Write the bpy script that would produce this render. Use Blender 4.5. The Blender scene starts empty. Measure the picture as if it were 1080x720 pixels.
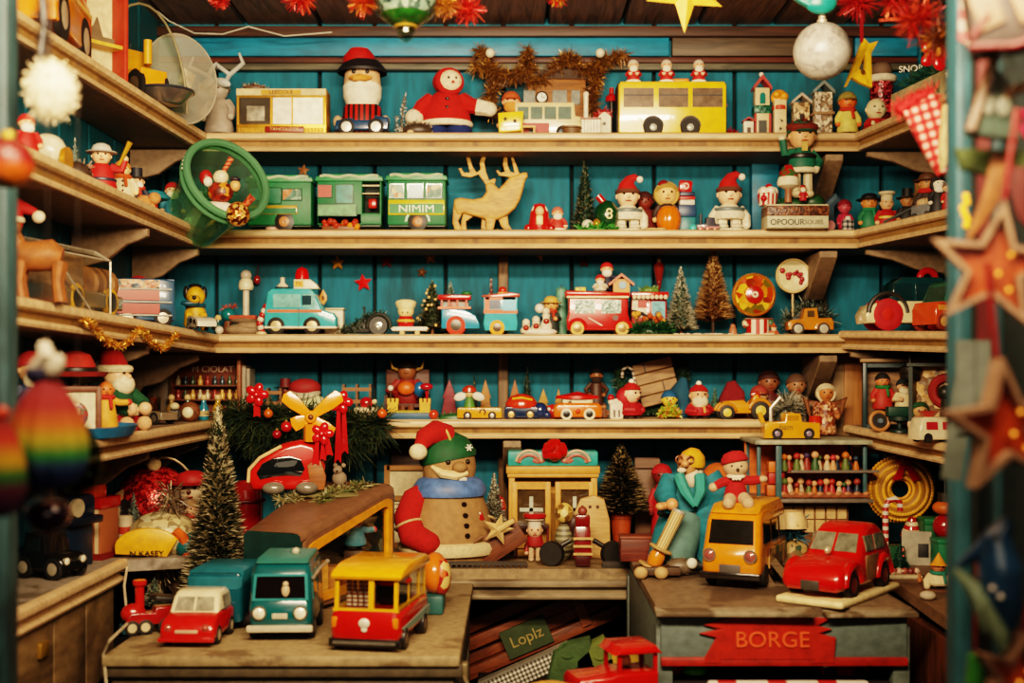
import bpy,bmesh,math,random
from mathutils import Vector,Matrix,Euler
R=math.radians
rnd=random.Random(11)
scene=bpy.context.scene
COL=scene.collection
F,CX,HZ,CZ=1300.0,540.0,395.0,1.35
def X(px,Y):return(px-CX)*Y/F
def Z(py,Y):return CZ+(HZ-py)*Y/F
def U(n,Y):return n*Y/F
def lin(h):
 if not isinstance(h,str):return tuple(h)
 o=[]
 for i in(0,2,4):
  c=int(h[i:i+2],16)/255
  o.append(c/12.92 if c<=.04045 else((c+.055)/1.055)**2.4)
 return tuple(o)
_m={}
def _new(key):
 m=bpy.data.materials.new('mat_%d'%len(_m));m.use_nodes=True
 _m[key]=m
 nt=m.node_tree
 return m,nt,nt.nodes['Principled BSDF']
def N(nt,t,**k):
 n=nt.nodes.new(t)
 for a,b in k.items():setattr(n,a,b)
 return n
def ramp(nt,fac,stops,const=False):
 r=N(nt,'ShaderNodeValToRGB')
 if const:r.color_ramp.interpolation='CONSTANT'
 e=r.color_ramp.elements
 while len(e)<len(stops):e.new(.5)
 for q,(p,c)in zip(e,stops):
  q.position=p;q.color=(*lin(c),1)
 nt.links.new(fac,r.inputs[0])
 return r.outputs[0]
def coords(nt,scale=(1,1,1),rot=(0,0,0)):
 t=N(nt,'ShaderNodeTexCoord');mp=N(nt,'ShaderNodeMapping')
 mp.inputs['Scale'].default_value=scale;mp.inputs['Rotation'].default_value=rot
 nt.links.new(t.outputs['Object'],mp.inputs[0])
 return mp.outputs[0]
def noise(nt,vec,sc,det=4,dist=0):
 n=N(nt,'ShaderNodeTexNoise')
 n.inputs['Scale'].default_value=sc;n.inputs['Detail'].default_value=det
 n.inputs['Distortion'].default_value=dist
 nt.links.new(vec,n.inputs['Vector'])
 return n.outputs['Fac']
def bump(nt,p,h,st,dist=.004):
 b=N(nt,'ShaderNodeBump');b.inputs['Strength'].default_value=st;b.inputs['Distance'].default_value=dist
 nt.links.new(h,b.inputs['Height']);nt.links.new(b.outputs[0],p.inputs['Normal'])
def dark(c,k):return tuple(max(0,min(1,v*k))for v in lin(c))
def mt(c,r=.45,me=0.,n=.18,b=0.,em=0.,coat=0.,sc=45.):
 key=('mt',c,r,me,n,b,em,coat,sc)
 if key in _m:return _m[key]
 m,nt,p=_new(key)
 p.inputs['Roughness'].default_value=r;p.inputs['Metallic'].default_value=me
 p.inputs['Coat Weight'].default_value=coat
 v=coords(nt);f=noise(nt,v,sc)
 nt.links.new(ramp(nt,f,[(.3,dark(c,1-n)),(.7,dark(c,1+n))]),p.inputs['Base Color'])
 if b:bump(nt,p,noise(nt,v,sc*4),b)
 if em:
  p.inputs['Emission Color'].default_value=(*lin(c),1);p.inputs['Emission Strength'].default_value=em
 return m
def plush(c):return mt(c,.9,b=.6,sc=90)
def gloss(c):return mt(c,.22,n=.1,coat=.6)
def wood(c,c2=None,sc=(2,18,18),r=.55,b=.25):
 key=('wood',c,c2,sc,r)
 if key in _m:return _m[key]
 m,nt,p=_new(key);p.inputs['Roughness'].default_value=r
 v=coords(nt,sc);f=noise(nt,v,3.2,8,1.2)
 nt.links.new(ramp(nt,f,[(.3,c2 or dark(c,.6)),(.65,c)]),p.inputs['Base Color'])
 bump(nt,p,f,b)
 return m
def worn(c,c2,thr=.6,r=.6,sc=9,stretch=(1,1,.35)):
 key=('worn',c,c2,thr,sc,stretch)
 if key in _m:return _m[key]
 m,nt,p=_new(key);p.inputs['Roughness'].default_value=r
 v=coords(nt,stretch);f=noise(nt,v,sc,9,.4);g=noise(nt,v,55,3)
 a=ramp(nt,f,[(thr-.03,c),(thr+.03,c2)])
 mx=N(nt,'ShaderNodeMix',data_type='RGBA',blend_type='MULTIPLY');mx.inputs[0].default_value=.55
 nt.links.new(a,mx.inputs[6]);nt.links.new(ramp(nt,g,[(.25,'8a8a8a'),(.7,'ffffff')]),mx.inputs[7])
 nt.links.new(mx.outputs[2],p.inputs['Base Color']);bump(nt,p,f,.3)
 return m
def stripes(c,c2,sc,axis=0,r=.5,rot=(0,0,0),duty=.5):
 key=('str',c,c2,sc,axis,r,rot,duty)
 if key in _m:return _m[key]
 m,nt,p=_new(key);p.inputs['Roughness'].default_value=r
 v=coords(nt,(1,1,1),rot);s=N(nt,'ShaderNodeSeparateXYZ');nt.links.new(v,s.inputs[0])
 mu=N(nt,'ShaderNodeMath',operation='MULTIPLY');mu.inputs[1].default_value=sc
 fr=N(nt,'ShaderNodeMath',operation='FRACT');nt.links.new(s.outputs[axis],mu.inputs[0]);nt.links.new(mu.outputs[0],fr.inputs[0])
 nt.links.new(ramp(nt,fr.outputs[0],[(0,c),(duty,c2)],True),p.inputs['Base Color'])
 return m
def bands(stops,axis,lo,hi,r=.8):
 key=('bands',tuple(stops),axis,lo,hi)
 if key in _m:return _m[key]
 m,nt,p=_new(key);p.inputs['Roughness'].default_value=r
 v=coords(nt);s=N(nt,'ShaderNodeSeparateXYZ');nt.links.new(v,s.inputs[0])
 q=N(nt,'ShaderNodeMapRange');q.inputs[1].default_value=lo;q.inputs[2].default_value=hi
 nt.links.new(s.outputs[axis],q.inputs[0])
 nt.links.new(ramp(nt,q.outputs[0],stops),p.inputs['Base Color'])
 bump(nt,p,noise(nt,v,160),.5)
 return m
def check(c,c2,c3,sc):
 key=('chk',c,c2,c3,sc)
 if key in _m:return _m[key]
 m,nt,p=_new(key);p.inputs['Roughness'].default_value=.85
 v=coords(nt);s=N(nt,'ShaderNodeSeparateXYZ');nt.links.new(v,s.inputs[0])
 outs=[]
 for ax in(0,2):
  mu=N(nt,'ShaderNodeMath',operation='MULTIPLY');mu.inputs[1].default_value=sc
  fr=N(nt,'ShaderNodeMath',operation='FRACT');gt=N(nt,'ShaderNodeMath',operation='GREATER_THAN');gt.inputs[1].default_value=.5
  nt.links.new(s.outputs[ax],mu.inputs[0]);nt.links.new(mu.outputs[0],fr.inputs[0]);nt.links.new(fr.outputs[0],gt.inputs[0])
  outs.append(gt.outputs[0])
 ad=N(nt,'ShaderNodeMath',operation='ADD');nt.links.new(outs[0],ad.inputs[0]);nt.links.new(outs[1],ad.inputs[1])
 hf=N(nt,'ShaderNodeMath',operation='MULTIPLY');hf.inputs[1].default_value=.5;nt.links.new(ad.outputs[0],hf.inputs[0])
 nt.links.new(ramp(nt,hf.outputs[0],[(0,c),(.4,c2),(.9,c3)],True),p.inputs['Base Color'])
 return m
def speckle(cs,sc=60,r=.4,me=0.,b=.3):
 """cells of several colours: sequins, glitter, pebbles, tiny printed pictures"""
 key=('spk',tuple(cs),sc,r,me)
 if key in _m:return _m[key]
 m,nt,p=_new(key);p.inputs['Roughness'].default_value=r;p.inputs['Metallic'].default_value=me
 v=coords(nt);w=N(nt,'ShaderNodeTexVoronoi');w.inputs['Scale'].default_value=sc;nt.links.new(v,w.inputs['Vector'])
 s=N(nt,'ShaderNodeSeparateColor');nt.links.new(w.outputs['Color'],s.inputs[0])
 k=len(cs)
 nt.links.new(ramp(nt,s.outputs[0],[(i/k,c)for i,c in enumerate(cs)],True),p.inputs['Base Color'])
 if b:bump(nt,p,w.outputs['Distance'],b)
 return m
def glass(tint='ffffff',k=.14,r=.04,milk=0.):
 key=('gl',tint,k,r,milk)
 if key in _m:return _m[key]
 m,nt,p=_new(key)
 nt.nodes.remove(p);out=nt.nodes['Material Output']
 t=N(nt,'ShaderNodeBsdfTransparent');t.inputs[0].default_value=(*lin(tint),1)
 g=N(nt,'ShaderNodeBsdfGlossy');g.inputs['Roughness'].default_value=r;g.inputs[0].default_value=(*lin(tint),1)
 fr=N(nt,'ShaderNodeFresnel');fr.inputs[0].default_value=1.5
 ad=N(nt,'ShaderNodeMath',operation='ADD');ad.inputs[1].default_value=k-.04;ge=N(nt,'ShaderNodeNewGeometry');iv=N(nt,'ShaderNodeMath',operation='SUBTRACT');iv.inputs[0].default_value=1;nt.links.new(ge.outputs['Backfacing'],iv.inputs[1])
 ml=N(nt,'ShaderNodeMath',operation='MULTIPLY');nt.links.new(fr.outputs[0],ml.inputs[0]);nt.links.new(iv.outputs[0],ml.inputs[1]);nt.links.new(ml.outputs[0],ad.inputs[0])
 mx=N(nt,'ShaderNodeMixShader');nt.links.new(ad.outputs[0],mx.inputs[0]);nt.links.new(t.outputs[0],mx.inputs[1]);nt.links.new(g.outputs[0],mx.inputs[2])
 if milk:
  df=N(nt,'ShaderNodeBsdfDiffuse');df.inputs[0].default_value=(*lin(tint),1);m2=N(nt,'ShaderNodeMixShader');m2.inputs[0].default_value=milk
  nt.links.new(mx.outputs[0],m2.inputs[1]);nt.links.new(df.outputs[0],m2.inputs[2]);mx=m2
 nt.links.new(mx.outputs[0],out.inputs[0])
 return m
WINDOW=lambda:mt('1c2422',.08,n=.2,coat=1)
def TM(loc=(0,0,0),rot=(0,0,0),s=(1,1,1)):
 return Matrix.Translation(loc)@Euler([R(a)for a in rot]).to_matrix().to_4x4()@Matrix.Diagonal((*s,1))
class MB:
 def __init__(s,k=1.0,M=None):
  s.v,s.f,s.m=[],[],[]
  s.B=(M or Matrix())@Matrix.Diagonal((k,k,k,1))
 def raw(s,vs,fs,M=None,m=0):
  A=s.B@M if M is not None else s.B
  o=len(s.v)
  s.v+=[A@Vector(q)for q in vs]
  s.f+=[tuple(i+o for i in q)for q in fs];s.m+=[m]*len(fs)
  return s
 def bm(s,b,M=None,m=0):
  b.verts.index_update()
  s.raw([q.co for q in b.verts],[[q.index for q in f.verts]for f in b.faces],M,m);b.free()
  return s
 def box(s,c,sz,rot=(0,0,0),m=0,bev=0.,seg=2,tap=None):
  b=bmesh.new();bmesh.ops.create_cube(b,size=1)
  for q in b.verts:
   if tap and q.co.z>0:q.co.x*=tap;q.co.y*=tap
   q.co=Vector((q.co.x*sz[0],q.co.y*sz[1],q.co.z*sz[2]))
  if bev:bmesh.ops.bevel(b,geom=b.edges[:],offset=min(bev,min(sz)*.45),segments=seg,affect='EDGES',profile=.5)
  return s.bm(b,TM(c,rot),m)
 def ell(s,c,r,m=0,u=16,v=10,rot=(0,0,0)):
  if not hasattr(r,'__len__'):r=(r,r,r)
  b=bmesh.new();bmesh.ops.create_uvsphere(b,u_segments=u,v_segments=v,radius=1)
  return s.bm(b,TM(c,rot,r),m)
 def lathe(s,prof,m=0,seg=20,M=None,sy=1.):
  vs,fs=[],[]
  for(r,z)in prof:
   for i in range(seg):
    a=2*math.pi*i/seg
    vs.append((r*math.cos(a),r*math.sin(a)*sy,z))
  k=len(prof)
  for j in range(k-1):
   for i in range(seg):
    i2=(i+1)%seg
    fs.append((j*seg+i,j*seg+i2,(j+1)*seg+i2,(j+1)*seg+i))
  if prof[0][0]>1e-5:fs.append(tuple(range(seg))[::-1])
  if prof[-1][0]>1e-5:fs.append(tuple((k-1)*seg+i for i in range(seg)))
  return s.raw(vs,fs,M,m)
 def cyl(s,c,r,h,rot=(0,0,0),m=0,seg=16,r2=None,bev=0):
  r2=r if r2 is None else r2
  e=bev
  pr=[(r-e,-h/2),(r,-h/2+e),(r2,h/2-e),(r2-e,h/2)]if e else[(r,-h/2),(r2,h/2)]
  return s.lathe(pr,m,seg,TM(c,rot))
 def tube(s,pts,r,m=0,seg=8):
  pts=[Vector(p)for p in pts];n=len(pts)
  rs=r if hasattr(r,'__len__')else[r]*n
  vs,fs=[],[]
  up=None
  for i,p in enumerate(pts):
   d=(pts[min(i+1,n-1)]-pts[max(i-1,0)])
   d=d.normalized()if d.length>1e-9 else Vector((0,0,1))
   if up is None:up=Vector((0,0,1))if abs(d.z)<.9 else Vector((1,0,0))
   a=d.cross(up)
   if a.length<1e-4:a=d.cross(Vector((.3,.9,.1)))
   a.normalize();b=a.cross(d).normalized();up=b
   for k in range(seg):
    t=2*math.pi*k/seg
    vs.append(p+(a*math.cos(t)+b*math.sin(t))*rs[i])
  for i in range(n-1):
   for k in range(seg):
    k2=(k+1)%seg
    fs.append((i*seg+k,i*seg+k2,(i+1)*seg+k2,(i+1)*seg+k))
  fs.append(tuple(range(seg))[::-1]);fs.append(tuple((n-1)*seg+k for k in range(seg)))
  return s.raw(vs,fs,None,m)
 def prism(s,pts,y0,y1,m=0,bev=0.,seg=2,M=None,tap=0.,H=1.,tz=.45):
  b=bmesh.new()
  lo=[b.verts.new((x,y0,z))for x,z in pts];hi=[b.verts.new((x,y1,z))for x,z in pts]
  n=len(pts)
  b.faces.new(lo);b.faces.new(hi[::-1])
  for i in range(n):
   j=(i+1)%n
   b.faces.new((lo[j],lo[i],hi[i],hi[j]))
  bmesh.ops.recalc_face_normals(b,faces=b.faces[:])
  if bev:
   ed=[e for e in b.edges if abs(e.verts[0].co.y-e.verts[1].co.y)<1e-7]
   bmesh.ops.bevel(b,geom=ed,offset=bev,segments=seg,affect='EDGES',profile=.5,clamp_overlap=True)
  if tap:
   for q in b.verts:q.co.y*=1-tap*max(0,q.co.z/H-tz)/(1-tz)
  return s.bm(b,M,m)
 def torus(s,c,Rm,r,rot=(0,0,0),m=0,a0=0,a1=360,n=28,seg=8,sc=(1,1,1)):
  M=TM(c,rot,sc);full=abs(a1-a0)>=360
  vs,fs=[],[]
  k=n if full else n+1
  for i in range(k):
   a=R(a0+(a1-a0)*i/n)
   for j in range(seg):
    t=2*math.pi*j/seg
    q=Rm+r*math.cos(t)
    vs.append((q*math.cos(a),q*math.sin(a),r*math.sin(t)))
  for i in range(n):
   i2=(i+1)%k
   for j in range(seg):
    j2=(j+1)%seg
    fs.append((i*seg+j,i2*seg+j,i2*seg+j2,i*seg+j2))
  return s.raw(vs,fs,M,m)
 def quad(s,a,b,c,d,m=0):return s.raw([a,b,c,d],[(0,1,2,3)],None,m)
 def star(s,c,Ro,Ri,t,rot=(0,0,0),m=0,n=5):
  vs=[(0,-t,0),(0,t,0)];fs=[]
  for i in range(2*n):
   a=math.pi/2+math.pi*i/n;q=Ro if i%2==0 else Ri
   vs.append((q*math.cos(a),0,q*math.sin(a)))
  for i in range(2*n):
   j=(i+1)%(2*n)
   fs+=[(0,2+i,2+j),(1,2+j,2+i)]
  return s.raw(vs,fs,TM(c,rot),m)
 def hair(s,pts,r,n,ln,w,ms=(0,),droop=0.,rg=rnd):
  """bristles of tinsel or needles around a path"""
  pts=[Vector(p)for p in pts];k=len(pts)-1
  vs,fs=[],[]
  for i in range(n):
   t=rg.random()*k;j=min(int(t),k-1);p=pts[j].lerp(pts[j+1],t-j)
   d=Vector((rg.gauss(0,1),rg.gauss(0,1),rg.gauss(0,1))).normalized()
   a=d.cross(Vector((rg.gauss(0,1),rg.gauss(0,1),rg.gauss(0,1)))).normalized()*w
   q=p+d*r*rg.random();e=q+d*ln*(.6+.6*rg.random())-Vector((0,0,droop*ln))
   o=len(s.v);A=s.B
   s.v+=[A@(q-a),A@(q+a),A@(e+a*.4),A@(e-a*.4)];s.f.append((o,o+1,o+2,o+3));s.m.append(rg.choice(ms))
  return s
 def each(s,name,mats,parent=None,ang=40):
  """build every separate piece as an object of its own"""
  up=list(range(len(s.v)))
  def fd(i):
   while up[i]!=i:up[i]=up[up[i]];i=up[i]
   return i
  for f in s.f:
   for i in f[1:]:up[fd(i)]=fd(f[0])
  gr={}
  for k,f in enumerate(s.f):gr.setdefault(fd(f[0]),[]).append(k)
  for ks in gr.values():
   q=MB();ids={}
   for k in ks:
    q.f.append(tuple(ids.setdefault(i,len(ids))for i in s.f[k]));q.m.append(s.m[k])
   q.v=[s.v[i]for i in ids]
   o=q.build(name,mats,parent,ang=ang)
  return o
 def build(s,name,mats,parent=None,loc=(0,0,0),rz=0,ang=40):
  if not isinstance(mats,(list,tuple)):mats=[mats]
  me=bpy.data.meshes.new(name);me.from_pydata(s.v,[],s.f)
  for q in mats:me.materials.append(mt(q)if isinstance(q,str)else q)
  k=len(mats)
  me.polygons.foreach_set('material_index',[min(i,k-1)for i in s.m])
  me.polygons.foreach_set('use_smooth',[True]*len(me.polygons))
  me.update();me.set_sharp_from_angle(angle=R(ang))
  o=bpy.data.objects.new(name,me);COL.objects.link(o)
  o.location=loc;o.rotation_euler=(0,0,R(rz))if not hasattr(rz,'__len__')else[R(a)for a in rz]
  if parent:o.parent=parent
  return o
def tag(o,label,cat,group=None):
 o['label']=label;o['category']=cat
 if group:o['group']=group
 return o
def T(name,label,cat,loc,rz=0,group=None):
 o=bpy.data.objects.new(name,None);COL.objects.link(o);o.empty_display_size=.02
 o.location=loc;o.rotation_euler=(0,0,R(rz))if not hasattr(rz,'__len__')else[R(a)for a in rz]
 return tag(o,label,cat,group)
def one(mb,name,mats,label,cat,loc,rz=0,group=None,ang=40):
 return tag(mb.build(name,mats,None,loc,rz,ang),label,cat,group)
def struct(mb,name,mats,loc=(0,0,0),parent=None):
 o=mb.build(name,mats,parent,loc)
 if not parent:o['kind']='structure'
 return o
def dup(root,label,loc,rz=None):
 r=root.copy();COL.objects.link(r);r['label']=label;r.location=loc
 if rz is not None:r.rotation_euler=(0,0,R(rz))
 def rec(a,b):
  for ch in list(a.children):
   c=ch.copy();COL.objects.link(c);c.parent=b;rec(ch,c)
 rec(root,r)
 return r
def text(s,size,m,parent,loc,rot=(90,0,0),name='lettering',ext=.0012,sx=1.):
 cu=bpy.data.curves.new(name,'FONT');cu.body=s;cu.size=size;cu.extrude=ext;cu.align_x='CENTER';cu.align_y='CENTER'
 o=bpy.data.objects.new('tmp',cu);COL.objects.link(o)
 dg=bpy.context.evaluated_depsgraph_get()
 me=bpy.data.meshes.new_from_object(o.evaluated_get(dg));bpy.data.objects.remove(o);bpy.data.curves.remove(cu)
 me.materials.clear();me.materials.append(mt(m)if isinstance(m,str)else m)
 q=bpy.data.objects.new(name,me);COL.objects.link(q);q.parent=parent
 q.location=loc;q.rotation_euler=[R(a)for a in rot];q.scale=(sx,1,1)
 return q
HATH={None:0,'santa':.24,'bowler':.14,'top':.2,'beanie':.1,'chef':.22,'hood':.05,'cone':.3,'hair':.04,'cap':.1,'flop':.2}
def fig(name,label,px,Y,z,yt,coat,hat=None,hatc='b81414',beard=None,skin='e6ac82',boots='2a1a14',w=1.,rz=0,arms=('down','down'),trim=None,buttons=None,scarf=None,hd=.17,cat='figurine',group=None,x=None,brim=None,belt=None,hem=.1,pom='f4ead6',hands=None,nose=None,sleeve=None,mats=None,base=None):
 h=Z(yt,Y)-z
 t=T(name,label,cat,(X(px,Y)if x is None else x,Y,z),rz,group)
 zb=.06 if base else 0
 hh=HATH[hat]
 zc=1-hh-hd*.85 if hat else 1-hd
 zn=zc-hd*.82
 if base:
  q=MB(h);q.cyl((0,0,.03),.24*w,.06,bev=.01,seg=20);q.build('base',mt(base,.6),t)
 b=MB(h)
 b.lathe([(.0,hem+zb),(.185*w,hem+zb),(.205*w,hem+.05+zb),(.18*w,hem+.2),(.135*w,zn-.06),(.1*w,zn-.01),(.05*w,zn+.03)],sy=.85)
 sh=zn-.06
 P={'down':[(.12,0,sh),(.2,-.02,sh-.13),(.2,-.07,sh-.25)],'out':[(.1,0,sh),(.22,-.02,sh-.05),(.36,-.05,sh-.04)],'up':[(.12,0,sh),(.25,-.02,sh-.02),(.29,-.04,sh+.16)],'front':[(.12,0,sh),(.2,-.06,sh-.12),(.1,-.2,sh-.12)],'hip':[(.12,0,sh),(.25,.0,sh-.12),(.17,-.08,sh-.22)]}
 hp=[]
 arm=MB(h)
 for sgn,a in zip((-1,1),arms):
  if a is None:continue
  L=[(sgn*p[0]*w,p[1],p[2])for p in P[a]]
  mid=[(Vector(L[0])+Vector(L[1]))/2,(Vector(L[1])+Vector(L[2]))/2]
  b.tube([L[0],mid[0],L[1],mid[1],L[2]],[.062*w,.06*w,.056*w,.052*w,.05*w]);hp.append(L[2])
 b.build('coat',mt(coat,.6,b=.2)if isinstance(coat,str)else coat,t)
 s=MB(h)
 s.ell((0,0,zc),(hd*.92,hd*.88,hd),0);s.cyl((0,0,zn+.02),.06*w,.08,seg=10)
 for sx in(-1,1):s.ell((sx*hd*.36,-hd*.82,zc+hd*.12),hd*.11,1,8,6);s.ell((sx*hd*.9,0,zc-hd*.05),(hd*.12,hd*.16,hd*.2),0,8,6)
 s.ell((0,-hd*.93,zc-hd*.12),hd*.15,3 if nose else 0,8,6)
 s.ell((0,-hd*.84,zc-hd*.45),(hd*.26,hd*.07,hd*.06),2,8,6)
 s.lathe([(.10*w,hem+zb+.01),(.10*w,hem+.2),(.07*w,zn-.06),(.045*w,zn+.03)],0,10)
 for sgn,a in zip((-1,1),arms):
  if a:s.tube([(0,0,sh-.02)]+[(sgn*p[0]*w,p[1],p[2])for p in P[a]],[.03*w,.03*w,.028*w,.03*w],0,6)
 for p in hp:s.ell(p,.052*w,4,10,7)
 for sx in(-1,1):s.ell((sx*.085*w,-.035,.05+zb),(.075*w,.11*w,.05),5,10,7);s.tube([(sx*.085*w,0,.06+zb),(sx*.08*w,0,hem+.06+zb)],.065*w,5)
 s.build('body',[mt(skin,.5),mt('120c0a',.2),mt('a03020'),mt(nose or skin,.5),mt(hands or skin,.6),mt(boots,.5)],t)
 zt=zc+hd*.35
 if hat=='santa':
  q=MB(h);L=[(0,0,zt),(0,.01,zt+hh*.45),(.03*w,.01,zt+hh*.8),(.09*w,.0,zt+hh*.98),(.14*w,-.02,zt+hh*.86)]
  q.tube(L,[hd*.95,hd*.7,hd*.45,hd*.28,hd*.14],seg=14)
  o=q.build('hat',mt(hatc,.75,b=.2),t)
  e=MB(h);e.torus((0,0,zt),hd*.86,hd*.2,n=20);e.build('hat_brim',mt(brim or 'efe2c8',.9,b=.5),o)
  e=MB(h);e.ell((.15*w,-.03,zt+hh*.8),hd*.28,0,10,8);e.build('pompom',mt(pom,.9,b=.5),o)
 elif hat=='flop':
  q=MB(h);q.tube([(0,0,zt),(0,.01,zt+hh*.5),(0,.01,zt+hh*.98)],[hd*1.0,hd*.72,hd*.2],seg=14)
  o=q.build('hat',mt(hatc,.7,b=.2),t)
  e=MB(h);e.ell((0,0,zt+hh*1.0),hd*.28,0,10,8);e.build('pompom',mt(pom,.9,b=.5),o)
  if brim:e=MB(h);e.torus((0,0,zt),hd*.9,hd*.18,n=20);e.build('hat_brim',mt(brim,.9,b=.5),o)
 elif hat in('bowler','top'):
  q=MB(h);k=hh+.02
  pr=[(hd*.95,0),(hd*.98,k*.35),(hd*.8,k*.75),(hd*.4,k*.96),(.0,k)]if hat=='bowler' else[(hd*.75,0),(hd*.7,k),(0,k)]
  q.lathe(pr,M=TM((0,0,zt)))
  o=q.build('hat',mt(hatc,.6),t)
  e=MB(h);e.lathe([(hd*.7,-.01),(hd*1.5,.0),(hd*1.55,.02),(hd*.95,.03)],M=TM((0,0,zt-.01)));e.build('hat_brim',mt(brim or '17120f',.6),o)
 elif hat=='chef':
  q=MB(h);q.lathe([(hd*.8,0),(hd*.8,hh*.55),(hd*1.15,hh*.72),(hd*1.1,hh*.95),(hd*.6,hh),(0,hh)],M=TM((0,0,zt)))
  q.build('hat',mt(hatc,.8),t)
 elif hat=='cone':
  q=MB(h);q.lathe([(hd*1.3,0),(hd*.9,.03),(hd*.5,hh*.5),(0,hh*.98)],M=TM((0,0,zt-.02)));q.build('hat',mt(hatc,.7),t)
 elif hat in('beanie','cap','hair','hood'):
  q=MB(h);g={'beanie':1.06,'cap':1.08,'hair':1.05,'hood':1.18}[hat]
  z0=zc+(hd*.12 if hat!='hood' else-hd*.1);
  vs=[(hd*g*math.cos(R(a)),hd*g*math.sin(R(a))*1.05)for a in range(0,91,15)]
  q.lathe([(r_,z_)for r_,z_ in vs],M=TM((0,hd*.12,z0),(-14 if hat!='hood' else-35,0,0)))
  if hat=='hood':q.torus((0,-hd*.12,zc),hd*.95,hd*.2,(90,0,0))
  if hat=='cap':q.ell((0,-hd*.95,z0+hd*.1),(hd*.7,hd*.5,hd*.09))
  q.build('hood' if hat=='hood' else('hair' if hat=='hair' else 'hat'),mt(hatc,.75,b=.2),t)
 if beard:
  q=MB(h);q.ell((0,-hd*.42,zc-hd*.62),(hd*.82,hd*.62,hd*.72));q.ell((0,-hd*.8,zc-hd*.3),(hd*.55,hd*.2,hd*.16))
  q.build('beard',mt(beard,.9,b=.5),t)
 if trim:
  q=MB(h);q.torus((0,0,hem+.03+zb),.195*w,.04*w,sc=(1,.85,1));q.build('fur_hem',mt(trim,.9,b=.5),t)
  for p in hp:q=MB(h);q.torus((p[0],p[1]+.02,p[2]+.02),.045*w,.022*w,n=12);q.build('fur_cuff',mt(trim,.9,b=.5),t)
 if buttons:
  q=MB(h)
  for i in range(3):q.ell((0,-.145*w-.012*i,zn-.1-.1*i),.022,0,8,6)
  q.each('button',mt(buttons,.3),t)
 if belt:
  q=MB(h);q.torus((0,0,hem+.2),.175*w,.025,sc=(1,.86,1.3));q.build('belt',mt(belt,.4),t)
 if scarf:
  q=MB(h);q.torus((0,0,zn),.1*w,.05,sc=(1.1,1,1));q.tube([(.05,-.13*w,zn),(.06,-.17*w,zn-.12),(.07,-.18*w,zn-.22)],[.03,.035,.03]);q.build('scarf',mt(scarf,.8,b=.3),t)
 return t
def tree(label,px,Y,z,yt,wpx,c='1d3a22',tip='c9c4a8',n=700,frost=.5,trunk='6b4526',base='5a3a22',group=None,name='bottle_brush_tree',tk=.1,pot=None,pw=1.,core=True,baubles=None,cat='tree',x=None):
 h=Z(yt,Y)-z;r=U(wpx,Y)/2*1.15
 t=T(name,label,cat,(X(px,Y)if x is None else x,Y,z),rnd.uniform(0,360),group)
 z0=h*tk
 f=MB()
 if core:f.lathe([(r*.1,z0),(r*.55,z0+h*.01),(r*.3,h*.55),(0,h*.97)],0,10)
 n=int(n*1.9);w=max(.0013,h*.0085)
 for i in range(n):
  t_=1-math.sqrt(rnd.random())if rnd.random()<.75 else rnd.random();a=rnd.uniform(0,6.2832)
  zz=z0+(h-z0)*t_*.97;rr=(r*((1-t_)**.9)+h*.012)*rnd.uniform(.8,1.08)
  ca,sa=math.cos(a),math.sin(a);lift=h*rnd.uniform(.0,.05)
  p=Vector((ca*rr*.2,sa*rr*.2,zz-lift));e=Vector((ca*rr,sa*rr,zz+rnd.uniform(-.01,.02)*h));sd=Vector((-sa,ca,rnd.uniform(-.6,.6)))*w
  mid=p.lerp(e,.5)
  o=len(f.v);f.v+=[p-sd,p+sd,mid+sd,mid-sd,e];f.f+=[(o,o+1,o+2,o+3),(o+3,o+2,o+4)]
  f.m+=[0,1 if rnd.random()<frost else 0]
 f.build('foliage',[mt(c,.7,n=.4),mt(tip,.6)],t)
 q=MB();q.cyl((0,0,z0/2+h*.03),max(.0025,r*.09),z0+h*.06,seg=8);q.build('trunk',mt(trunk,.7),t)
 if pot:q=MB();q.lathe([(r*.26*pw,0),(r*.34*pw,z0*.8),(r*.38*pw,z0*.8),(r*.38*pw,z0*.92),(r*.2,z0*.92)],seg=18);q.build('pot',mt(pot,.5),t)
 elif base:q=MB();q.cyl((0,0,h*.015),r*.36,h*.03,seg=14,bev=h*.004);q.build('base',mt(base,.7),t)
 if baubles:
  q=MB()
  for i in range(baubles[1]):
   t_=rnd.random()*.85;a=rnd.uniform(0,6.28);rr=r*(1-t_)**.9*.95
   q.ell((rr*math.cos(a),rr*math.sin(a),z0+(h-z0)*t_),r*.09,0,8,6)
  q.each('bauble',gloss(baubles[0]),t)
 return t
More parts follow.
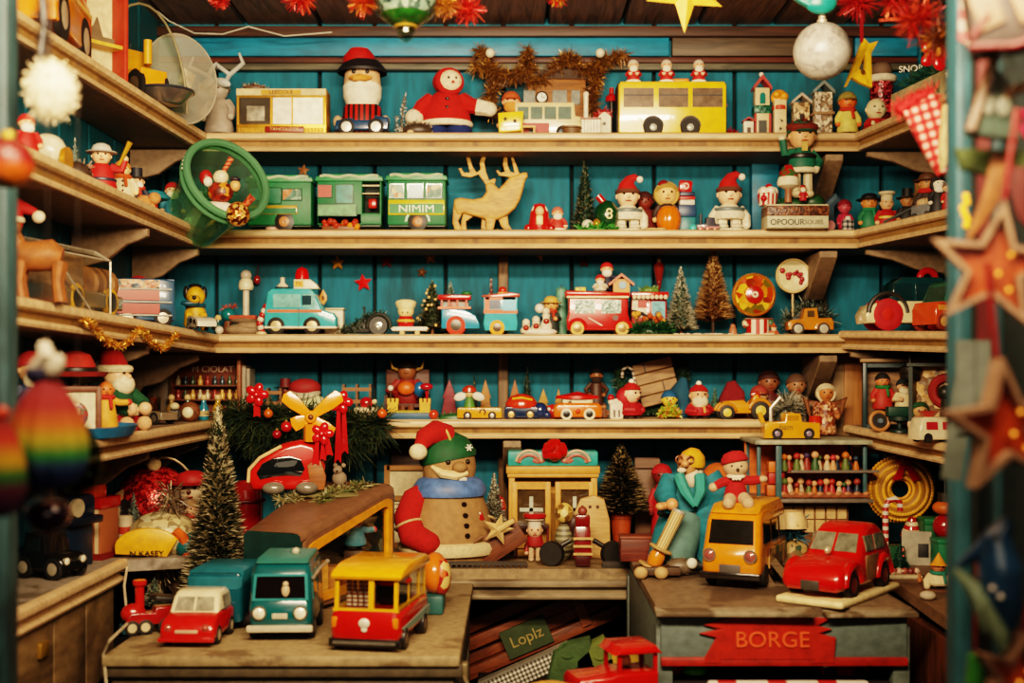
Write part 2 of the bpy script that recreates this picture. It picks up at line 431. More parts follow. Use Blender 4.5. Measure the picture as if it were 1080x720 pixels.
def vehicle(name,label,loc,rz,L,W,H,body,bc,roof=None,rc=None,wins=(),ws=None,rear=None,wheels=(-.3,.3),wr=.17,tyre='15110f',hub='cbbd9f',taper=.12,bumper=None,lights=(),lightc='efe6cc',plate=None,bev=.06,cat='toy car',group=None,winc=None,wz=None,frame=None,stripe=None,mirror=None,tyw=.14,wsw=.78,wsbar=None,tz=.45,hubr=.55):
 t=T(name,label,cat,loc,rz,group)
 sc=lambda ps:[(x*L,z*H)for x,z in ps]
 yw=lambda z:W/2*(1-taper*max(0,z-tz)/(1-tz))
 def side(nm,mm,x0,x1,z0,z1,e):
  for sg in(-1,1):
   mb=MB()
   vs=[(x0*L,sg*(yw(z0)+e),z0*H),(x1*L,sg*(yw(z0)+e),z0*H),(x1*L,sg*(yw(z1)+e),z1*H),(x0*L,sg*(yw(z1)+e),z1*H)]
   vi=[(a,b-sg*e*2.2,c)for a,b,c in vs]
   fs=[(0,1,2,3),(0,4,5,1),(1,5,6,2),(2,6,7,3),(3,7,4,0)]
   mb.raw(vs+vi,fs if sg<0 else[f[::-1]for f in fs]);mb.build(nm,mm,t)
 def xat(z,top=True,out=None):
  ps=out or(body if not roof or z<.5 else body+[]);best=None
  allp=[body]+([roof]if roof else[])
  for P_ in allp:
   for i in range(len(P_)):
    (xa,za),(xb,zb)=P_[i],P_[(i+1)%len(P_)]
    if min(za,zb)-1e-6<=z<=max(za,zb)+1e-6 and abs(za-zb)>1e-6:
     q=xa+(xb-xa)*(z-za)/(zb-za)
     if best is None or q>best:best=q
  return(best if best is not None else.5)*L
 b=MB();b.prism(sc(body),-W/2,W/2,0,bev*W,3,tap=taper,H=H,tz=tz);bo=b.build('car_body',gloss(bc)if isinstance(bc,str)else bc,t,ang=50)
 if roof:b=MB();b.prism(sc(roof),-W/2*1.0,W/2*1.0,0,bev*W*.8,3,tap=taper,H=H,tz=tz);b.build('roof',gloss(rc)if isinstance(rc,str)else rc,t,ang=50)
 wm=winc if winc is not None else WINDOW()
 e=W*.012
 for w_ in wins:
  if frame:
   side('window_frame',gloss(frame),w_[0]-.012,w_[1]+.012,w_[2]-.03,w_[3]+.03,e*.7)
  side('side_window',wm,*w_,e*1.4)
 for nm,q in(('windshield',ws),('rear_window',rear)):
  if not q:continue
  (xa,za),(xb,zb)=q
  d=Vector((zb-za,0,-(xb-xa)));d=Vector(((zb-za)*H,0,-(xb-xa)*L)).normalized()
  if nm=='rear_window':d=-d
  for(k,off,mm,ex)in(((1.12,.006,gloss(frame),.12),)if frame else())+((1.,.012,wm,0.),):
   A=Vector((xa*L,0,za*H));Bq=Vector((xb*L,0,zb*H));dv=Bq-A;A=A-dv*ex;Bq=Bq+dv*ex
   o_=d*W*off
   g=MB();ya,yb=yw(za)*wsw*k,yw(zb)*wsw*k
   fr=[A+o_+Vector((0,-ya,0)),A+o_+Vector((0,ya,0)),Bq+o_+Vector((0,yb,0)),Bq+o_+Vector((0,-yb,0))]
   bk=[p-d*W*.03 for p in fr]
   g.raw(fr+bk,[(0,1,2,3),(0,4,5,1),(1,5,6,2),(2,6,7,3),(3,7,4,0)]);g.build(nm+('_frame' if off<.01 else ''),mm,t)
   if wsbar and off>.01:
    g=MB();g.tube([(A+Bq)/2+o_-dv*.5,(A+Bq)/2+o_+dv*.5],W*.02,seg=6);g.build('window_bar',gloss(wsbar),t)
 wR=wr*H;zc=wz if wz is not None else wR
 for xw in wheels:
  for sg in(-1,1):
   g=MB();M=TM((xw*L,sg*W*.44,zc),(90,0,0));k=W*tyw
   g.lathe([(wR*.5,-k/2),(wR*.9,-k/2),(wR,-k*.3),(wR,k*.3),(wR*.9,k/2),(wR*.5,k/2)],0,20,M);wo=g.build('wheel',mt(tyre,.7),t)
   g=MB();g.lathe([(0,-k*.62),(wR*.2,-k*.62),(wR*hubr,-k*.5),(wR*hubr,k*.5),(wR*.2,k*.62),(0,k*.62)],0,16,M);g.build('hub_cap',mt(hub,.3,.2),wo)
 if bumper:
  for sx in(1,):
   g=MB();xb_=max(p[0]for p in body)*L
   g.box((xb_+W*.01,0,H*.17),(W*.09,W*1.04,H*.09),bev=W*.03);g.build('bumper',gloss(bumper),t)
 for(yy,zz,rr)in lights:
  g=MB();xl=xat(zz)
  g.lathe([(rr*W,-.02*W),(rr*W,.02*W),(rr*W*.6,.05*W),(0,.06*W)],0,14,TM((xl,yy*W,zz*H),(0,90,0)));lo=g.build('headlight',mt(lightc,.12,.1,coat=1),t)
  g=MB();g.torus((xl+.02*W,yy*W,zz*H),rr*W,rr*W*.18,(0,90,0),n=16,seg=6);g.build('light_rim',mt('b9ae98',.2,.8),lo)
 if plate:
  g=MB();xl=xat(plate[1]);g.box((xl+.012*W,plate[0]*W,plate[1]*H),(.02*W,plate[2]*W,plate[3]*H),bev=.004);g.build('number_plate',mt(plate[4]if len(plate)>4 else 'a09a86',.5),t)
 if stripe:
  side('side_stripe',mt(stripe[4],.5),*stripe[:4],e*1.2)
 return t
def arc(cx,cz,r,a0,a1,n=6,rz=None):
 return[(cx+r*math.cos(R(a0+(a1-a0)*i/n)),cz+(rz or r)*math.sin(R(a0+(a1-a0)*i/n)))for i in range(n+1)]
BUS=[(-.5,.14),(.5,.14),(.5,.5),(.49,.85),(.46,.97),(.4,1),(-.44,1),(-.49,.96),(-.5,.85)]
SEDAN=[(-.5,.16),(.5,.16),(.5,.38),(.46,.5),(.36,.57),(.22,.6),(.1,.92),(0.02,.99),(-.16,1),(-.3,.92),(-.4,.66),(-.49,.5)]
PICKUP=[(-.5,.2),(.5,.2),(.5,.48),(.4,.58),(.22,.62),(.14,.95),(.08,1),(-.08,1),(-.12,.95),(-.13,.6),(-.5,.56)]

# camera, light
cd=bpy.data.cameras.new('camera');cam=bpy.data.objects.new('camera',cd);COL.objects.link(cam)
cam.location=(0,0,CZ);cam.rotation_euler=(R(90),0,0)
cd.sensor_width=36;cd.lens=36*F/1080;cd.shift_y=(HZ-360)/1080;cd.clip_start=.05
cd.dof.use_dof=True;cd.dof.focus_distance=3.6;cd.dof.aperture_fstop=1.9
scene.camera=cam
w=bpy.data.worlds.new('world');scene.world=w;w.use_nodes=True
bg=w.node_tree.nodes['Background'];bg.inputs[0].default_value=(.75,.62,.45,1);bg.inputs[1].default_value=.03
def area(nm,loc,target,sx,sy,pw,c=(1,.74,.45),spread=180):
 l=bpy.data.lights.new(nm,'AREA');l.shape='RECTANGLE';l.size=sx;l.size_y=sy;l.energy=pw;l.color=c;l.spread=R(spread)
 o=bpy.data.objects.new(nm,l);COL.objects.link(o);o.location=loc
 o.rotation_euler=(Vector(target)-Vector(loc)).to_track_quat('-Z','Y').to_euler();return o
def point(nm,loc,pw,r=.03,c=(1,.7,.4)):
 l=bpy.data.lights.new(nm,'POINT');l.energy=pw;l.color=c;l.shadow_soft_size=r
 o=bpy.data.objects.new(nm,l);COL.objects.link(o);o.location=loc;return o
KEY=area('key_lamp',(.05,.9,2.5),(.05,4.2,1.95),1.5,.12,118,(1,.745,.49),125)
for i,x in enumerate((-.75,-.2,.35,.85)):point('bulb_lamp'+'_%d'%i,(x,1.05,2.5),9,.035,(1,.72,.45))
area('added_fill',(.1,-.5,1.7),(0,3.6,1.1),1.6,.8,12,(1,.80,.56))  # added fill behind the camera, not a lamp of the stall
area('ceiling_wash',(0,1.25,2.05),(0,3.9,2.6),1.6,.2,150,(1,.74,.46))  # added unseen light that only brightens the dark ceiling boards
scene.view_settings.view_transform='Filmic'
try:scene.view_settings.look='High Contrast'
except Exception:pass
scene.view_settings.exposure=-1.05

# room shell
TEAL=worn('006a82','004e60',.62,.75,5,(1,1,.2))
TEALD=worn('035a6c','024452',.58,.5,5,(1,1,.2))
YW=4.35
LW=-1.235
def rwx(Y):return 1.44+(4.35-Y)*.045
m=MB()
seams=[150,175,228,337,395,470,531,603,690,775,870,930,985]
for a,b in zip(seams,seams[1:]):
 x0,x1=X(a,YW)+.006,X(b,YW)-.006
 m.box(((x0+x1)/2,YW+.015,1.3),(x1-x0,.03,2.62),bev=.004,seg=1)
m.box((0,YW+.045,1.3),(3.4,.02,2.62),m=1)
struct(m,'wall_back',[TEAL,mt('05181b',.8)])
m=MB()
ys=[1.95,2.2,2.42,2.66,2.9,3.13,3.36,3.6,3.83,4.08,4.35]
for a,b in zip(ys,ys[1:]):m.box((LW-.015,(a+b)/2,1.3),(.03,b-a-.012,2.62),bev=.004,seg=1)
m.box((LW-.045,3.1,1.3),(.02,2.6,2.62),m=1)
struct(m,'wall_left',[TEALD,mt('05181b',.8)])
m=MB()
for a,b in zip(ys,ys[1:]):
 c=(a+b)/2;m.box((rwx(c)+.015,c,1.3),(.03,b-a-.012,2.62),(0,0,2.6),bev=.004,seg=1)
m.box((rwx(3.1)+.05,3.1,1.3),(.02,2.6,2.62),(0,0,2.6),m=1)
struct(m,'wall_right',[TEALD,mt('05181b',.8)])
m=MB();m.box((0,2.6,-.02),(3.4,4.4,.04));struct(m,'floor',wood('2e2118','150e09'))
m=MB()
for i in range(13):
 x=-1.6+i*.265;m.box((x,2.95,2.6),(.255,3.0,.03),bev=.005,seg=1)
m.box((0,2.95,2.63),(3.5,3.0,.02),m=1)
struct(m,'ceiling',[wood('8c6a56','584234',(14,1.2,14)),'0c0806'])
BRN=wood('472a1c','27160f',(1.2,14,14));GREY=wood('63604f','3c3c36',(1.2,14,14))
def bar(nm,px0,px1,py0,py1,Y,th,mm):
 m=MB();x0,x1,z1,z0=X(px0,Y),X(px1,Y),Z(py0,Y),Z(py1,Y)
 m.box(((x0+x1)/2,Y+th/2,(z0+z1)/2),(x1-x0,th,z1-z0),bev=.004);return struct(m,nm,mm)
bar('trim_1',158,968,27,38,4.29,.06,BRN)
TEALB=worn('067a9c','056280',.6,.5,4,(.3,1,1))
bar('trim_2',158,706,38.5,59,4.315,.035,TEALB)
bar('trim_3',709,900,39,59,4.315,.035,wood('54432f','2e241b',(1.2,14,14)))
bar('trim_4',902,968,38.5,59,4.315,.035,TEALB)
bar('trim_5',158,968,60,66,4.305,.045,wood('5c2c1c','341810',(1.2,14,14)))
bar('trim_6',158,968,66.5,73.5,4.31,.04,GREY)
PST=wood('7a5c3c','4a3524',(14,14,1.2))
bar('trim_7',525.5,536,258,566,4.31,.035,PST)
bar('trim_8',847,872,258,470,4.29,.055,wood('5c4a35','3a2d20',(14,14,1.2)))
bar('trim_9',155,177,362,566,4.12,.05,wood('5c4a35','3a2d20',(14,14,1.2)))
bar('trim_10',793,822,163,246,4.30,.045,TEALB)

# shelves
CREAM=worn('dcb88c','cba678',.66,.4,4,(.2,1,1))
GROOVE=worn('96703f','7d5c36',.6)
UNDER=worn('8c735a','7d664e',.6,.6,5,(1,1,1))
PROF=[(0,0),(.016,.001),(.024,-.004),(.026,-.012),(.024,-.020),(.015,-.025),(.004,-.028),(.001,-.042),(.011,-.046),(.015,-.052),(.012,-.059),(0,-.059)]
def mould(mb,a,b,prof=PROF,flip=1,m=0):
 a,b=Vector(a),Vector(b);d=(b-a).normalized();n=Vector((d.y,-d.x,0)).normalized()*flip
 vs=[p+n*o+Vector((0,0,z))for p in(a,b)for o,z in prof];k=len(prof)
 fs=[(i,(i+1)%k,k+(i+1)%k,k+i)for i in range(k)]+[tuple(range(k))[::-1],tuple(range(k,2*k))]
 mb.raw(vs,fs,None,m)
 if prof is PROF:mb.m[-len(fs)+5:-len(fs)+7]=[1,1]
def slab(mb,poly,th,m=0):
 n=len(poly)
 vs=[Vector(p)for p in poly]+[Vector(p)-Vector((0,0,th))for p in poly]
 mb.raw(vs,[tuple(range(n)),tuple(range(n,2*n))[::-1]]+[(i+n,(i+1)%n+n,(i+1)%n,i)for i in range(n)],None,m)
OGEE=[(0,0),(1,0),(1,-.12),(.86,-.2),(.72,-.26),(.6,-.38),(.46,-.52),(.3,-.58),(.16,-.62),(.08,-.78),(.05,-1),(0,-1)]
def bracket(parent,x0,L,Y,z,D,sgn):
 m=MB();m.prism([(x0+sgn*u*L,z+v*D)for u,v in OGEE],Y-.0125,Y+.0125,bev=.003,seg=1)
 return m.build('bracket',UNDER,parent)
def wbracket(parent,px,z,D=.16,dep=.24):
 m=MB();pts=[(0,0),(-dep,0),(-dep,-.02),(-.06,-D),(0,-D)]
 M=Matrix.Translation((X(px,4.2),4.29,z))@Euler((0,0,R(90))).to_matrix().to_4x4()
 m.prism(pts,-.03,.03,bev=.003,seg=1,M=M);return m.build('bracket',UNDER,parent)
YF=4.05
zA,zB,zC,zD=Z(141,YF),Z(243,YF),Z(353,YF),Z(443,YF)
LX={'A':(-1.022,-1.094),'B':(-1.028,-1.024),'C':(-.981,-1.062),'D':(-.99,-1.0)}
RX={'A':(1.143,1.25),'B':(1.14,1.29),'C':(1.09,1.25),'D':(1.106,1.235)}
LZ={'A':(zA,zA),'B':(zB,zB),'C':(zC,zC+.035),'D':(zD,zD)}
RZ={'A':(zA,zA),'B':(zB,zB),'C':(zC+.012,zC-.012),'D':(zD-.015,zD-.045)}
def lz(k,Y):
 return LZ[k][0]+(LZ[k][1]-LZ[k][0])*(4.05-Y)/1.45
def rz_(k,Y):return RZ[k][0]+(RZ[k][1]-RZ[k][0])*(4.05-Y)/.65
names={'A':'topmost','B':'second from the top','C':'third from the top','D':'lowest'}
LYN=2.2
for k,z,px1 in(('A',zA,907),('B',zB,906),('C',zC,905),('D',zD,804)):
 t=T('wall_shelf','cream wooden shelf on the back wall, '+names[k]+' of the four','shelf',(0,YF,z),0,'shelves on the back wall')
 x0={'A':-1.022,'B':-1.028,'C':-.981,'D':X(401,YF)}[k];x1=X(px1,YF)
 xr=x1 if k=='D' else 1.40
 lp=LW+.01 if k!='D' else x0
 m=MB();slab(m,[(lp,0,0),(xr,0,0),(xr,.28,0),(lp,.28,0)],.056);m.build('shelf_board',UNDER if k!='D' else UNDER,t)
 m=MB();mould(m,(x0,0,0),(min(x1,xr),0,0))
 slab(m,[(x0,0.001,.002),(min(x1,xr),0.001,.002),(min(x1,xr),.275,.002),(x0,.275,.002)],.004);m.build('shelf_front',[CREAM,GROOVE],t)
 for px in({'A':(868,),'B':(862,),'C':(862,),'D':(540,)}[k]):
  b=wbracket(t,px,z-.068,.15);b.location=(0,-YF,-z)
 ya,yb=4.05,LYN
 xe=LX[k][0]+(LX[k][1]-LX[k][0])*(4.05-yb)/1.45;za,zb=LZ[k][0],lz(k,yb)
 t=T('wall_shelf','cream wooden shelf running along the left wall, '+names[k]+' of the four','shelf',(LW,3.2,za),0,'shelves on the left wall')
 o=Vector((LW,3.2,za))
 m=MB();slab(m,[Vector(p)-o for p in((LX[k][0],ya-.003,za),(LW+.004,ya-.003,za),(LW+.004,yb,zb),(xe,yb,zb))][::-1],.06);m.build('shelf_board',UNDER,t)
 m=MB();mould(m,Vector((xe,yb,zb))-o,Vector((LX[k][0],ya-.022,za))-o);m.build('shelf_front',[CREAM,GROOVE],t)
 if k!='A':
  for Y in(3.45,4.0):b=bracket(t,LW+.003,.215,Y,lz(k,Y)-.066,.17,1);b.location=-o
 else:
  b=bracket(t,LW+.003,.205,3.98,za-.066,.15,1);b.location=-o
 yb=3.0
 xe=RX[k][0]+(RX[k][1]-RX[k][0])*(4.05-yb)/.65;za,zb=RZ[k][0],rz_(k,yb)
 t=T('wall_shelf','cream wooden shelf running along the right wall, '+names[k]+' of the four','shelf',(1.4,3.5,za),0,'shelves on the right wall')
 o=Vector((1.4,3.5,za));d=0.003
 m=MB();slab(m,[Vector(p)-o for p in((RX[k][0],ya-d,za),(rwx(ya)-.006,ya-d,za),(rwx(yb)-.006,yb,zb),(xe,yb,zb))],.06);m.build('shelf_board',UNDER,t)
 m=MB();mould(m,Vector((RX[k][0],ya-.022,za))-o,Vector((xe,yb,zb))-o);m.build('shelf_front',[CREAM,GROOVE],t)
 b=bracket(t,rwx(4.0)-.012,-.0+(rwx(4.0)-RX[k][0]-.02),4.0,RZ[k][0]-.07,.12 if k!='D' else.1,-1);b.location=-o
zAl=lambda Y:lz('A',Y)

# counters and tables
TOPW=worn('8e7858','67543c',.56,.6,7,(1,1,1));PAINT=worn('59645e','463c30',.64,.6,5,(.6,1,1))
t=T('back_counter','worn wooden counter along the back wall below the shelves','counter',(0,4.0,0));zK=.767
m=MB();slab(m,[(-1.23,-.17,zK),(-.45,-.17,zK),(-.45,-.30,zK),(1.42,-.30,zK),(1.42,.34,zK),(-1.23,.34,zK)],.03);m.build('countertop',TOPW,t)
m=MB();mould(m,(-.45,-.30,zK-.03),(.42,-.30,zK-.03));m.box((.36,-.285,zK-.062),(1.6,.03,.066),bev=.004);m.build('apron',worn('8d7c62','63533f',.58,.6,6,(.3,1,1)),t)
for x in(-1.15,1.25):m=MB();m.box((x,.12,(zK-.03)/2),(.06,.4,zK-.03));m.build('support_panel',mt('2a211a',.8),t)
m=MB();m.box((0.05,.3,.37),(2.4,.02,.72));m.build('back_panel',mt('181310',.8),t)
zT=.73
t=T('display_table','low worn table at front left carrying the toy vehicles','table',(-.51,3.2,0))
m=MB();m.box((0.0,-.005,zT-.012),(.79,.96,.024),bev=.005);m.build('tabletop',worn('94805e','6f5b40',.56,.6,8,(1,1,1)),t)
m=MB();m.box((0,-.465,zT-.035),(.80,.02,.03),bev=.005);m.box((0,-.45,zT-.095),(.76,.02,.10),bev=.003);m.box((.375,0,zT-.095),(.02,.9,.13),bev=.003);m.box((-.375,0,zT-.095),(.02,.9,.13),bev=.003)
m.build('apron',mt('4b4131',.6,n=.3),t)
for sx in(-1,1):
 for yy in(-.43,.42):m=MB();m.box((sx*.36,yy,(zT-.03)/2),(.05,.05,zT-.03),bev=.004);m.build('leg',mt('4b4131',.6,n=.3),t)
m=MB();m.box((0,-.435,.33),(.68,.015,.5));m.build('front_panel',mt('3d3528',.65,n=.3),t)
m=MB();m.box((.40,-.40,zT-.05),(.02,.03,.035),bev=.004);m.tube([(.40,-.415,zT-.06),(.42,-.42,zT-.1)],.006);m.build('latch',mt('8a7a5c',.4,.6),t)
zR=.803
t=T('paint_worn_cabinet','peeling grey blue cabinet at front right with red sign on its front','cabinet',(.64,3.3,0))
m=MB();pts=[(-.30,-.40),(.30,-.40),(.30,.375),(-.29,.375)]
slab(m,[(x,y,zR)for x,y in pts],.022);m.build('cabinet_top',worn('7d6850','5a4836',.52,.6,6,(1,.5,1)),t)
m=MB();m.box((-.12,-.415,zR-.008),(.37,.05,.012),(6,0,-1.5),bev=.003);m.box((.2,-.41,zR-.012),(.22,.04,.01),(8,0,3),bev=.003);m.build('torn_top_edge',worn('8e8069','5d4c38',.55,.6,9,(1,1,1)),t)
m=MB();m.box((0,-.39,zR-.07),(.58,.02,.105),bev=.003);m.build('apron',worn('5c6a66','33291f',.68,.6,4,(.7,1,1)),t)
m=MB();m.box((0,-.397,zR-.127),(.58,.024,.02),bev=.003);m.build('red_rail',mt('8c1d10',.5,n=.3),t)
m=MB()
m.prism([(-.155,-.06),(-.11,-.06),(-.11,-.052),(.11,-.052),(.11,-.06),(.155,-.06),(.16,.0),(.12,.01),(.15,.02),(.115,.028),(.15,.045),(.10,.048),(.10,.054),(-.10,.054),(-.10,.045),(-.15,.03),(-.11,.02),(-.16,.01),(-.12,.0)],-.006,.006,bev=.002,seg=1,M=TM((-.04,-.405,zR-.07)))
so=m.build('sign_board',mt('96200f',.45,n=.25),t)
text('BORGE',.052,'d8542c',so,(-.03,-.413,zR-.075),ext=.002,sx=1.05)
for x in(-.28,.28):
 for y in(-.37,.35):m=MB();m.box((x,y,zR/2-.02),(.04,.04,zR-.05),bev=.003);m.build('leg',PAINT,t)
m=MB();m.box((-.285,-.01,zR-.02-.36),(.02,.72,.70),bev=.003);m.build('side_panel',PAINT,t)
m=MB();m.box((.285,0,zR-.02-.36),(.02,.72,.70),bev=.003);m.build('side_panel',PAINT,t)
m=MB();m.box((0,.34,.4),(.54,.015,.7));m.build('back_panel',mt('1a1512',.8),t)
zL=.855
t=T('left_counter','cream plank counter running along the left wall','counter',(-1.14,3.0,0))
m=MB();slab(m,[(-.09,-.8,zL),(.09,-.8,zL),(.09,.28,zL),(.30,.36,zL),(.30,.69,zL),(-.09,.69,zL)],.03);m.build('countertop',worn('94887a','6e6252',.56,.6,8,(1,1,1)),t)
m=MB();mould(m,(.09,-.8,zL+.002),(.09,.30,zL+.002));m.build('front_moulding',CREAM,t)
m=MB()
for a in range(5):m.box((.078,-.70+a*.215,zL-.17),(.016,.208,.24),bev=.003)
m.build('plank_front',worn('836a49','5e4b32',.55,.6,5,(1,.4,1)),t)
m=MB();m.box((.09,-.24,zL-.12),(.012,.05,.035),bev=.004);m.build('brass_latch',mt('b08a3a',.35,.7),t)
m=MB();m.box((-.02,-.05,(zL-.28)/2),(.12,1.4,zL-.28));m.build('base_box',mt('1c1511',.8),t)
zQ=.79
t=T('right_counter','brown wooden counter at the right wall beside the peeling cabinet','counter',(1.2,3.4,0))
m=MB();slab(m,[(-.21,-.75,zQ),(.28,-.75,zQ),(.25,.29,zQ),(-.24,.29,zQ),(-.16,-.02,zQ)],.03);m.build('countertop',worn('7d5f44','5b432f',.52,.6,6,(1,.5,1)),t)
m=MB();m.box((-.17,-.40,zQ/2-.03),(.03,.68,zQ-.06));m.box((-.12,-.05,zQ/2-.03),(.03,.1,zQ-.06));m.build('side_panel',wood('6b3c22','3a2014',(14,14,1.5)),t)

# front frame of the stall
def post(nm,x,Y,w_,mm):
 m=MB();m.box((x,Y,1.3),(w_,.05,2.6),bev=.006);return struct(m,nm,mm)
post('trim_11',X(1,2.0),2.0,.04,worn('2a474c','1d3438',.6))
post('trim_12',X(1011,2.0),2.0,.026,worn('28545e','1c3e46',.6))
post('trim_13',X(1047,2.06),2.06,.02,worn('1c3c42','142c30',.6))
m=MB();m.box((1.24,2.12,1.3),(.96,.02,2.6));struct(m,'wall_front',mt('081613',.8,n=.3))

# top shelf, back wall
Y0=4.17
def onpx(px,Y=Y0):return X(px,Y)
t=fig('plush_reindeer','pale grey plush reindeer with ribbon antlers beside the gold tin',231,4.16,zA,84,'9c8f82','hair','8a7d70',skin='a59a8c',boots='5a4a3e',nose='4a2418',w=1.25,rz=-15,cat='soft toy')
h=.19
m=MB()
for sx,a in((-1,-.03),(1,.02)):
 m.tube([(sx*.02,0,h*.98),(sx*.04,0,h*1.15),(sx*.075+a,-.01,h*1.32),(sx*.06+a,-.01,h*1.5)],[.007,.008,.008,.004])
 m.tube([(sx*.04,0,h*1.15),(sx*.01,-.02,h*1.28),(sx*.0,-.02,h*1.35)],[.007,.007,.003])
 m.ell((sx*.03,-.03,h*.98),(.03,.008,.014),rot=(0,20*sx,0))
m.each('ribbon_antler',mt('b4b6b0',.5),t)
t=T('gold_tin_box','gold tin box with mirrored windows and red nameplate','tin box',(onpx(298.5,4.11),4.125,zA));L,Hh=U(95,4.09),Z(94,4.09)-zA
m=MB();m.box((0,.0,Hh/2),(L,.09,Hh),bev=.004);m.build('tin_body',mt('b8862e',.35,.6),t)
m=MB();m.box((0,-.046,Hh*.92),(L*.99,.006,Hh*.14));m.build('top_panel',mt('c9b487',.5),t)
m=MB();m.box((0,-.05,Hh*.91),(L*.44,.006,Hh*.10));q=m.build('title_plate',mt('c08a1c',.4),t)
text('LEECOLE',.016,'38200c',q,(0,-.054,Hh*.91),sx=1.25)
for x0,x1,mm in((-.46,-.12,mt('6a655a',.12,.7)),(-.09,.12,mt('dcd6c4',.4,.2)),(.13,.46,mt('ece6d0',.4,.2))):  # two right panes are pale: bright reflection put into their colour
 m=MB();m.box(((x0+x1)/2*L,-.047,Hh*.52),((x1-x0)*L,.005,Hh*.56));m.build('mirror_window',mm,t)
m=MB();m.box((-.28*L,-.0505,Hh*.46),(.2*L,.004,Hh*.32),bev=.004);m.build('pale_picture',mt('8d8574',.5,n=.5),t)
m=MB();[m.box((x*L,-.048,Hh*.09),(.008,.006,Hh*.13))for x in[-.46+.038*i for i in range(25)]];m.build('ribbed_skirt',mt('a57828',.4,.5),t)
m=MB();m.box((.04*L,-.053,Hh*.12),(.43*L,.006,Hh*.13),bev=.002);q=m.build('nameplate',mt('7d1a12',.4),t)
text('TANCOLDTIE',.013,'c9a86a',q,(.04*L,-.057,Hh*.12),sx=1.2)
m=MB();[m.box((x*L,-.05,Hh*.52),(.005,.006,Hh*.6))for x in(-.475,-.105,.125,.475)];m.each('frame_bar',mt('b8862e',.35,.6),t)
m=MB();m.hair([(0,0,.008),(.04,0,.016),(.075,0,.006)],.012,260,.012,.0022,(0,1));m.ell((.035,0,.012),(.036,.016,.012),0)
one(m,'pine_cone',['5d4636','a08c72'],'brown pine cone lying on top of the gold tin box','pine cone',(onpx(259),4.13,zA+Hh))
t=T('bearded_gnome','large white bearded gnome in red crowned black brim hat','figurine',(onpx(381),4.20,zA));H=Z(50,4.2)-zA;w=U(50,4.2)
m=MB();m.lathe([(w*.42,0),(w*.47,H*.06),(w*.4,H*.36),(w*.28,H*.42)],sy=.8);m.build('striped_robe',stripes('b01c14','1a1210',55,0),t)
m=MB();m.lathe([(w*.05,H*.34),(w*.28,H*.35),(w*.37,H*.45),(w*.39,H*.6),(w*.37,H*.72),(w*.28,H*.80),(0,H*.84)],sy=.85)
m.ell((-w*.14,-w*.31,H*.71),(.007,.004,.008),1);m.ell((w*.14,-w*.31,H*.71),(.007,.004,.008),1);m.ell((0,-w*.34,H*.655),(w*.09,w*.08,w*.06),2)
for s in(-1,1):m.tube([(s*w*.08,-w*.31,H*.755),(s*w*.14,-w*.31,H*.775),(s*w*.21,-w*.29,H*.755)],.003,1,6)
m.build('body',['dcae84','17100c','d38a3e'],t)
m=MB();m.lathe([(w*.03,H*.32),(w*.3,H*.35),(w*.4,H*.47),(w*.41,H*.58),(w*.36,H*.62)],sy=.92);m.build('beard',mt('efe3cb',.8,b=.5),t)
m=MB()
for s in(-1,1):m.tube([(0,-w*.4,H*.635),(s*w*.12,-w*.41,H*.63),(s*w*.24,-w*.36,H*.645)],[w*.06,w*.07,w*.02])
m.build('moustache',mt('d08b3d',.6),t)
m=MB();m.lathe([(w*.36,H*.80),(w*.33,H*.90),(w*.2,H*.98),(0,H)],sy=.9,M=TM((-w*.06,0,0)));ho=m.build('hat',mt('a81612',.6),t)
m=MB();m.lathe([(w*.34,H*.79),(w*.52,H*.72),(w*.53,H*.75),(w*.36,H*.85)],sy=.9);m.build('hat_brim',mt('17141a',.6),ho)
m=MB();[m.ell((s*w*.5,-.02,H*.2),(w*.1,w*.12,H*.07))for s in(-1,1)];m.each('mitten',mt('b79a78',.8),t)
vehicle('toy_car','dark blue vintage toy car in front of the bearded gnome',(onpx(382,4.1),4.095,zA),0,U(57,4.1),.055,U(22,4.1)+.012,[(-.5,.2),(-.46,.6),(-.2,.72),(-.12,.62),(.2,.62),(.26,.8),(.5,.72),(.5,.2)],'123a5e',wheels=(-.27,.27),wr=.34,hub='d8cfc0',tyre='121318',bumper=None,bev=.1,hubr=.6)
m=MB();pts=[(0,0,0),(.004,0,.05),(.01,0,.11),(.018,0,.155)];m.tube(pts,.0025,seg=6);m.hair(pts,.003,240,.012,.0018,(0,1));m.hair([(0,0,.004),(-.012,0,.05),(-.012,0,.09)],.003,100,.01,.0018,(0,1))
one(m,'silver_twig',['5b554c','cfc9bd'],'thin silver twig standing between bearded gnome and red hooded doll','twig',(onpx(421),4.2,zA))
m=MB();m.hair([(-.035,0,.025),(0,0,.032),(.035,0,.024)],.02,1200,.013,.002,(0,1));m.ell((0,0,.024),(.05,.03,.024),0);m.ell((-.02,-.03,.012),(.012,.01,.009),2)
one(m,'hedgehog',['3c3128','9c8b74','c9a982'],'round grey bristly hedgehog beside the red hooded doll','figurine',(onpx(440,4.12),4.12,zA))
t=T('hooded_doll','soft doll in red hooded coat with white fur and outstretched arm','soft toy',(onpx(471,4.2),4.20,zA));H=Z(74,4.2)-zA
m=MB(H);m.ell((-.16,-.04,.14),(.19,.2,.14));m.ell((.17,-.04,.14),(.19,.2,.14));m.each('trouser_leg',plush('14265a'),t)
m=MB(H);m.lathe([(.33,.22),(.345,.27),(.31,.45),(.24,.6),(.16,.68),(.05,.7)],sy=.8)
m.tube([(-.2,0,.58),(-.33,-.05,.47),(-.4,-.08,.36)],[.12,.115,.1]);m.tube([(.2,0,.58),(.33,-.05,.5),(.42,-.06,.48)],[.12,.11,.1]);m.build('coat',plush('b3170f'),t)
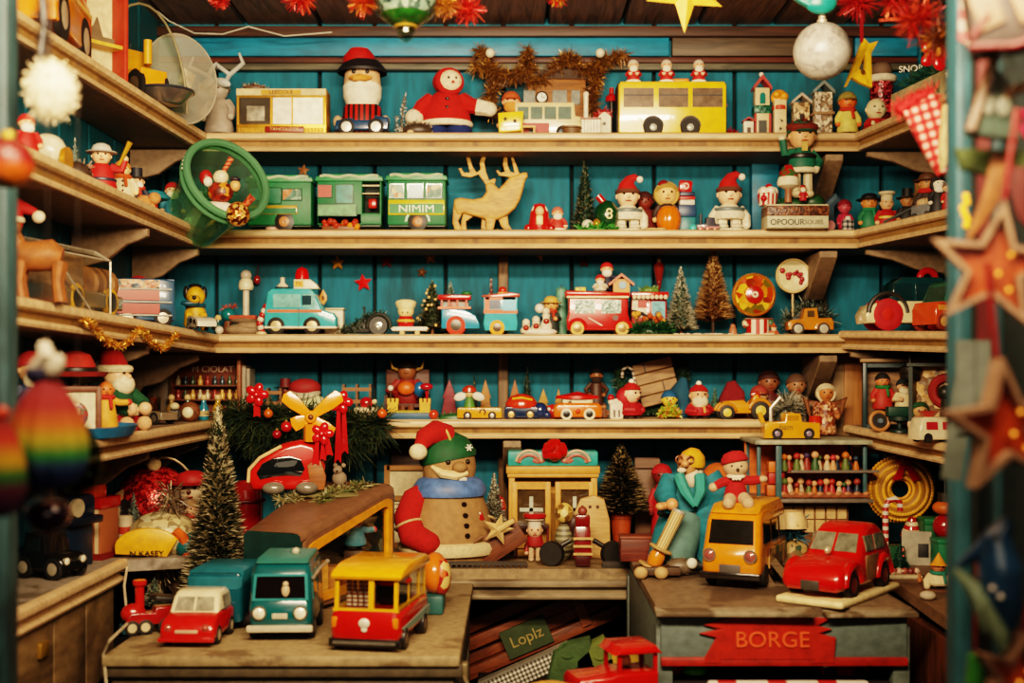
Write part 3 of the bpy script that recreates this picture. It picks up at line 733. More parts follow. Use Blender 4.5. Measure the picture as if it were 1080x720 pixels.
m=MB(H);m.torus((0,0,.24),.325,.045,sc=(1,.82,1));m.build('fur_hem',plush('e5d5b8'),t)
m=MB(H);m.ell((-.44,-.1,.32),(.13,.12,.12));m.tube([(.42,-.06,.48),(.58,-.07,.45)],[.115,.1]);m.ell((.6,-.07,.44),(.1,.1,.1));m.each('mitten',plush('e0cfb2'),t)
m=MB(H);m.ell((.05,-.05,.82),(.175,.17,.17));m.ell((.04,-.215,.85),(.018,.01,.02),1);m.ell((.14,-.19,.85),(.018,.01,.02),1);m.ell((.1,-.22,.79),(.025,.02,.02),2);m.build('body',[plush('ead3b0'),'1a100c','a8402c'],t)
m=MB(H);m.ell((0,.03,.84),(.2,.19,.175));m.torus((.045,-.1,.82),.16,.045,(80,0,14));m.build('hood',plush('a81410'),t)
m=MB(H);[m.ell((.02,-.225-.02*i,.56-.12*i),(.03,.012,.022))for i in range(2)];m.each('button',mt('15100e',.3),t)
t=T('tinsel_garland','bronze tinsel garland swagged over the toys on the topmost shelf','garland',(onpx(575,4.26),4.26,zA+.2))
def P3(px,py,Y):return Vector((X(px,Y)-onpx(575,4.26),Y-4.26,Z(py,Y)-zA-.2))
m=MB();rg=random.Random(3)
def L(*q):return[P3(a,b,4.26)for a,b in q]
for path,n in((L((520,122),(516,105),(522,85),(514,62)),900),(L((500,70),(520,74),(540,82),(556,72),(556,50)),1100),(L((556,60),(562,88),(575,82),(592,66),(602,58)),1100),(L((602,60),(612,75),(625,72),(640,62),(660,58)),1000),(L((632,68),(626,92),(624,118)),800),(L((505,52),(514,60)),240)):
 m.tube(path,.004,0,5);m.hair(path,.012,n,.032,.0017,(0,0,1,2),.1,rg)
m.build('tinsel',[mt('7a5226',.4,.3),mt('b8883c',.35,.5),mt('4a2c16',.5)],t)
for px,py in((517,56),(633,56)):m=MB();m.ell(P3(px,py,4.22),U(5,4.2));m.build('white_ball',gloss('d8ccb4'),t)
m=MB();
t=T('yellow_block','small lopsided yellow house block with two holes','toy',(onpx(538,4.12),4.12,zA));h=Z(118,4.12)-zA
m=MB();m.prism([(-.038,.014),(.04,.02),(.045,h),(-.04,h*.92)],-.02,.02,bev=.004,M=TM((0,0,0)));m.build('block',gloss('e0b81c'),t)
m=MB();m.ell((-.016,-.02,h*.68),(.006,.003,.006));m.ell((.016,-.02,h*.6),(.006,.003,.006));m.each('hole',mt('2a1c08'),t)
m=MB();[m.ell((x,0,.008),(.014,.018,.009))for x in(-.02,.02)];m.each('foot',mt('b06a3a'),t)
fig('pilgrim_figurine','small bearded figurine in dark coat behind the yellow block',539,4.2,zA,94,'26201c','cap','b5532c','c98240',w=1.1)
t=T('doll_chair','tiny yellow wooden stool next to the yellow block','doll furniture',(onpx(557,4.13),4.13,zA))
m=MB();m.box((0,0,.036),(.05,.04,.006));m.build('seat',mt('c68a2a'),t)
for x in(-.02,.02):
 for y in(-.015,.015):m=MB();m.box((x,y,.0165),(.006,.006,.033));m.build('leg',mt('c68a2a'),t)
vehicle('toy_bus','cream toy bus with red panel behind the yellow stool',(onpx(579,4.2),4.20,zA),0,U(72,4.2),.075,Z(110,4.2)-zA,[(-.5,.15),(.5,.15),(.5,.5),(.46,.62),(.38,.64),(.36,1),(-.5,1)],'d4bf92',wins=((-.46,-.30,.55,.88),(-.27,-.1,.55,.88),(-.07,.1,.55,.88),(.13,.32,.55,.88)),wheels=(-.25,.2),wr=.2,stripe=(-.46,.0,.2,.45,'9c1c18'),winc=mt('5a6e66',.15),hub='3b4a55')
t=T('clock_house','wooden toy station house with round white clock','doll house',(onpx(590,4.285),4.285,zA));
m=MB();m.box((-.01,0,.115),(.2,.05,.23),bev=.003);m.build('house_wall',wood('8a5626'),t)
m=MB();m.prism([(-.12,.23),(.10,.23),(.06,.262),(-.08,.262)],-.03,.03);m.build('roof',mt('38261a',.7),t)
m=MB();m.cyl((-.062,-.03,.165),.019,.008,(90,0,0));q=m.build('clock_face',mt('cfd0c2',.4),t)
m=MB();m.torus((-.062,-.034,.165),.019,.003,(90,0,0));m.box((-.062,-.036,.17),(.002,.002,.014));m.box((-.057,-.036,.164),(.012,.002,.002));m.build('clock_hands',mt('2a2018'),q)
for x,w_ in((-.105,.04),(-.0,.05),(.055,.03)):m=MB();m.box((x,-.027,.165),(w_,.006,.05));m.build('window',mt('5a5f58',.2,n=.4),t)
t=T('wicker_basket','tiny brown wicker basket beside the white picket bundle','basket',(onpx(603,4.12),4.12,zA))
m=MB();m.lathe([(.022,0),(.032,.03),(.036,.032),(.03,.034),(.02,.008)],sy=.7);m.build('bowl',stripes('7c5c3e','3f2c1c',160,2),t)
m=MB();m.torus((0,0,.034),.03,.004,sc=(1,.7,1));m.build('rim',mt('6b4a30'),t)
t=T('picket_fence','white painted miniature picket fence tower by the garland end','toy fence',(onpx(623,4.13),4.13,zA))
m=MB()
for i in range(6):m.box((-.026+i*.0105,0,.032),(.009,.006,.064),(0,0,0))
m.build('pickets',mt('e6dcc4',.6),t)
m=MB();m.box((0,-.002,.066),(.07,.012,.006));m.build('rail',mt('7c3a28'),t)
m=MB();m.cyl((-.015,.012,.09),.008,.11,seg=10);m.ell((-.015,.012,.15),.010);m.build('candle',mt('e0d4bc',.5),t)
t=T('birdhouse','small white birdhouse with red bristly roof left of the yellow bus','birdhouse',(onpx(637,4.2),4.2,zA))
m=MB();m.prism([(-.02,.02),(.022,.02),(.022,.085),(0,.1),(-.02,.085)],-.018,.018);m.build('house_wall',mt('d8ccb2',.6),t)
m=MB();m.cyl((0,-.019,.06),.006,.003,(90,0,0));m.build('entrance_hole',mt('241a14'),t)
m=MB();m.hair([(-.024,0,.09),(0,0,.106),(.024,0,.092)],.008,160,.014,.002);m.box((0,0,.096),(.04,.03,.008));m.build('roof',mt('a81c14'),t)
m=MB();m.box((0,0,.01),(.05,.04,.02),bev=.003);m.build('base',mt('1d5a3a'),t)
t=T('toy_lamp','red capped toy street lamp behind the white birdhouse','toy lamp',(onpx(645,4.26),4.26,zA));h=Z(93,4.26)-zA
m=MB();m.cyl((0,0,h*.4),.008,h*.8);m.cyl((0,0,.008),.02,.016);m.build('pole',mt('26211d'),t)
m=MB();m.lathe([(.022,h*.76),(.02,h*.85),(.008,h*.9),(.008,h)],seg=14);m.build('lamp_shade',gloss('a81410'),t)
hb=Z(90,4.17)-zA
t=vehicle('toy_bus','large boxy bright yellow toy bus with three brown windows',(onpx(707),4.17,zA),0,U(112,4.17),.115,hb,[(-.5,.08),(.5,.08),(.5,.94),(.48,1),(-.48,1),(-.5,.94)],'d9ac18',wins=((-.455,-.175,.54,.88),(-.13,.145,.54,.88),(.185,.465,.54,.88)),wheels=(-.18,.165),wr=.18,winc=mt('6a5848',.15,n=.3,coat=.6),taper=0,bev=.04,hub='b4b4a8',hubr=.35,tyw=.2)
for x0,x1 in((-.455,-.175),(-.13,.145),(.185,.465)):
 m=MB();m.box(((x0+x1)/2*U(112,4.17),-.061,hb*.755),((x1-x0)*U(112,4.17),.004,.004));m.build('window_bar',mt('2b201a'),t)
m=MB();m.prism(arc(-.18*.359,hb*.2,.036,0,180,8),-.0605,-.05);m.prism(arc(.165*.359,hb*.2,.036,0,180,8),-.0605,-.05);m.each('wheel_arch',mt('2a241c',.6),t)
m=MB();m.box((-.0,.006,hb*.5),(.366,.1,hb*.98),bev=.004);m.build('dark_back',mt('2c2a1a',.5),t)
for px,lb in((668,'little red and white santa riding at left end of yellow bus roof'),(703,'little red and white santa sitting mid roof of yellow bus'),(737,'little red and white santa at right end of yellow bus roof')):
 fig('santa_figurine',lb,px,4.17,zA+hb,62,'b3201a','beanie','c8b8a8','eadfc8',w=1.25,trim='e8dcc4',boots='d8cdb8',group='santas on the yellow bus',hd=.2,arms=('front','front'))
t=T('toy_sign','orange roof sign between santas on the yellow bus','sign',(onpx(718),4.17,zA+hb));m=MB();m.box((0,0,.011),(.055,.016,.022),bev=.004);m.build('board',mt('d8681a',.4),t)
text('DIBED',.015,'f2c860',t,(0,-.0095,.011))
t=T('toy_whistle','orange and red ring shaped toy at the yellow bus corner','toy',(onpx(760),4.24,zA));
m=MB();m.torus((0,0,hb+.004),.014,.008,(90,0,0));m.build('ring',gloss('c85a20'),t)
m=MB();m.cyl((0,0,hb*.45),.006,hb*.9);m.cyl((0,0,.004),.02,.008);m.build('stick',mt('a42018'),t)
m=MB();m.tube([(.004,0,hb*.65),(.03,-.01,hb*.75)],[.008,.012]);m.build('side_horn',mt('b08a94',.3),t)
one(MB().hair([(0,0,.012),(.012,0,.02)],.012,260,.016,.002),'red_bow','a0140f','small red tinsel bow behind the yellow bus','bow',(onpx(770),4.2,zA+.01))
def tower(name,label,px,Y,yt,w_,wall,roof,kind,z=None):
 z=zA if z is None else z;h=Z(yt,Y)-z;w_=U(w_,Y)
 t=T(name,label,'toy house',(onpx(px,Y),Y,z))
 m=MB();m.box((0,0,h*.4),(w_*.8,w_*.7,h*.8),bev=.003);m.build('wall',wall,t)
 m=MB()
 if kind=='gable':
  m.prism([(-w_*.5,h*.76),(-w_*.5,h*.82),(0,h),(w_*.5,h*.82),(w_*.5,h*.76),(0,h*.93)],-w_*.42,w_*.42)
 elif kind=='flower':m.lathe([(w_*.5,h*.6),(w_*.48,h*.68),(w_*.1,h*.72)]);m.ell((0,0,h*.85),(w_*.55,w_*.2,h*.16),1);m.ell((-.012,-.01,h*.9),w_*.25,1);m.ell((.014,-.01,h*.86),w_*.28,1)
 m.build('roof',roof,t);return t,h,w_
t,h,w_=tower('house_tower','tall cream toy tower with red gable and green balcony',803,4.18,80,19,['c9b48a'],['a32a1e'],'gable')
m=MB();m.box((0,0,h*.47),(w_*.95,w_*.8,h*.13),bev=.003);m.build('balcony',speckle(['0f4a3c','2a7a5a','0c3830'],120),t)
m=MB();m.prism(arc(0,h*.68,w_*.16,0,180,8)+[(-w_*.16,h*.55),(w_*.16,h*.55)],-w_*.37,-w_*.3);m.build('window',mt('1a6a64',.2),t)
m=MB();m.box((0,-w_*.36,h*.17),(w_*.45,.004,h*.26));m.build('door',mt('3a3c38'),t)
m=MB();[m.box((s*w_*.4,-w_*.36,h*.2),(w_*.12,.008,h*.4))for s in(-1,1)];m.each('red_post',mt('a52a1e'),t)
m=MB();m.ell((0,0,h*1.02),.008);m.build('snow_ball',mt('e8e0d0'),t)
t,h,w_=tower('house_tower','small cream toy tower topped with an orange flower',822,4.17,95,16,['cdb68c'],['b83a22','d88a1e'],'flower')
m=MB();[m.prism([(-.005+.008*(i%2),h*(.18+.16*i)),(.007+.004*(i%2),h*(.21+.16*i)),(-.003,h*(.26+.16*i))],-w_*.37,-w_*.3)for i in range(2)];m.each('window',mt('3a2c24'),t)
t,h,w_=tower('toy_house','tiny white toy house with red roof beside the tall tower',789,4.14,124,13,['ded2ba'],['a3241c'],'gable')
m=MB();m.box((0,-w_*.36,h*.3),(w_*.3,.004,h*.4));m.build('door',mt('4a3428'),t)
m=MB();m.lathe([(.075,0),(.07,.02),(.03,.034),(0,.036)],sy=.35);m.hair([(-.05,0,.015),(.05,0,.022)],.015,300,.01,.002)
one(m,'moss_mound',mt('175a3c',.9),'green mossy mound behind the toy towers','moss',(onpx(815,4.25),4.26,zA))
t,h,w_=tower('birdhouse','small pebbled birdhouse with pale gable roof',844,4.2,99,21,[speckle(['b99a72','6f5438','d5bd94'],90)],['a89a88'],'gable')
m=MB();m.cyl((0,-w_*.36,h*.5),w_*.14,.006,(90,0,0));m.build('entrance_hole',mt('1c1410'),t)
m=MB();m.ell((0,-w_*.3,h*.25),(w_*.4,w_*.2,h*.16));m.build('snow_ledge',mt('9c8a76'),t)
t,h,w_=tower('birdhouse','tall two tier pebbled birdhouse with grey roof',867,4.17,86,23,[speckle(['a99a86','5a4a3a','d5c8b0','83694e'],110)],['6b7470'],'gable')
m=MB();m.box((0,0,h*.44),(w_*.98,w_*.85,h*.05),bev=.002);m.box((0,0,.006),(w_,w_*.9,.012));m.build('ledge',mt('8a6c4a',.7),t)

# topmost shelf, left wall: orange truck and neighbours
Yt=3.05;zl=zA
t=vehicle('toy_truck','big orange toy truck cab at near end of the topmost left shelf',(-1.135,3.03,zl),97,.38,.12,.31,[(-.5,.1),(.5,.1),(.5,.45),(.42,.52),(.14,.56),(.08,.96),(.02,1),(-.38,1),(-.42,.95),(-.45,.5),(-.5,.48)],'d97a12',wins=((-.32,-.06,.62,.88),),wheels=(-.3,.32),wr=.2,hub='c0a88a',ws=((.13,.6),(.085,.9)))
m=MB();m.tube([(-.05,-.061,.13),(.16,-.061,.135)],.006);m.build('side_trim',mt('e8b050',.3),t)
t=T('shadow_box','red framed doll house shadow box behind the orange truck','shadow box',(-1.14,3.40,zl),52);w_,h=.13,.28
m=MB();m.box((0,.03,h/2),(w_,.01,h));m.build('back',mt('c9b890',.7),t)
m=MB();[m.box((s*w_/2,0,h/2),(.012,.07,h),bev=.002)for s in(-1,1)];[m.box((0,0,z_),(w_,.07,.012),bev=.002)for z_ in(.006,h-.006)];m.build('frame',mt('a8321a',.5),t)
m=MB();m.box((0,0,h*.42),(w_,.05,.01));m.build('shelf',mt('c8a040'),t)
m=MB();m.prism([(-.03,h*.5),(.03,h*.5),(.01,h*.72),(0,h*.64),(-.01,h*.6)],.02,.026);m.box((.0,.0,h*.46),(.08,.03,.02));m.build('drawing',mt('6b5a44'),t)
fig('santa_figurine','small red santa figurine standing in the shadow box',0,3.39,zl+.012,78,'b01828','beanie','c8a080','e8dcc8',x=-1.13,w=1.4,rz=50)
t=T('glass_dome','large curved clear glass cover arching over the orange tractor','glass cover',(-1.12,3.66,zl),50)
m=MB();pts=[(.15*math.cos(R(a)),.30*math.sin(R(a)))for a in range(0,181,12)];m.prism(pts,-.045,.045);m.build('dome',glass('f2f6f2',.06),t)
m=MB();m.tube([(x,-.046,z_)for x,z_ in pts],.004);m.build('rim',mt('8c8468',.25,.5),t)
t=vehicle('toy_tractor','orange toy tractor with dark wheels under the glass cover',(-1.11,3.64,zl),-40,.19,.09,.17,[(-.5,.25),(.5,.25),(.5,.55),(.1,.6),(.06,.95),(-.3,.95),(-.36,.6),(-.5,.55)],'d28a1c',wins=((-.22,.0,.62,.86),),wheels=(-.28,.3),wr=.28,hub='5a4a38')
m=MB();m.cyl((.06,0,.15),.012,.07);m.build('chimney',mt('d09018'),t)
t=T('toy_shop_card','small cream framed picture card behind glass cover','picture',(-1.16,3.53,zl),50)
m=MB();m.box((0,0,.19),(.07,.008,.1));m.box((0,0,.07),(.02,.008,.14));m.build('card',mt('c3b48c',.6),t)
m=MB();m.box((0,-.005,.19),(.05,.004,.075));m.build('print',speckle(['8a7a5a','3f3c34','b3a27a','6a3a28'],60),t)
t=T('silver_bowl','shallow silver bowl overhanging the topmost left shelf','bowl',(-1.02,3.62,zl))
m=MB();m.lathe([(.035,0),(.05,.004),(.082,.035),(.086,.04),(.08,.041),(.05,.012),(0,.008)],seg=24);m.build('bowl',mt('8d8a88',.25,.8),t)
m=MB();m.torus((0,0,.04),.084,.004);m.build('rim',mt('2b2f3a',.3),t)
t=T('glass_plate','clear ribbed glass plate leaning on its edge at the left corner','plate',(-.995,3.78,zl+.118),(-88,0,52))
m=MB();m.lathe([(0,.0),(.045,.0),(.06,.012),(.135,.03),(.137,.034),(.06,.018),(0,.006)],seg=36);m.build('dish',glass('e8e4d8',.10,.15,.22),t)
m=MB();m.torus((0,0,.032),.136,.003,n=36);m.build('rim',mt('b8b0a0',.2,.3),t)
m=MB();m.box((0,0,.004),(.05,.05,.008),(0,0,20),bev=.003);m.build('label_square',mt('c8bca4',.5),t)
m=MB();pts=[P3(a,b,4.2)for a,b in((158,5),(178,22),(205,35),(235,36),(262,28),(300,38),(350,34))];m.tube(pts,.0022,seg=5)
one(m,'light_string',mt('b8b4a6',.5),'thin pale wire looping across the teal board at top left','wire',(onpx(575,4.26),4.26,zA+.2))

# topmost shelf, right wall
fig('chick_figurine','yellow duckling figurine with red cheeks in brown cap',894,4.12,zA,95,'cbbb62','cap','8a7a3a',None,skin='d4642c',boots='4a3a24',w=1.1,scarf='b03018',nose='d89020',hd=.19)
t=T('glitter_boot','tall dark red glittery boot filled behind the yellow star','boot',(1.235,4.12,zA),15);h=.235
m=MB();m.tube([(0,0,.03),(0,0,.09),(.0,0,.19)],[.03,.036,.04],seg=16);m.ell((-.03,-.02,.025),(.05,.035,.026));m.build('boot',speckle(['5a0c14','8c1420','c04a4a','3c0810'],140,.25,.3),t)
m=MB();m.torus((0,0,.195),.038,.013);m.build('cuff',plush('e0d2b8'),t)
m=MB();m.ell((0,0,.225),(.036,.036,.03));m.build('stuffing',mt('6b5444',.7),t)
fig('santa_mug','round cream and red santa figurine at the corner bend of topmost right shelf',925,4.03,zA,104,'a31c18',None,None,None,skin='d8c49a',w=1.5,hd=.32,arms=('front','front'),cat='figurine',x=1.19)
t=T('red_car_base','small red toy boat between duckling and santa','toy',(1.165,4.2,zA));m=MB();m.prism([(-.04,.01),(.04,.01),(.05,.04),(-.03,.04)],-.02,.02,bev=.004);m.build('hull',gloss('a01818'),t);m=MB();m.box((0,0,.05),(.04,.02,.02),bev=.004);m.build('cabin',gloss('2c3a5a'),t)
t=T('printed_crate','long pale crate with faded lettering on the topmost right shelf','crate',(1.265,3.72,zA),-80)
m=MB();m.box((0,0,.045),(.34,.09,.09),bev=.004);m.build('crate',mt('b9ab88',.7,n=.3),t)
text('ZAIMUNIN',.05,'7c8668',t,(0,-.047,.045),sx=1.1)
m=MB();m.hair([(-.15,0,.1),(0,.01,.12),(.15,0,.1)],.03,700,.03,.002);o=one(m,'fir_sprig',mt('1c4a34',.8),'dark fir sprig lying on the printed crate','fir sprig',(1.265,3.72,zA),-80)
t=T('toy_sign','small white lettered sign standing on the printed crate','sign',(1.25,3.86,zA+.09),-20);m=MB();m.tube([(0,0,0),(0,0,.07)],.003);m.build('stick',mt('2a2a2a'),t);text('SNOR',.028,'d8d4c4',t,(0,-.004,.075))

# second shelf, back wall: green coaches
GRN,GRD='12683e','0c4a2e'
def coach(label,px0,px1,yt,wheels,wins,door=None,txt=None,Y=4.125,star=False,panel=None,fringe=True):
 L=U(px1-px0,Y);h=Z(yt,Y)-zB;W=.10
 t=T('toy_coach',label,'toy coach',(X((px0+px1)/2,Y),Y,zB),0,'green toy coaches')
 m=MB()
 x0,x1=-L/2,L/2
 if door:
  for a,b in((x0,x0+door[0]*L),(x0+door[1]*L,x1)):m.box(((a+b)/2,0,h*.5),(b-a,W,h*.78),bev=.004)
  m.box((0,.0,h*.22),(L,W,h*.2),bev=.004);m.box((0,W*.4,h*.5),(L,W*.1,h*.78))
 else:m.box((0,0,h*.5),(L,W,h*.78),bev=.006)
 m.build('coach_body',mt(GRN,.5),t)
 m=MB();m.prism([(x0-.006,h*.87),(x1+.006,h*.87),(x1+.004,h*.95),(x1-.03,h),(x0+.03,h),(x0-.004,h*.95)],-W*.58,W*.58,bev=.005);ro=m.build('roof',mt('2c7a4c',.4),t)
 m=MB();m.tube([(x0+.01+i*(L-.02)/12,-W*.56,h*(.955+.018*math.sin(i*1.3)))for i in range(13)],.005,seg=6);m.build('snow_edge',mt('a8b49a',.7),ro)
 if door:
  m=MB();m.box((x0+(door[0]+door[1])/2*L,-W*.25,h*.66),((door[1]-door[0])*L,W*.5,.003));m.box((x0+(door[0]+door[1])/2*L,-W*.46,h*.8),((door[1]-door[0])*L,.004,.004));m.each('inner_shelf',mt('c8b890'),t)
  m=MB();m.box((x0+(door[0]+door[1])/2*L,W*.34,h*.55),((door[1]-door[0])*L,.004,h*.6));m.build('dark_interior',mt('10201a',.7),t)
  m=MB();m.box((x0+(door[0]+door[1])/2*L+.003,-W*.2,h*.5),(.028,.025,.032),bev=.006);m.build('red_parcel',gloss('b8241c'),t)
 for a,b,z0,z1,c in wins:
  m=MB();m.box((x0+(a+b)/2*L,-W*.505,(z0+z1)/2*h),((b-a)*L+.008,.004,(z1-z0)*h+.008),bev=.001,seg=1);q=m.build('window_frame',gloss(GRD),t)
  m=MB();m.box((x0+(a+b)/2*L,-W*.52,(z0+z1)/2*h),((b-a)*L,.004,(z1-z0)*h));m.build('window_pane',c,q)
 if panel:
  a,b,z0,z1=panel
  m=MB();m.box((x0+(a+b)/2*L,-W*.51,(z0+z1)/2*h),((b-a)*L,.006,(z1-z0)*h),bev=.002);q=m.build('side_panel',gloss('c8b42c' if txt else 'a88424'),t)
  m=MB();m.box((x0+(a+b)/2*L,-W*.53,((z0+z1)/2-.02)*h),((b-a)*L*.96,.005,(z1-z0)*h*.62));m.build('panel_field',mt('1f7a3c' if txt else GRN,.5),q)
  if txt:text(txt,.034,'f0f4dc',q,(x0+(a+b)/2*L,-W*.56,((z0+z1)/2-.03)*h),sx=1.25)
 for xw in wheels:
  m=MB();M=TM((xw*L,-W*.42,.032),(90,0,0));m.lathe([(.016,-.012),(.030,-.012),(.032,-.008),(.032,.008),(.016,.012)],0,18,M);q=m.build('wheel',mt('181410'),t)
  m=MB();m.lathe([(0,.014),(.008,.016),(.017,.013),(.017,0)],0,14,M);m.build('hub_cap',mt('a8683a',.4),q)
  m=MB();m.prism(arc(xw*L,.032,.042,0,180,8)+arc(xw*L,.032,.035,180,0,8),-W*.53,-W*.3);m.build('wheel_arch',gloss('2c7a4c'),t)
 m=MB();m.box((0,0,h*.14),(L*.96,W*.8,h*.1));m.build('chassis',mt('1f3a28'),t)
 return t,h,L
wn=mt('2d7f78',.2,n=.5);wy=speckle(['c9b487','3a6a58','b06a3a','7a9a88'],50)
t,h,L=coach('green toy coach with gold striped flank, left in the coach row',264,331,187,(.08,),[(.05,.3,.55,.76,wn),(.33,.52,.5,.76,mt('1f6a50',.3)),(.56,.84,.56,.74,wy)],panel=(.0,.78,.30,.46))
coach('green toy coach with open doorway, middle in the coach row',337,404,186,(),[(.02,.22,.6,.8,mt('a8281c',.4)),(.3,.55,.5,.8,wn),(.02,.60,.28,.46,mt('4a8a5a',.4,n=.4))],door=(.70,.97))
t2,h2,L2=coach('green toy coach lettered in white, right in the coach row',410,471,185,(.02,),[(.05,.27,.58,.8,wy),(.36,.6,.58,.8,wn),(.68,.92,.58,.8,wy)],panel=(.02,.98,.28,.54),txt='NIMIM')
t=T('toy_star','little copper star on a stand above the left green coach','star',(X(320,4.13),4.13,zB+h))
m=MB();m.star((0,0,.024),.022,.01,.005,(0,8,0));m.build('star',mt('8a5a34',.4,.4),t);m=MB();m.cyl((0,0,.003),.008,.006);m.build('stand',mt('6a452a'),t)
m=MB();rg=random.Random(5)
for i in range(26):m.ell((rg.uniform(-.055,.055),rg.uniform(-.015,.01),rg.uniform(.012,.03)),rg.uniform(.007,.012),rg.choice((0,0,1)),8,6)
m.box((0,0,.008),(.12,.03,.016),bev=.004,m=2)
one(m,'flower_tray',['a8300f','d07a1a','6a3a1a'],'tray of orange red blossoms in front of the middle green coach','flower tray',(X(359,4.06),4.062,zB))
m=MB();m.cyl((0,0,.04),.002,.08)
Yd=4.17
t=T('wooden_reindeer','carved pale wooden reindeer looking up with tall antlers','reindeer',(X(517,Yd),Yd,zB))
k=U(1,Yd)*1.02
def D(*q):return[((a-517)*k,(242-b)*k)for a,b in q]
WD=wood('c9974c','9c6c30',(6,6,20),.5,.15)
m=MB();m.prism(D((480,206),(486,204),(500,206),(509,204),(513,198),(512,190),(519,188),(526,195),(531,190),(536,184),(541,182),(546,180),(551,178),(555,178),(556,182),(553,187),(551,196),(548,206),(543,215),(535,222),(524,227),(516,226),(514,227),(500,223),(490,220),(483,222),(479,213)),-.016,.016,bev=.007,seg=3);m.build('body',WD,t)
m=MB();m.prism(D((513,198),(512,190),(505,180),(497,183),(488,182),(484,174),(487,173),(490,178),(496,178),(494,170),(492,162),(496,162),(499,172),(503,178),(507,175),(506,168),(508,162),(513,161),(511,168),(513,178),(516,186),(521,184),(523,185),(521,192)),-.007,.007,bev=.003);m.build('antler',WD,t)
m=MB();m.prism(D((541,184),(533,182),(526,181),(523,176),(525,175),(528,178),(532,177),(530,170),(531,162),(535,162),(535,170),(538,177),(542,178),(540,168),(538,162),(541,162),(545,172),(548,181)),-.004,.010,bev=.003);m.build('antler',WD,t)
for pts,y in((D((479,212),(488,221),(484,228),(490,241.5),(482,242),(478,230)),0),(D((489,219),(501,222),(492,228),(493,242),(486,242),(487,228)),.014),(D((512,224),(523,226),(521,235),(518,242),(511,242),(513,234)),-.004),(D((525,225),(535,221),(536,231),(543,242),(536,242),(528,233)),.012),(D((508,224),(515,226),(513,242),(507,242)),.02)):
 m=MB();m.prism(pts,-.012+y,.010+y,bev=.004);m.build('leg',WD,t)
m=MB();m.hair([(-.06,0,.004),(0,0,.008),(.07,0,.004)],.014,260,.014,.0018);m.box((.005,0,.003),(.17,.05,.006))
one(m,'snow_mat','8b7a5a','thin frosted moss mat around the wooden reindeer hooves','moss',(X(517,Yd),Yd+.0,zB-.0045))
t=T('toy_sleigh','small red toy sleigh car with cream seat back','toy car',(X(569,4.12),4.12,zB));H=Z(214,4.12)-zB
m=MB();m.lathe([(.03,.006),(.036,.03),(.03,H*.7),(.018,H*.95),(0,H)],sy=.7);m.build('body',gloss('b01a14'),t)
m=MB();m.torus((0,-.006,H*.72),.02,.007,(75,0,0));m.build('fur_hood',plush('e4d6bc'),t)
m=MB();m.ell((0,-.02,H*.7),(.015,.01,.017));m.build('face',mt('dca47c'),t)
m=MB();m.box((0,-.026,H*.4),(.022,.006,.03),bev=.003);m.build('badge',mt('d8c088'),t)
for x in(-.038,.038):m=MB();m.ell((x,-.01,.014),.014);m.build('wheel',gloss('a81612'),t)
fig('santa_figurine','tiny red and white santa right of the red sleigh',588,4.15,zB,217,'b8362c','beanie','c8685a','e8dcc8',w=1.4,trim='e8dcc8',hd=.2)
tree('slim dark green bottle brush tree with brown tip beside the wooden reindeer',617,4.22,zB,164,28,'1d3626','a09a7c',800,.3)
t=T('glass_bauble','dark green glass bauble with gold number on leaf wreath','ornament',(X(640,4.14),4.14,zB))
m=MB();m.ell((0,0,.06),(.042,.042,.052));m.build('bauble',gloss('0e3a1e'),t)
m=MB();m.cyl((-.02,0,.115),.012,.03,(0,-40,0));m.build('cap',gloss('a81c18'),t)
text('8',.05,'c8b878',t,(.005,-.043,.06))
m=MB();rg=random.Random(9);m.torus((-.035,-.01,.01),.04,.008,sc=(1,.6,1));m.hair([(-.09,-.01,.01),(-.03,-.03,.014),(.03,-.025,.01)],.012,420,.02,.0035);m.build('leaves',mt('2f7a2c',.6),t)
m=MB();m.ell((-.065,-.01,.028),(.02,.016,.018));m.build('snow_ball',mt('cfc8b8',.8),t);m=MB();m.ell((-.035,-.02,.03),(.014,.012,.018));m.build('bell',mt('b88428',.3,.6),t)
def snowbaby(label,px,yt,dup_of=None):
 return fig('snow_child',label,px,4.16,zB,yt,plush('dccfb4'),'santa','b01812',None,skin='e8c09a',boots='d8ccb4',w=1.25,arms=('down','down'),hd=.19,hem=.16,brim='5c3524',belt='5c6a6a',hands='e4d8c0',base='d8cdb4')
snowbaby('white bodied snow child in red cap beside the green bauble',662,180)
snowbaby('white bodied snow child in red cap right of the tiny train',769,177)
t=fig('pumpkin_child','blond child figurine in straw hood holding a big orange pumpkin',703,4.2,zB,192,'2c1d18','hood','a88848',None,skin='e0b078',w=1.1,hd=.21,hem=.2)
m=MB();
for i in range(8):
 a=R(i*45);m.ell((math.cos(a)*.014,math.sin(a)*.014-.06,.046),(.028,.028,.046))
m.build('pumpkin',gloss('d2640e'),t)
m=MB();m.ell((0,0,.0),(.022,.02,.02),0);m.tube([(0,0,0),(0,0,.02)],.004)
q=m.build('hat',mt('7a1a18'),t,loc=(-.01,0,Z(196,4.2)-zB))
t=T('gift_tower','red blue and white toy gift tower right of the pumpkin child','toy',(X(724,4.19),4.19,zB))
for a,b,w_,c in((0,.06,.055,'1c6a72'),(.06,.10,.06,'16365a'),(.10,.118,.05,'c8c0b0'),(.118,.13,.052,'a82018'),(.13,.145,.05,'1a2c4a')):
 m=MB();m.box((0,0,(a+b)/2),(w_,.05,b-a),(0,0,0),bev=.003);m.build('box',mt(c,.4),t)
m=MB();m.box((-.004,-.0,.165),(.045,.03,.04),(0,6,0),bev=.006);m.build('red_block',gloss('b01a14'),t)
m=MB();m.torus((-.004,-.016,.165),.009,.003,(90,0,0));m.build('ring_mark',mt('e0b8a8'),t)
m=MB();m.ell((.018,-.03,.02),.014);m.build('light',mt('46b0a8',.2),t)
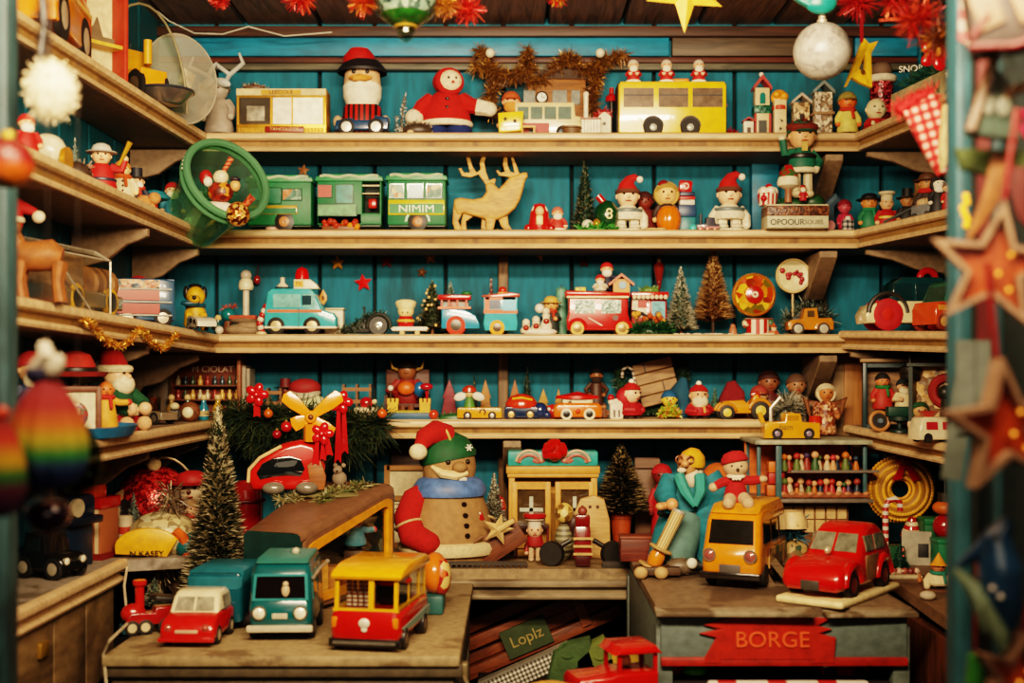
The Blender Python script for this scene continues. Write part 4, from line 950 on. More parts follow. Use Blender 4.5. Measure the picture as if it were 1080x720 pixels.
t=vehicle('toy_train','tiny dark toy locomotive with pink trim left of the snow child',(X(746,4.12),4.12,zB),180,U(24,4.12),.04,.05,[(-.5,.2),(.5,.2),(.5,.55),(.1,.6),(.08,1),(-.3,1),(-.32,.6),(-.5,.55)],'3a3a46',wheels=(-.32,0,.32),wr=.22,hub='a05a4a',stripe=(-.48,.48,.25,.4,'9c5a5a'))
m=MB();m.cyl((.022,0,.045),.005,.035);m.build('chimney',mt('22222a'),t)
fig('boot_figure','small dark red bird figurine between snow child and pumpkin',680,4.23,zB,203,'5a1a16','hair','3a1412',None,w=1.5,hd=.2,skin='6a2a1e')
m=MB();m.torus((0,0,.006),.022,.005);m.torus((.028,-.01,.006),.018,.004)
one(m,'bracelet',['b09468'],'pale beaded bracelet lying before the pumpkin child','bracelet',(X(687,4.09),4.09,zB+.0005))
Yp=4.03
t=T('planter_box','lettered wooden planter box of soil under the green elf','planter',(X(838,Yp),Yp,zB));L=U(64,Yp);h=U(25,Yp)
m=MB();m.box((0,0,h/2),(L,.1,h),bev=.003);m.build('box',mt('b5ad90',.6),t)
m=MB();m.box((0,-.003,h*.72),(L*1.01,.1,h*.44),bev=.004);m.build('soil_band',speckle(['5c3420','3a2014','7a4a2c'],130),t)
text('OPOOUR',.026,'15120e',t,(-.035,-.052,h*.24),sx=1.0);text('SOUBS',.02,'6a6450',t,(.05,-.052,h*.24))
m=MB();m.hair([(-L*.2,0,h),(.0,0,h+.012),(L*.42,0,h)],.022,900,.014,.003,(0,0,1));m.ell((.0,0,h+.004),(L*.3,.035,.02));m.ell((L*.3,0,h+.01),(L*.2,.035,.028))
one(m,'moss_clump',['22482c','3f6a3c'],'green moss clump growing on the planter box','moss',(X(838,Yp),Yp,zB+.001))
zp=zB+h
t=fig('elf_figurine','green dressed red haired elf boy standing on the planter box',846,4.0,zp+.02,122,'0f5a48','cap','1a5a46',None,skin='e0a878',boots='bfae8c',w=.86,arms=('up','hip'),hd=.17,hem=.3,trim='d8c8a8',belt='16130f',hands='d8c8a8')
H_=Z(122,4.0)-zp-.02
m=MB();m.torus((0,0,H_*.86),H_*.145,H_*.05,(12,0,0),n=24);m.hair([(-H_*.13,-.0,H_*.86),(0,-H_*.12,H_*.9),(H_*.13,0,H_*.86)],H_*.04,160,H_*.04,.004);m.build('hair',mt('6e2414',.8),t)
m=MB();m.box((0,-H_*.13,H_*.62),(H_*.07,.004,H_*.13));m.build('buckle',mt('d0b064',.3,.5),t)
t=T('toadstool','white spotted toadstool with red crown on the planter box','toadstool',(X(831,3.99),3.985,zp+.005));h=Z(176,3.985)-zp
m=MB();m.lathe([(.012,0),(.01,h*.5),(.014,h*.55)]);m.build('stem',mt('8a5a3c'),t)
m=MB();m.lathe([(.012,h*.36),(.034,h*.45),(.036,h*.55),(.03,h*.7),(.022,h*.78)]);m.build('cap',mt('dccfb2',.6),t)
m=MB();m.lathe([(.032,h*.68),(.026,h*.85),(.012,h),(0,h*1.01)]);m.build('crown',speckle(['a81c18','8a1410','3a5a2c'],90),t)
fig('red_elf','tiny red robed gnome on the planter box before the elf',847,3.97,zp+.003,194,'a31420','beanie','8a1018','e0d2c0',w=1.0,hd=.17)
t=T('cupcake_pots','red and white cupcake shaped candy pot at left of planter','candy pot',(X(811,4.0),4.02,zp))
m=MB();m.lathe([(.028,0),(.034,.034),(.03,.04)]);m.build('cup',stripes('d8d0bc','b02420',70,0),t)
m=MB()
for i in range(5):a=R(72*i);m.ell((.019*math.cos(a),.019*math.sin(a),.045),.016)
m.build('frosting',gloss('e0d4c0'),t)
m=MB();m.ell((-.018,-.027,.02),.011);m.ell((.004,0,.06),.012);m.build('cherry',gloss('a81420'),t)
t=T('toy_roll','grey blue rolled toy wheel with pink hub at shelf corner','toy',(X(880,4.12),4.12,zB))
m=MB();m.tube([(-.02,0,.02),(-.02,0,.09),(.005,0,.115),(.025,0,.10)],[.022,.022,.02,.012]);m.build('body',mt('3a5262',.6),t)
m=MB();m.cyl((-.02,-.024,.022),.016,.01,(90,0,0));q=m.build('wheel',mt('b87a78',.3),t)
fig('pink_doll','small crimson figurine beside the grey blue toy at corner',891,4.1,zB,209,'a01c3c','beanie','7a1024',None,w=1.0,skin='b84a5a',hd=.2)
t=T('silver_box','little silver checkered box at the second shelf corner','box',(X(893,4.075),4.06,zB));m=MB();m.box((0,0,.018),(.035,.02,.036),(0,0,20),bev=.003);m.build('box',check('b8b4ac','6a6a6a','2a2a30',60),t);m=MB();m.ell((0,0,.04),.01);m.build('knob',mt('c8c0b4',.3),t)

# second shelf, right wall
def onR(px,Y,k):return X(px,Y),Y,rz_(k,Y)
fig('snowman_figurine','orange faced snowman in tall black hat and green scarf',917,4.10,zB,200,'1c6a4a','bowler','15110f',None,skin='d88a4a',w=1.15,hd=.2,scarf='1f7a58',brim='15110f',nose='d8641a')
fig('santa_figurine','red jacketed drummer figurine with cream fur cap',934,4.06,zB,198,'a51812','chef','cfc0a0',None,skin='dcae84',w=1.2,boots='3a9aa0',belt='c8a84a',x=1.235)
fig('soldier_figurine','dark uniformed figurine in black cap on second right shelf',957,4.0,rz_('B',4.0),196,'1a1a1e','top','121214',None,skin='a87448',w=1.15,boots='121214')
t=T('rocket_tube','thin grey pipe leaning across the dark figurines','pipe',(1.245,3.92,rz_('B',3.92)));m=MB();m.tube([(-.07,-.02,.008),(.08,-.06,.085)],.004);m.build('tube',mt('5a5f60',.3,.5),t)
m=MB();rg=random.Random(2);m.hair([(0,0,0),(0,0,.1)],.02,500,.03,.003,(0,1));m.cyl((0,0,.07),.025,.14)
one(m,'straw_bundle',['8c6a42','5c4226'],'upright straw bundle behind the grey toy wagon','straw',(1.315,3.95,rz_('B',3.95)))
t=T('toy_wagon','small grey stone toy wagon with cream load','toy wagon',(1.275,3.78,rz_('B',3.78)),-70);m=MB();m.box((0,0,.03),(.1,.05,.035),bev=.005);m.build('bed',mt('6f7274',.7),t)
for x in(-.03,.03):
 for y in(-.026,.026):m=MB();m.cyl((x,y,.012),.012,.008,(90,0,0));m.build('wheel',mt('3a3a3c'),t)
m=MB();m.ell((-.02,0,.055),(.025,.02,.015));m.ell((.02,0,.055),(.022,.02,.018));m.build('load',mt('b89a74',.8),t)
fig('bear_figurine','brown bear figurine in wide hat behind grey wagon',978,3.82,rz_('B',3.82),178,'30241e','bowler','5a3a24',None,skin='b07a4a',w=1.1,brim='4a2c1a',scarf='a81c14')
fig('white_figurine','small white and black penguin figurine next to brown bear',990,3.72,rz_('B',3.72),186,'1c1c20','hood','24242a','d8d0c0',w=1.1,skin='d8ccb8')
fig('red_figurine','red coated figurine half hidden by the front post',1000,3.62,rz_('B',3.62),192,'a31c14','hair','6a4a2c',None,w=1.0,skin='d8a478')

# second shelf, left wall
def onL(px,k,xx=-1.10):
 Y=-xx*F/(CX-px);return xx,Y,lz(k,Y)
x,Y,z=onL(28,'B',-1.07);t=fig('santa_figurine','red and white santa sitting nearest on the second left shelf',28,Y,z,118,'a81c16','beanie','b8241c','e8dcc8',w=1.3,rz=40)
x,Y,z=onL(50,'B');t=T('snow_globe','white and gold snow globe on the second left shelf','snow globe',(x,Y,z));m=MB();m.ell((0,0,.055),(.045,.04,.042));m.build('globe',mt('d8c8a8',.15),t);m=MB();m.cyl((0,0,.01),.04,.02,bev=.004);m.build('base',mt('b07a24',.3,.4),t);m=MB();m.cyl((.045,0,.035),.03,.012,(0,90,0));m.build('gold_cap',mt('c88a2c',.3,.5),t)
x,Y,z=onL(78,'B');m=MB();m.ell((0,0,.03),(.045,.04,.032));m.hair([(-.03,0,.03),(.03,0,.035)],.025,500,.015,.002,(0,1));one(m,'pine_cone',['3a2c22','8c7a64'],'dark frosted pine cone on the second left shelf','pine cone',(x,Y,z))
x,Y,z=onL(79,'B',-1.18);tree('tiny pale frosted tree behind the dark pine cone',0,Y,z,143,20,'5a6a60','c8c4b0',260,.5,x=x)
x,Y,z=onL(107,'B');t=fig('trumpeter_figurine','red coated trumpeter with silver helmet raising a gold horn',107,Y,z,147,'b01c18','bowler','b8b4a4',None,skin='e8b488',w=1.3,rz=20,arms=('hip','up'),boots='d8ccb4',brim='9a9488',x=x,belt='2a2a3a')
H_=Z(147,Y)-z;m=MB();m.tube([(H_*.28,-.02,H_*.55),(H_*.46,-.03,H_*.95)],[H_*.02,H_*.05]);m.build('horn',mt('c8962c',.3,.5),t)
x,Y,z=onL(129,'B');fig('snowman_figurine','cream snowman in orange cap and orange scarf',129,Y,z,167,'dcc8a0','beanie','c87a3a',None,skin='e8c48c',w=1.3,rz=20,x=x,scarf='c8501c',boots='b03a18',buttons='5a3018')
x,Y,z=onL(144,'B');fig('nutcracker_figurine','dark capped nutcracker with white beard next to orange scarf snowman',144,Y,z,174,'1f2438','top','1a1c26','e8e0d0',w=1.2,rz=20,x=x,scarf='b8381c',boots='d8c8a8')
x,Y,z=onL(152,'B',-1.06);t=T('cookie_pile','small orange teddy lying at the front of second left shelf','soft toy',(x,Y,z),20);m=MB();m.ell((0,0,.022),(.03,.022,.022));m.ell((.028,-.012,.034),.018);[m.ell((a,-.02,.008),.011)for a in(-.02,.02)];m.build('body',plush('b87a48'),t)
x,Y,z=onL(163,'B',-1.08);t=T('toadstool','blue capped toadstool with red stem on the second left shelf','toadstool',(x,Y,z));h=.085;m=MB();m.lathe([(.016,0),(.01,.02),(.009,h*.7)]);m.build('stem',gloss('a02018'),t);m=MB();m.lathe([(.012,h*.55),(.044,h*.66),(.048,h*.74),(.03,h*.92),(0,h)]);m.build('cap',mt('2a7a8c',.5,n=.4),t);m=MB();m.cyl((0,0,.005),.024,.01,bev=.003);m.build('base',mt('d8ccb4'),t)
x,Y,z=onL(182,'B',-1.07);fig('gnome_figurine','white bearded gnome in red cap and blue apron left of glass jar',182,Y,z,190,'2a6a7c','beanie','9c2018','dccdb0',w=1.15,rz=15,x=x,skin='d8ac84',boots='d8c4a8')
t=T('glass_jar','big tilted green glass jar lying open toward the room','glass jar',(X(238,3.78),3.80,zB+.128),(0,66,-48));Rr=.142
JG=glass('d2eedb',.10,.08,.05)
m=MB();m.lathe([(Rr*.62,-.26),(Rr*.70,-.25),(Rr*.82,-.1),(Rr*.98,0),(Rr*.94,0),(Rr*.78,-.1),(Rr*.66,-.24),(0,-.245)],seg=36);m.build('jar_wall',JG,t)
m=MB();m.torus((0,0,0),Rr*.94,.012,n=40);m.torus((0,0,-.03),Rr*.95,.008,n=40);m.build('rim',glass('7cb890',.2,.1,.35),t)
m=MB();[m.ell((Rr*.99*math.cos(R(a)),Rr*.99*math.sin(R(a)),-.012),.0045,0,6,5)for a in range(150,260,6)];m.build('bead_trim',mt('d8d4bc',.2),t)
def J(px,py,Y=3.78):return Vector((X(px,Y),Y,Z(py,Y)))
t=T('village_scene','snowy bank with tiny village scene inside the green glass jar','ornament',J(230,222,3.80))
m=MB();m.ell((0,0,0),(.055,.035,.03));m.build('snow_bank',mt('d8ccb8',.8),t)
m=MB();m.ell((.01,-.01,.055),(.04,.03,.034));m.build('red_house',speckle(['8a2a14','c07a28','5a1a10'],70),t)
m=MB();m.ell((.012,-.015,.10),(.024,.02,.022));m.build('white_head',mt('d8c8a4'),t)
m=MB();m.ell((-.035,-.01,.10),(.02,.018,.024));m.build('red_cap',mt('a0201c'),t)
m=MB();m.ell((-.025,-.026,.085),(.014,.012,.016));m.build('white_beard',mt('e0d6c4'),t)
m=MB();m.tube([(.02,-.01,.12),(.045,-.015,.16)],[.007,.009]);m.build('candy_stick',stripes('a82c20','c87848',90,2),t)
m=MB();m.ell((.055,-.01,.075),(.016,.014,.018));m.ell((.055,-.01,.095),(.017,.015,.008),1);m.build('gift',['cf9a64','2a2430'],t)
m=MB();m.hair([(-.05,0,.05),(.04,0,.06)],.02,240,.015,.003);m.build('greenery',mt('2a5a34'),t)
t=T('pine_cone_bauble','amber glittery pine cone bauble inside the green glass jar','ornament',J(251,226,3.74));m=MB();m.ell((0,0,0),(.036,.034,.038));m.build('cone',speckle(['7a3a10','c87a28','4a2008','e0b060'],110,.35,.4,.8),t);m=MB();m.tube([(.018,0,.024),(.045,0,.055)],[.010,.012]);m.build('hook',speckle(['8a2a18','c05a30'],100),t)
m=MB();m.ell((0,0,.012),(.02,.012,.012));m.ell((.02,-.004,.01),.009)
one(m,'candy_piece',['d8a898'],'small pink and white candy resting at the jar mouth','candy',(X(280,4.0),4.1,zB))

# third shelf, back wall
Y1=4.16
def wall_star(label,px,py,r,c,c2=None,Y=4.335,strn=False,n=5):
 t=T('star_ornament',label,'star',(X(px,Y),Y,Z(py,Y)),0,'stars pinned on the teal wall');r=U(r*1.2,Y)
 m=MB();m.star((0,0,0),r,r*.45,.007,(0,rnd.uniform(-10,10),0),n=n);m.build('star',mt(c,.4,.2),t)
 m=MB();m.ell((0,-.006,0),r*.16);m.build('stud',mt(c2 or c,.3,.3),t)
 if strn:m=MB();m.tube([(0,0,r*.8),(0,0,r*2.1)],.002,seg=5);m.ell((0,0,r*2.1),r*.3);m.build('hanger',mt('6a1a18'),t)
wall_star('gold star on teal wall above the turquoise van',356,277,7,'d8962c','d8a84a')
wall_star('bright red star on teal wall right of the gold star',383,298,8,'e01c16')
wall_star('dark red star hanging on teal wall over the silver wheel',408,275,7,'7a1418',None,strn=True)
wall_star('copper star on teal wall over the tinsel tree',454,272,6,'b46a30','c08a4a')
wall_star('small dusty copper star below left of the other copper star',445,287,5,'8a5a34','c8a878')
wall_star('tiny four pointed gold star right of the middle post',570,269,5,'d8901c',n=4)
wall_star('dark maroon star hanging on teal wall above the red bus',616,276,6,'5a1816',None,strn=True)
t=T('bauble','small red bauble hanging on teal wall near the lamp post','bauble',(X(271,4.32),4.32,Z(295,4.32)));m=MB();m.ell((0,0,0),(.012,.012,.016));m.build('ball',gloss('8a201c'),t);m=MB();m.tube([(0,0,.014),(.002,.015,.05)],.0015,seg=5);m.build('hanger',mt('6a1a18'),t)
t=T('carrot_ornament','dark red carrot shaped ornament hanging above the red kiosk','ornament',(X(695,4.25),4.25,zB-.066-.01))
m=MB();m.lathe([(0,-.115),(.006,-.10),(.017,-.04),(.02,-.022),(.012,-.012),(0,-.008)],seg=14);m.build('carrot',gloss('6a1c14'),t);m=MB();m.lathe([(.004,-.012),(.008,-.004),(.003,.01)]);m.build('cap',mt('8a6a4a',.3,.5),t)
t=T('snowman_lamp','toy lamp post with white ball top on grey boat base','toy lamp',(X(257,Y1),Y1,zC))
m=MB();m.ell((-.0,0,.02),(.065,.045,.022));m.ell((.02,-.005,.032),(.045,.04,.018));m.build('base',mt('857058',.7),t)
m=MB();m.box((0,0,.062),(.09,.05,.014),bev=.005);m.build('red_rug',mt('a8442c',.8),t)
m=MB();m.ell((0,0,.052),(.05,.032,.012));m.build('cushion',mt('6f5c48',.8),t)
m=MB();m.cyl((.008,0,.11),.011,.10);m.build('column',mt('b8ad98',.4),t)
m=MB();m.lathe([(.022,.155),(.026,.165),(.022,.185),(.008,.2),(0,.2)],M=TM((.008,0,0)));m.build('lamp_shade',mt('d2c3a2',.4),t)
m=MB();m.ell((.008,0,.203),.019);m.build('lamp_globe',mt('a89a88',.4),t)
m=MB();m.ell((-.075,-.03,.018),.014);m.build('white_ball',mt('cfc3b0'),t)
t=T('candy_figure','leaning red and white beaded candy cane toy beside turquoise van','candy',(X(275,4.12),4.12,zC));m=MB()
for i in range(7):m.ell((-.018+i*.006 if i>2 else.004-i*.004,0,.012+i*.014),.0115,i%2,10,7)
m.build('beads',[gloss('a82420'),mt('d8c8b4')],t);m=MB();m.ell((.004,-.012,.007),(.018,.016,.007));m.build('foot',mt('d0b890'),t)
t=T('globe_ornament','little teal glass globe behind the grey lamp base','ornament',(X(241,4.24),4.24,zC));m=MB();m.ell((0,0,.075),.026);m.build('globe',mt('1a6a70',.1,n=.4,coat=1),t);m=MB();m.lathe([(.022,0),(.018,.03),(.012,.055)]);m.build('base',mt('7a4a2c'),t);m=MB();m.hair([(-.02,0,.1),(.02,0,.1)],.006,60,.012,.002);m.build('red_top',mt('9a3a20'),t)
t=T('bottle_figure','tiny dark bottle with cream stopper at the shelf corner','bottle',(X(230,4.2),4.2,zC));m=MB();m.lathe([(.014,0),(.016,.03),(.008,.045),(.008,.055)]);m.build('bottle',mt('1c4a4a',.2),t);m=MB();m.ell((0,0,.062),.011);m.build('stopper',mt('d8b070'),t)
VB=[(-.5,.16),(.5,.16),(.5,.38),(.46,.48),(.30,.55),(.18,.94),(.12,1),(-.40,1),(-.46,.93),(-.5,.5)]
Lv=U(75,4.14);hv=Z(305,4.14)-zC
t=vehicle('toy_van','turquoise toy van with red siren on its roof',(X(319,4.14),4.14,zC),0,Lv,.085,hv,VB,'3aa0a6',wins=((-.38,.0,.60,.88),(.03,.20,.60,.88)),wheels=(-.34,.16),wr=.2,stripe=(-.46,.3,.49,.55,'b8562c'),winc=mt('6aa8a4',.2,n=.3),hub='c9b080',ws=((.31,.56),(.19,.9)))
m=MB();m.box((0.09*Lv,-.0435,hv*.75),(.13*Lv,.003,hv*.2));m.build('dark_window',mt('1c3a46',.15),t)
m=MB();m.box((0,0,hv*.17),(Lv*1.01,.09,hv*.05),bev=.003);m.build('white_sill',mt('d8ccb4'),t)
m=MB();m.box((-.02*Lv,-.044,hv*.42),(.002,.003,hv*.5));m.build('door_seam',mt('1c5a60'),t)
zr=zC+hv
t=T('siren','glossy red siren dome on the turquoise van roof','siren',(X(318.5,4.14),4.14,zr+.034));m=MB();m.lathe([(.024,0),(.022,.02),(.017,.034),(0,.042)]);m.build('dome',mt('c0120e',.12,coat=1,em=.12),t);m=MB();m.cyl((0,0,.0),.02,.006);m.build('collar',mt('7a1a14'),t)
t=T('roof_sign','white and yellow toy roof sign under the red siren','sign',(X(322,4.14),4.14,zr));m=MB();m.prism([(-.036,0),(.05,0),(.04,.016),(.02,.032),(-.036,.032)],-.022,.022,bev=.004);m.build('housing',mt('ddd2b8',.4),t);m=MB();m.box((-.018,-.023,.017),(.03,.003,.02));q=m.build('plate',mt('d8a028'),t);text('FX',.016,'9a2a14',q,(-.018,-.026,.017))
t=T('bell_cup','small white handbell standing on the turquoise van roof','bell',(X(298,4.14),4.14,zr));m=MB();m.lathe([(.024,0),(.018,.012),(.008,.022),(.007,.034),(.009,.038),(0,.042)]);m.build('bell',mt('d8ccb0',.4),t);m=MB();m.torus((0,0,.003),.021,.005);m.build('rim',mt('2a3a44'),t)
t=T('leaf_ornament','orange flame shaped leaf ornament behind the van bonnet','ornament',(X(341,4.22),4.22,zC));m=MB();m.prism([(0,.105),(.013,.125),(.012,.14),(0,.162),(-.012,.14),(-.013,.125)],-.004,.004,bev=.002);m.build('leaf',mt('c88a3a',.4),t);m=MB();m.cyl((0,0,.055),.003,.11);m.cyl((0,0,.004),.02,.008);m.build('stem',mt('3a2a1c'),t);m=MB();m.ell((0,-.006,.132),(.005,.003,.008));m.build('spot',mt('5a3414'),t)
t=T('white_house','little white cube house with round window behind van bonnet','toy house',(X(353,4.22),4.22,zC));m=MB();m.box((0,0,.045),(.065,.05,.09),bev=.006);m.build('house_wall',mt('d8cbb0',.5),t);m=MB();m.cyl((-.008,-.026,.06),.012,.004,(90,0,0));m.build('round_window',mt('6a7a6a',.2),t);m=MB();m.box((0,0,.093),(.072,.056,.006),bev=.002);m.build('roof',mt('c8b894'),t)
t=T('tinsel_tractor','dark tinsel covered tractor with big chrome rear wheel','toy tractor',(X(384,4.14),4.14,zC));m=MB()
m.prism([(-.075,.008),(-.02,.008),(.04,.01),(.07,.03),(.065,.065),(.03,.072),(-.005,.05),(-.04,.03),(-.075,.022)],-.025,.025,bev=.004);m.build('body',mt('141a16',.5),t)
m=MB();m.hair([(-.075,-.01,.016),(-.04,-.02,.02),(-.02,-.02,.03),(.01,-.02,.06),(.06,-.02,.07),(.075,-.01,.03)],.018,1200,.012,.0016,(0,0,1));m.build('tinsel',[mt('1a2a1e',.4),mt('7a8a78',.3,.5)],t)
m=MB();M=TM((.052,-.034,.032),(90,0,0));m.lathe([(.018,-.012),(.03,-.012),(.033,-.006),(.033,.006),(.03,.012),(.018,.012)],0,22,M);q=m.build('wheel',mt('161412'),t);m=MB();m.lathe([(0,.012),(.008,.014),(.02,.009),(.023,.013),(.024,.0)],0,18,M);m.build('hub_cap',mt('b8b4a8',.2,.8),q)
m=MB();m.torus((.052,-.03,.032),.038,.007,(90,0,0),a0=-10,a1=190);m.build('wheel_arch',mt('20241c',.5),t);m=MB();m.tube([(.005,0,.06),(0,0,.092)],.003);m.ell((0,0,.093),.005);m.build('lever',mt('2a2a24'),t)
t=T('sled','flat white toy sled carrying the tall hatted chef','sled',(X(433,4.11),4.11,zC));m=MB();m.prism([(-.058,.014),(.055,.014),(.062,.024),(.055,.028),(-.055,.028),(-.064,.022)],-.035,.035,bev=.004);m.build('deck',mt('e0d8c4',.6),t)
for x in(-.025,.025):m=MB();m.cyl((x,-.015,.008),.008,.05,(90,0,0));m.build('runner',mt('b89a5a'),t)
t=T('chef_figurine','cream faced figurine under a tall white chef hat','figurine',(X(428,4.11),4.11,zC+.028));h=Z(316,4.11)-zC-.028
m=MB();m.lathe([(.024,0),(.028,.012),(.024,.03),(.02,.036)]);m.build('red_shirt',gloss('b0201a'),t)
m=MB();m.lathe([(.018,.034),(.026,.045),(.027,h*.62),(.024,h*.7)]);m.ell((-.008,-.026,h*.52),.003,1,6,5);m.ell((.008,-.026,h*.52),.003,1,6,5);m.build('body',['e2c48c','2a1c12'],t)
m=MB();m.lathe([(.026,h*.64),(.032,h*.76),(.036,h*.88),(.03,h*.96),(.018,h),(0,h)]);m.build('hat',mt('e4d3a0',.7),t)
m=MB();m.torus((0,0,.02),.026,.005);m.build('belt',mt('d0a048'),t)
tree('bushy dark green tinsel dotted tree behind the white sled',456,4.2,zC,294,34,'2a3a24','b09a6a',900,.3,tk=.16,baubles=('c8a868',16))
tree('frosted white tree behind the blue red tram',475,4.25,zC,293,24,'3a5a4c','d8dcd0',500,.6)
t=vehicle('toy_tram','blue toy tram with open windows under a red canopy',(X(486,4.13),4.13,zC),0,U(40,4.13),.07,Z(326,4.13)-zC,[(-.5,.25),(.5,.25),(.5,.45),(.4,.75),(.1,.98),(-.5,1)],'2a86a4',wheels=(-.12,),wr=.38,tyre='c0341c',hub='3a342c',taper=0)
h=Z(326,4.13)-zC;hc=Z(314,4.13)-zC
m=MB();m.box((-.02,0,hc),(.11,.075,.016),bev=.003);m.build('canopy',gloss('b81c14'),t)
m=MB();[m.box((x,y,(h+hc)/2),(.006,.006,hc-h))for x in(-.062,-.038,-.01,.02)for y in(-.03,.03)];m.each('post',mt('b03a24'),t)
m=MB();m.box((-.02,0,h+.003),(.11,.074,.008));m.build('orange_rail',mt('d0603a'),t)
m=MB();m.box((-.02,.01,(h+hc)/2),(.09,.03,hc-h));m.build('passengers',speckle(['c9b48c','7a8a80','a85a44'],60),t)
m=MB();m.ell((.02,-.01,hc+.014),(.018,.016,.008));m.build('green_leaf',mt('2a6a3c'),t)
t=vehicle('toy_tram','turquoise orange toy tram car right of blue tram',(X(528,4.13),4.13,zC),0,U(36,4.13),.075,Z(313,4.13)-zC,[(-.46,.12),(.46,.12),(.5,.3),(.46,.6),(.5,.62),(.5,.98),(-.5,.98),(-.5,.62),(-.46,.6),(-.5,.3)],'3aa2ac',wins=((-.34,.0,.68,.9),),wheels=(-.1,),wr=.2,tyre='d8932c',hub='4a3420',taper=0,stripe=(-.49,.49,.56,.66,'c8582c'),winc=mt('2a3a5a',.2))
h=Z(313,4.13)-zC
m=MB();m.prism([(-.062,h*.98),(.062,h*.98),(.064,h*1.06),(.03,h*1.1),(-.06,h*1.02)],-.04,.04,bev=.003);m.build('roof',gloss('c8432a'),t)
m=MB();m.box((-.045,-.039,h*.8),(.016,.004,h*.34));m.box((.0,-.039,h*.94),(.1,.004,h*.06));m.build('orange_frame',mt('d05a34'),t)
m=MB();m.box((.03,-.039,h*.8),(.045,.004,h*.34));m.build('blue_panel',mt('3aa8c4',.3),t)
tree('tiny red and white tree behind the turquoise tram',518,4.235,zC,291,13,'7a2c24','d8c8b0',260,.5)
t=T('siren','small orange red dome on the turquoise tram roof','siren',(X(530,4.13),4.13,zC+h*1.07));m=MB();m.ell((0,0,.012),(.014,.014,.014));m.build('dome',gloss('c0301a'),t);m=MB();m.cyl((0,0,.0),.018,.012,bev=.002);m.build('base',mt('d8a868'),t)
t=fig('baker_figurine','figurine in straw hat and dark coat eating bread',581,4.19,zC,309,'26302e','bowler','c49a4a',None,skin='d89a60',w=1.0,brim='c49a4a',hd=.17,scarf='a8341c',arms=('front','front'))
t=T('snow_angel_group','cluster of small white snow dolls before the straw hat figurine','ornament',(X(569,4.12),4.12,zC))
m=MB();m.ell((0,0,.012),(.06,.03,.014));m.build('snow_base',mt('d8cfc0',.8),t)
for x,y,s,nm in((-.045,0,.045,'snow_doll'),(-.012,-.01,.055,'snow_doll'),(.022,.0,.085,'snow_doll')):
 m=MB();m.lathe([(.018,.01),(.02,s*.4),(.011,s*.65),(.014,s*.8),(0,s)],M=TM((x,y,0)));m.ell((x,y-.004,s*.95),.013);q=m.build(nm,mt('d8c8b0',.6),t)
 m=MB();m.ell((x,y-.018,s*.55),(.01,.008,.01));m.build('red_heart',gloss('8a2418'),q)
m=MB();m.ell((.0,-.012,.09),.016);m.build('white_bonnet',mt('e0d6c4'),t)
t=T('green_pillar','pale green frosted pillar candle behind the straw hat figurine','candle',(X(592,4.26),4.26,zC));m=MB();m.cyl((0,0,.085),.02,.17,bev=.006);m.build('wax',mt('5a8a78',.5,n=.4),t);m=MB();m.cyl((0,0,.175),.002,.012);m.build('wick',mt('2a2a24'),t)
hr=Z(308,4.15)-zC;Lr=U(66,4.15)
t=vehicle('toy_bus','shiny red toy bus with cream wheels and frosted windows',(X(630,4.15),4.15,zC),0,Lr,.09,hr,[(-.48,.12),(.48,.12),(.5,.35),(.47,.5),(.47,.88),(-.47,.88),(-.47,.5),(-.5,.35)],'b51812',wins=((-.37,-.05,.50,.80),(.05,.36,.50,.80)),wheels=(-.33,.38),wr=.16,tyre='c8a45a',hub='8a6a3a',taper=0,winc=speckle(['8aa49a','5a7a70','b8c4b4','6a8a80'],110,.3),hubr=.6)
m=MB();m.prism([(-.52*Lr,hr*.87),(.50*Lr,hr*.87),(.5*Lr,hr*.97),(-.5*Lr,hr*1.02),(-.53*Lr,hr*.98)],-.055,.055,bev=.006);q=m.build('roof',gloss('b8160f'),t)
m=MB();m.box((-.01*Lr,-.055,hr*.865),(Lr*.98,.006,hr*.05),bev=.002);m.build('cream_eave',mt('e0cda0'),q)
m=MB();m.tube([(-.16*Lr,-.049,hr*.40),(.06*Lr,-.049,hr*.22)],.0022);m.build('white_stroke',mt('e0d0c0'),t)
m=MB();m.cyl((.27*Lr,-.047,hr*.40),.010,.004,(90,0,0));m.build('fuel_cap',mt('4a1410'),t)
for xw in(-.33,.38):m=MB();m.torus((xw*Lr,-.042,hr*.17),hr*.19,.007,(90,0,0),a0=0,a1=180);m.build('fender',gloss('b51812'),t)
t=T('yellow_block','small yellow luggage block on the red bus roof','toy block',(X(612,4.15),4.15,zC+hr*1.0));m=MB();m.box((0,0,.008),(.036,.03,.016),bev=.003);m.build('block',mt('c8a83a'),t);m=MB();m.box((0,-.0,.0085),(.006,.031,.017));m.build('strap',mt('8a6a24'),t)
zr=zC+hr*.99
fig('santa_figurine','lower red capped santa sitting on the red bus roof',633,4.15,zr,289,'c8c0ac','beanie','a81c18','e0d8c8',w=1.7,hd=.25,arms=('front','front'),boots='6a5a3a')
t=fig('santa_figurine','upper santa climbing behind on the red bus roof',640,4.2,zr,275,'22243a','beanie','b81c18','e4dcc8',w=1.2,hd=.19,arms=('down','out'))
t=T('bird_house','orange gabled toy birdhouse on the red bus roof','birdhouse',(X(655,4.15),4.15,zr));m=MB();m.box((.0,0,.022),(.055,.03,.044));m.build('house_wall',mt('b87a2a'),t);m=MB();m.prism([(-.045,.028),(-.04,.022),(0,.054),(.04,.022),(.045,.028),(.0,.064)],-.022,.022);m.build('roof',mt('b0542c'),t);m=MB();m.cyl((.004,-.016,.024),.013,.004,(90,0,0));m.build('round_window',mt('3a7a8c',.2),t)
hk=Z(308,4.17)-zC;Lk=U(37,4.17)
t=T('toy_kiosk','red toy kiosk with scalloped awning right of the red bus','toy kiosk',(X(684,4.17),4.17,zC))
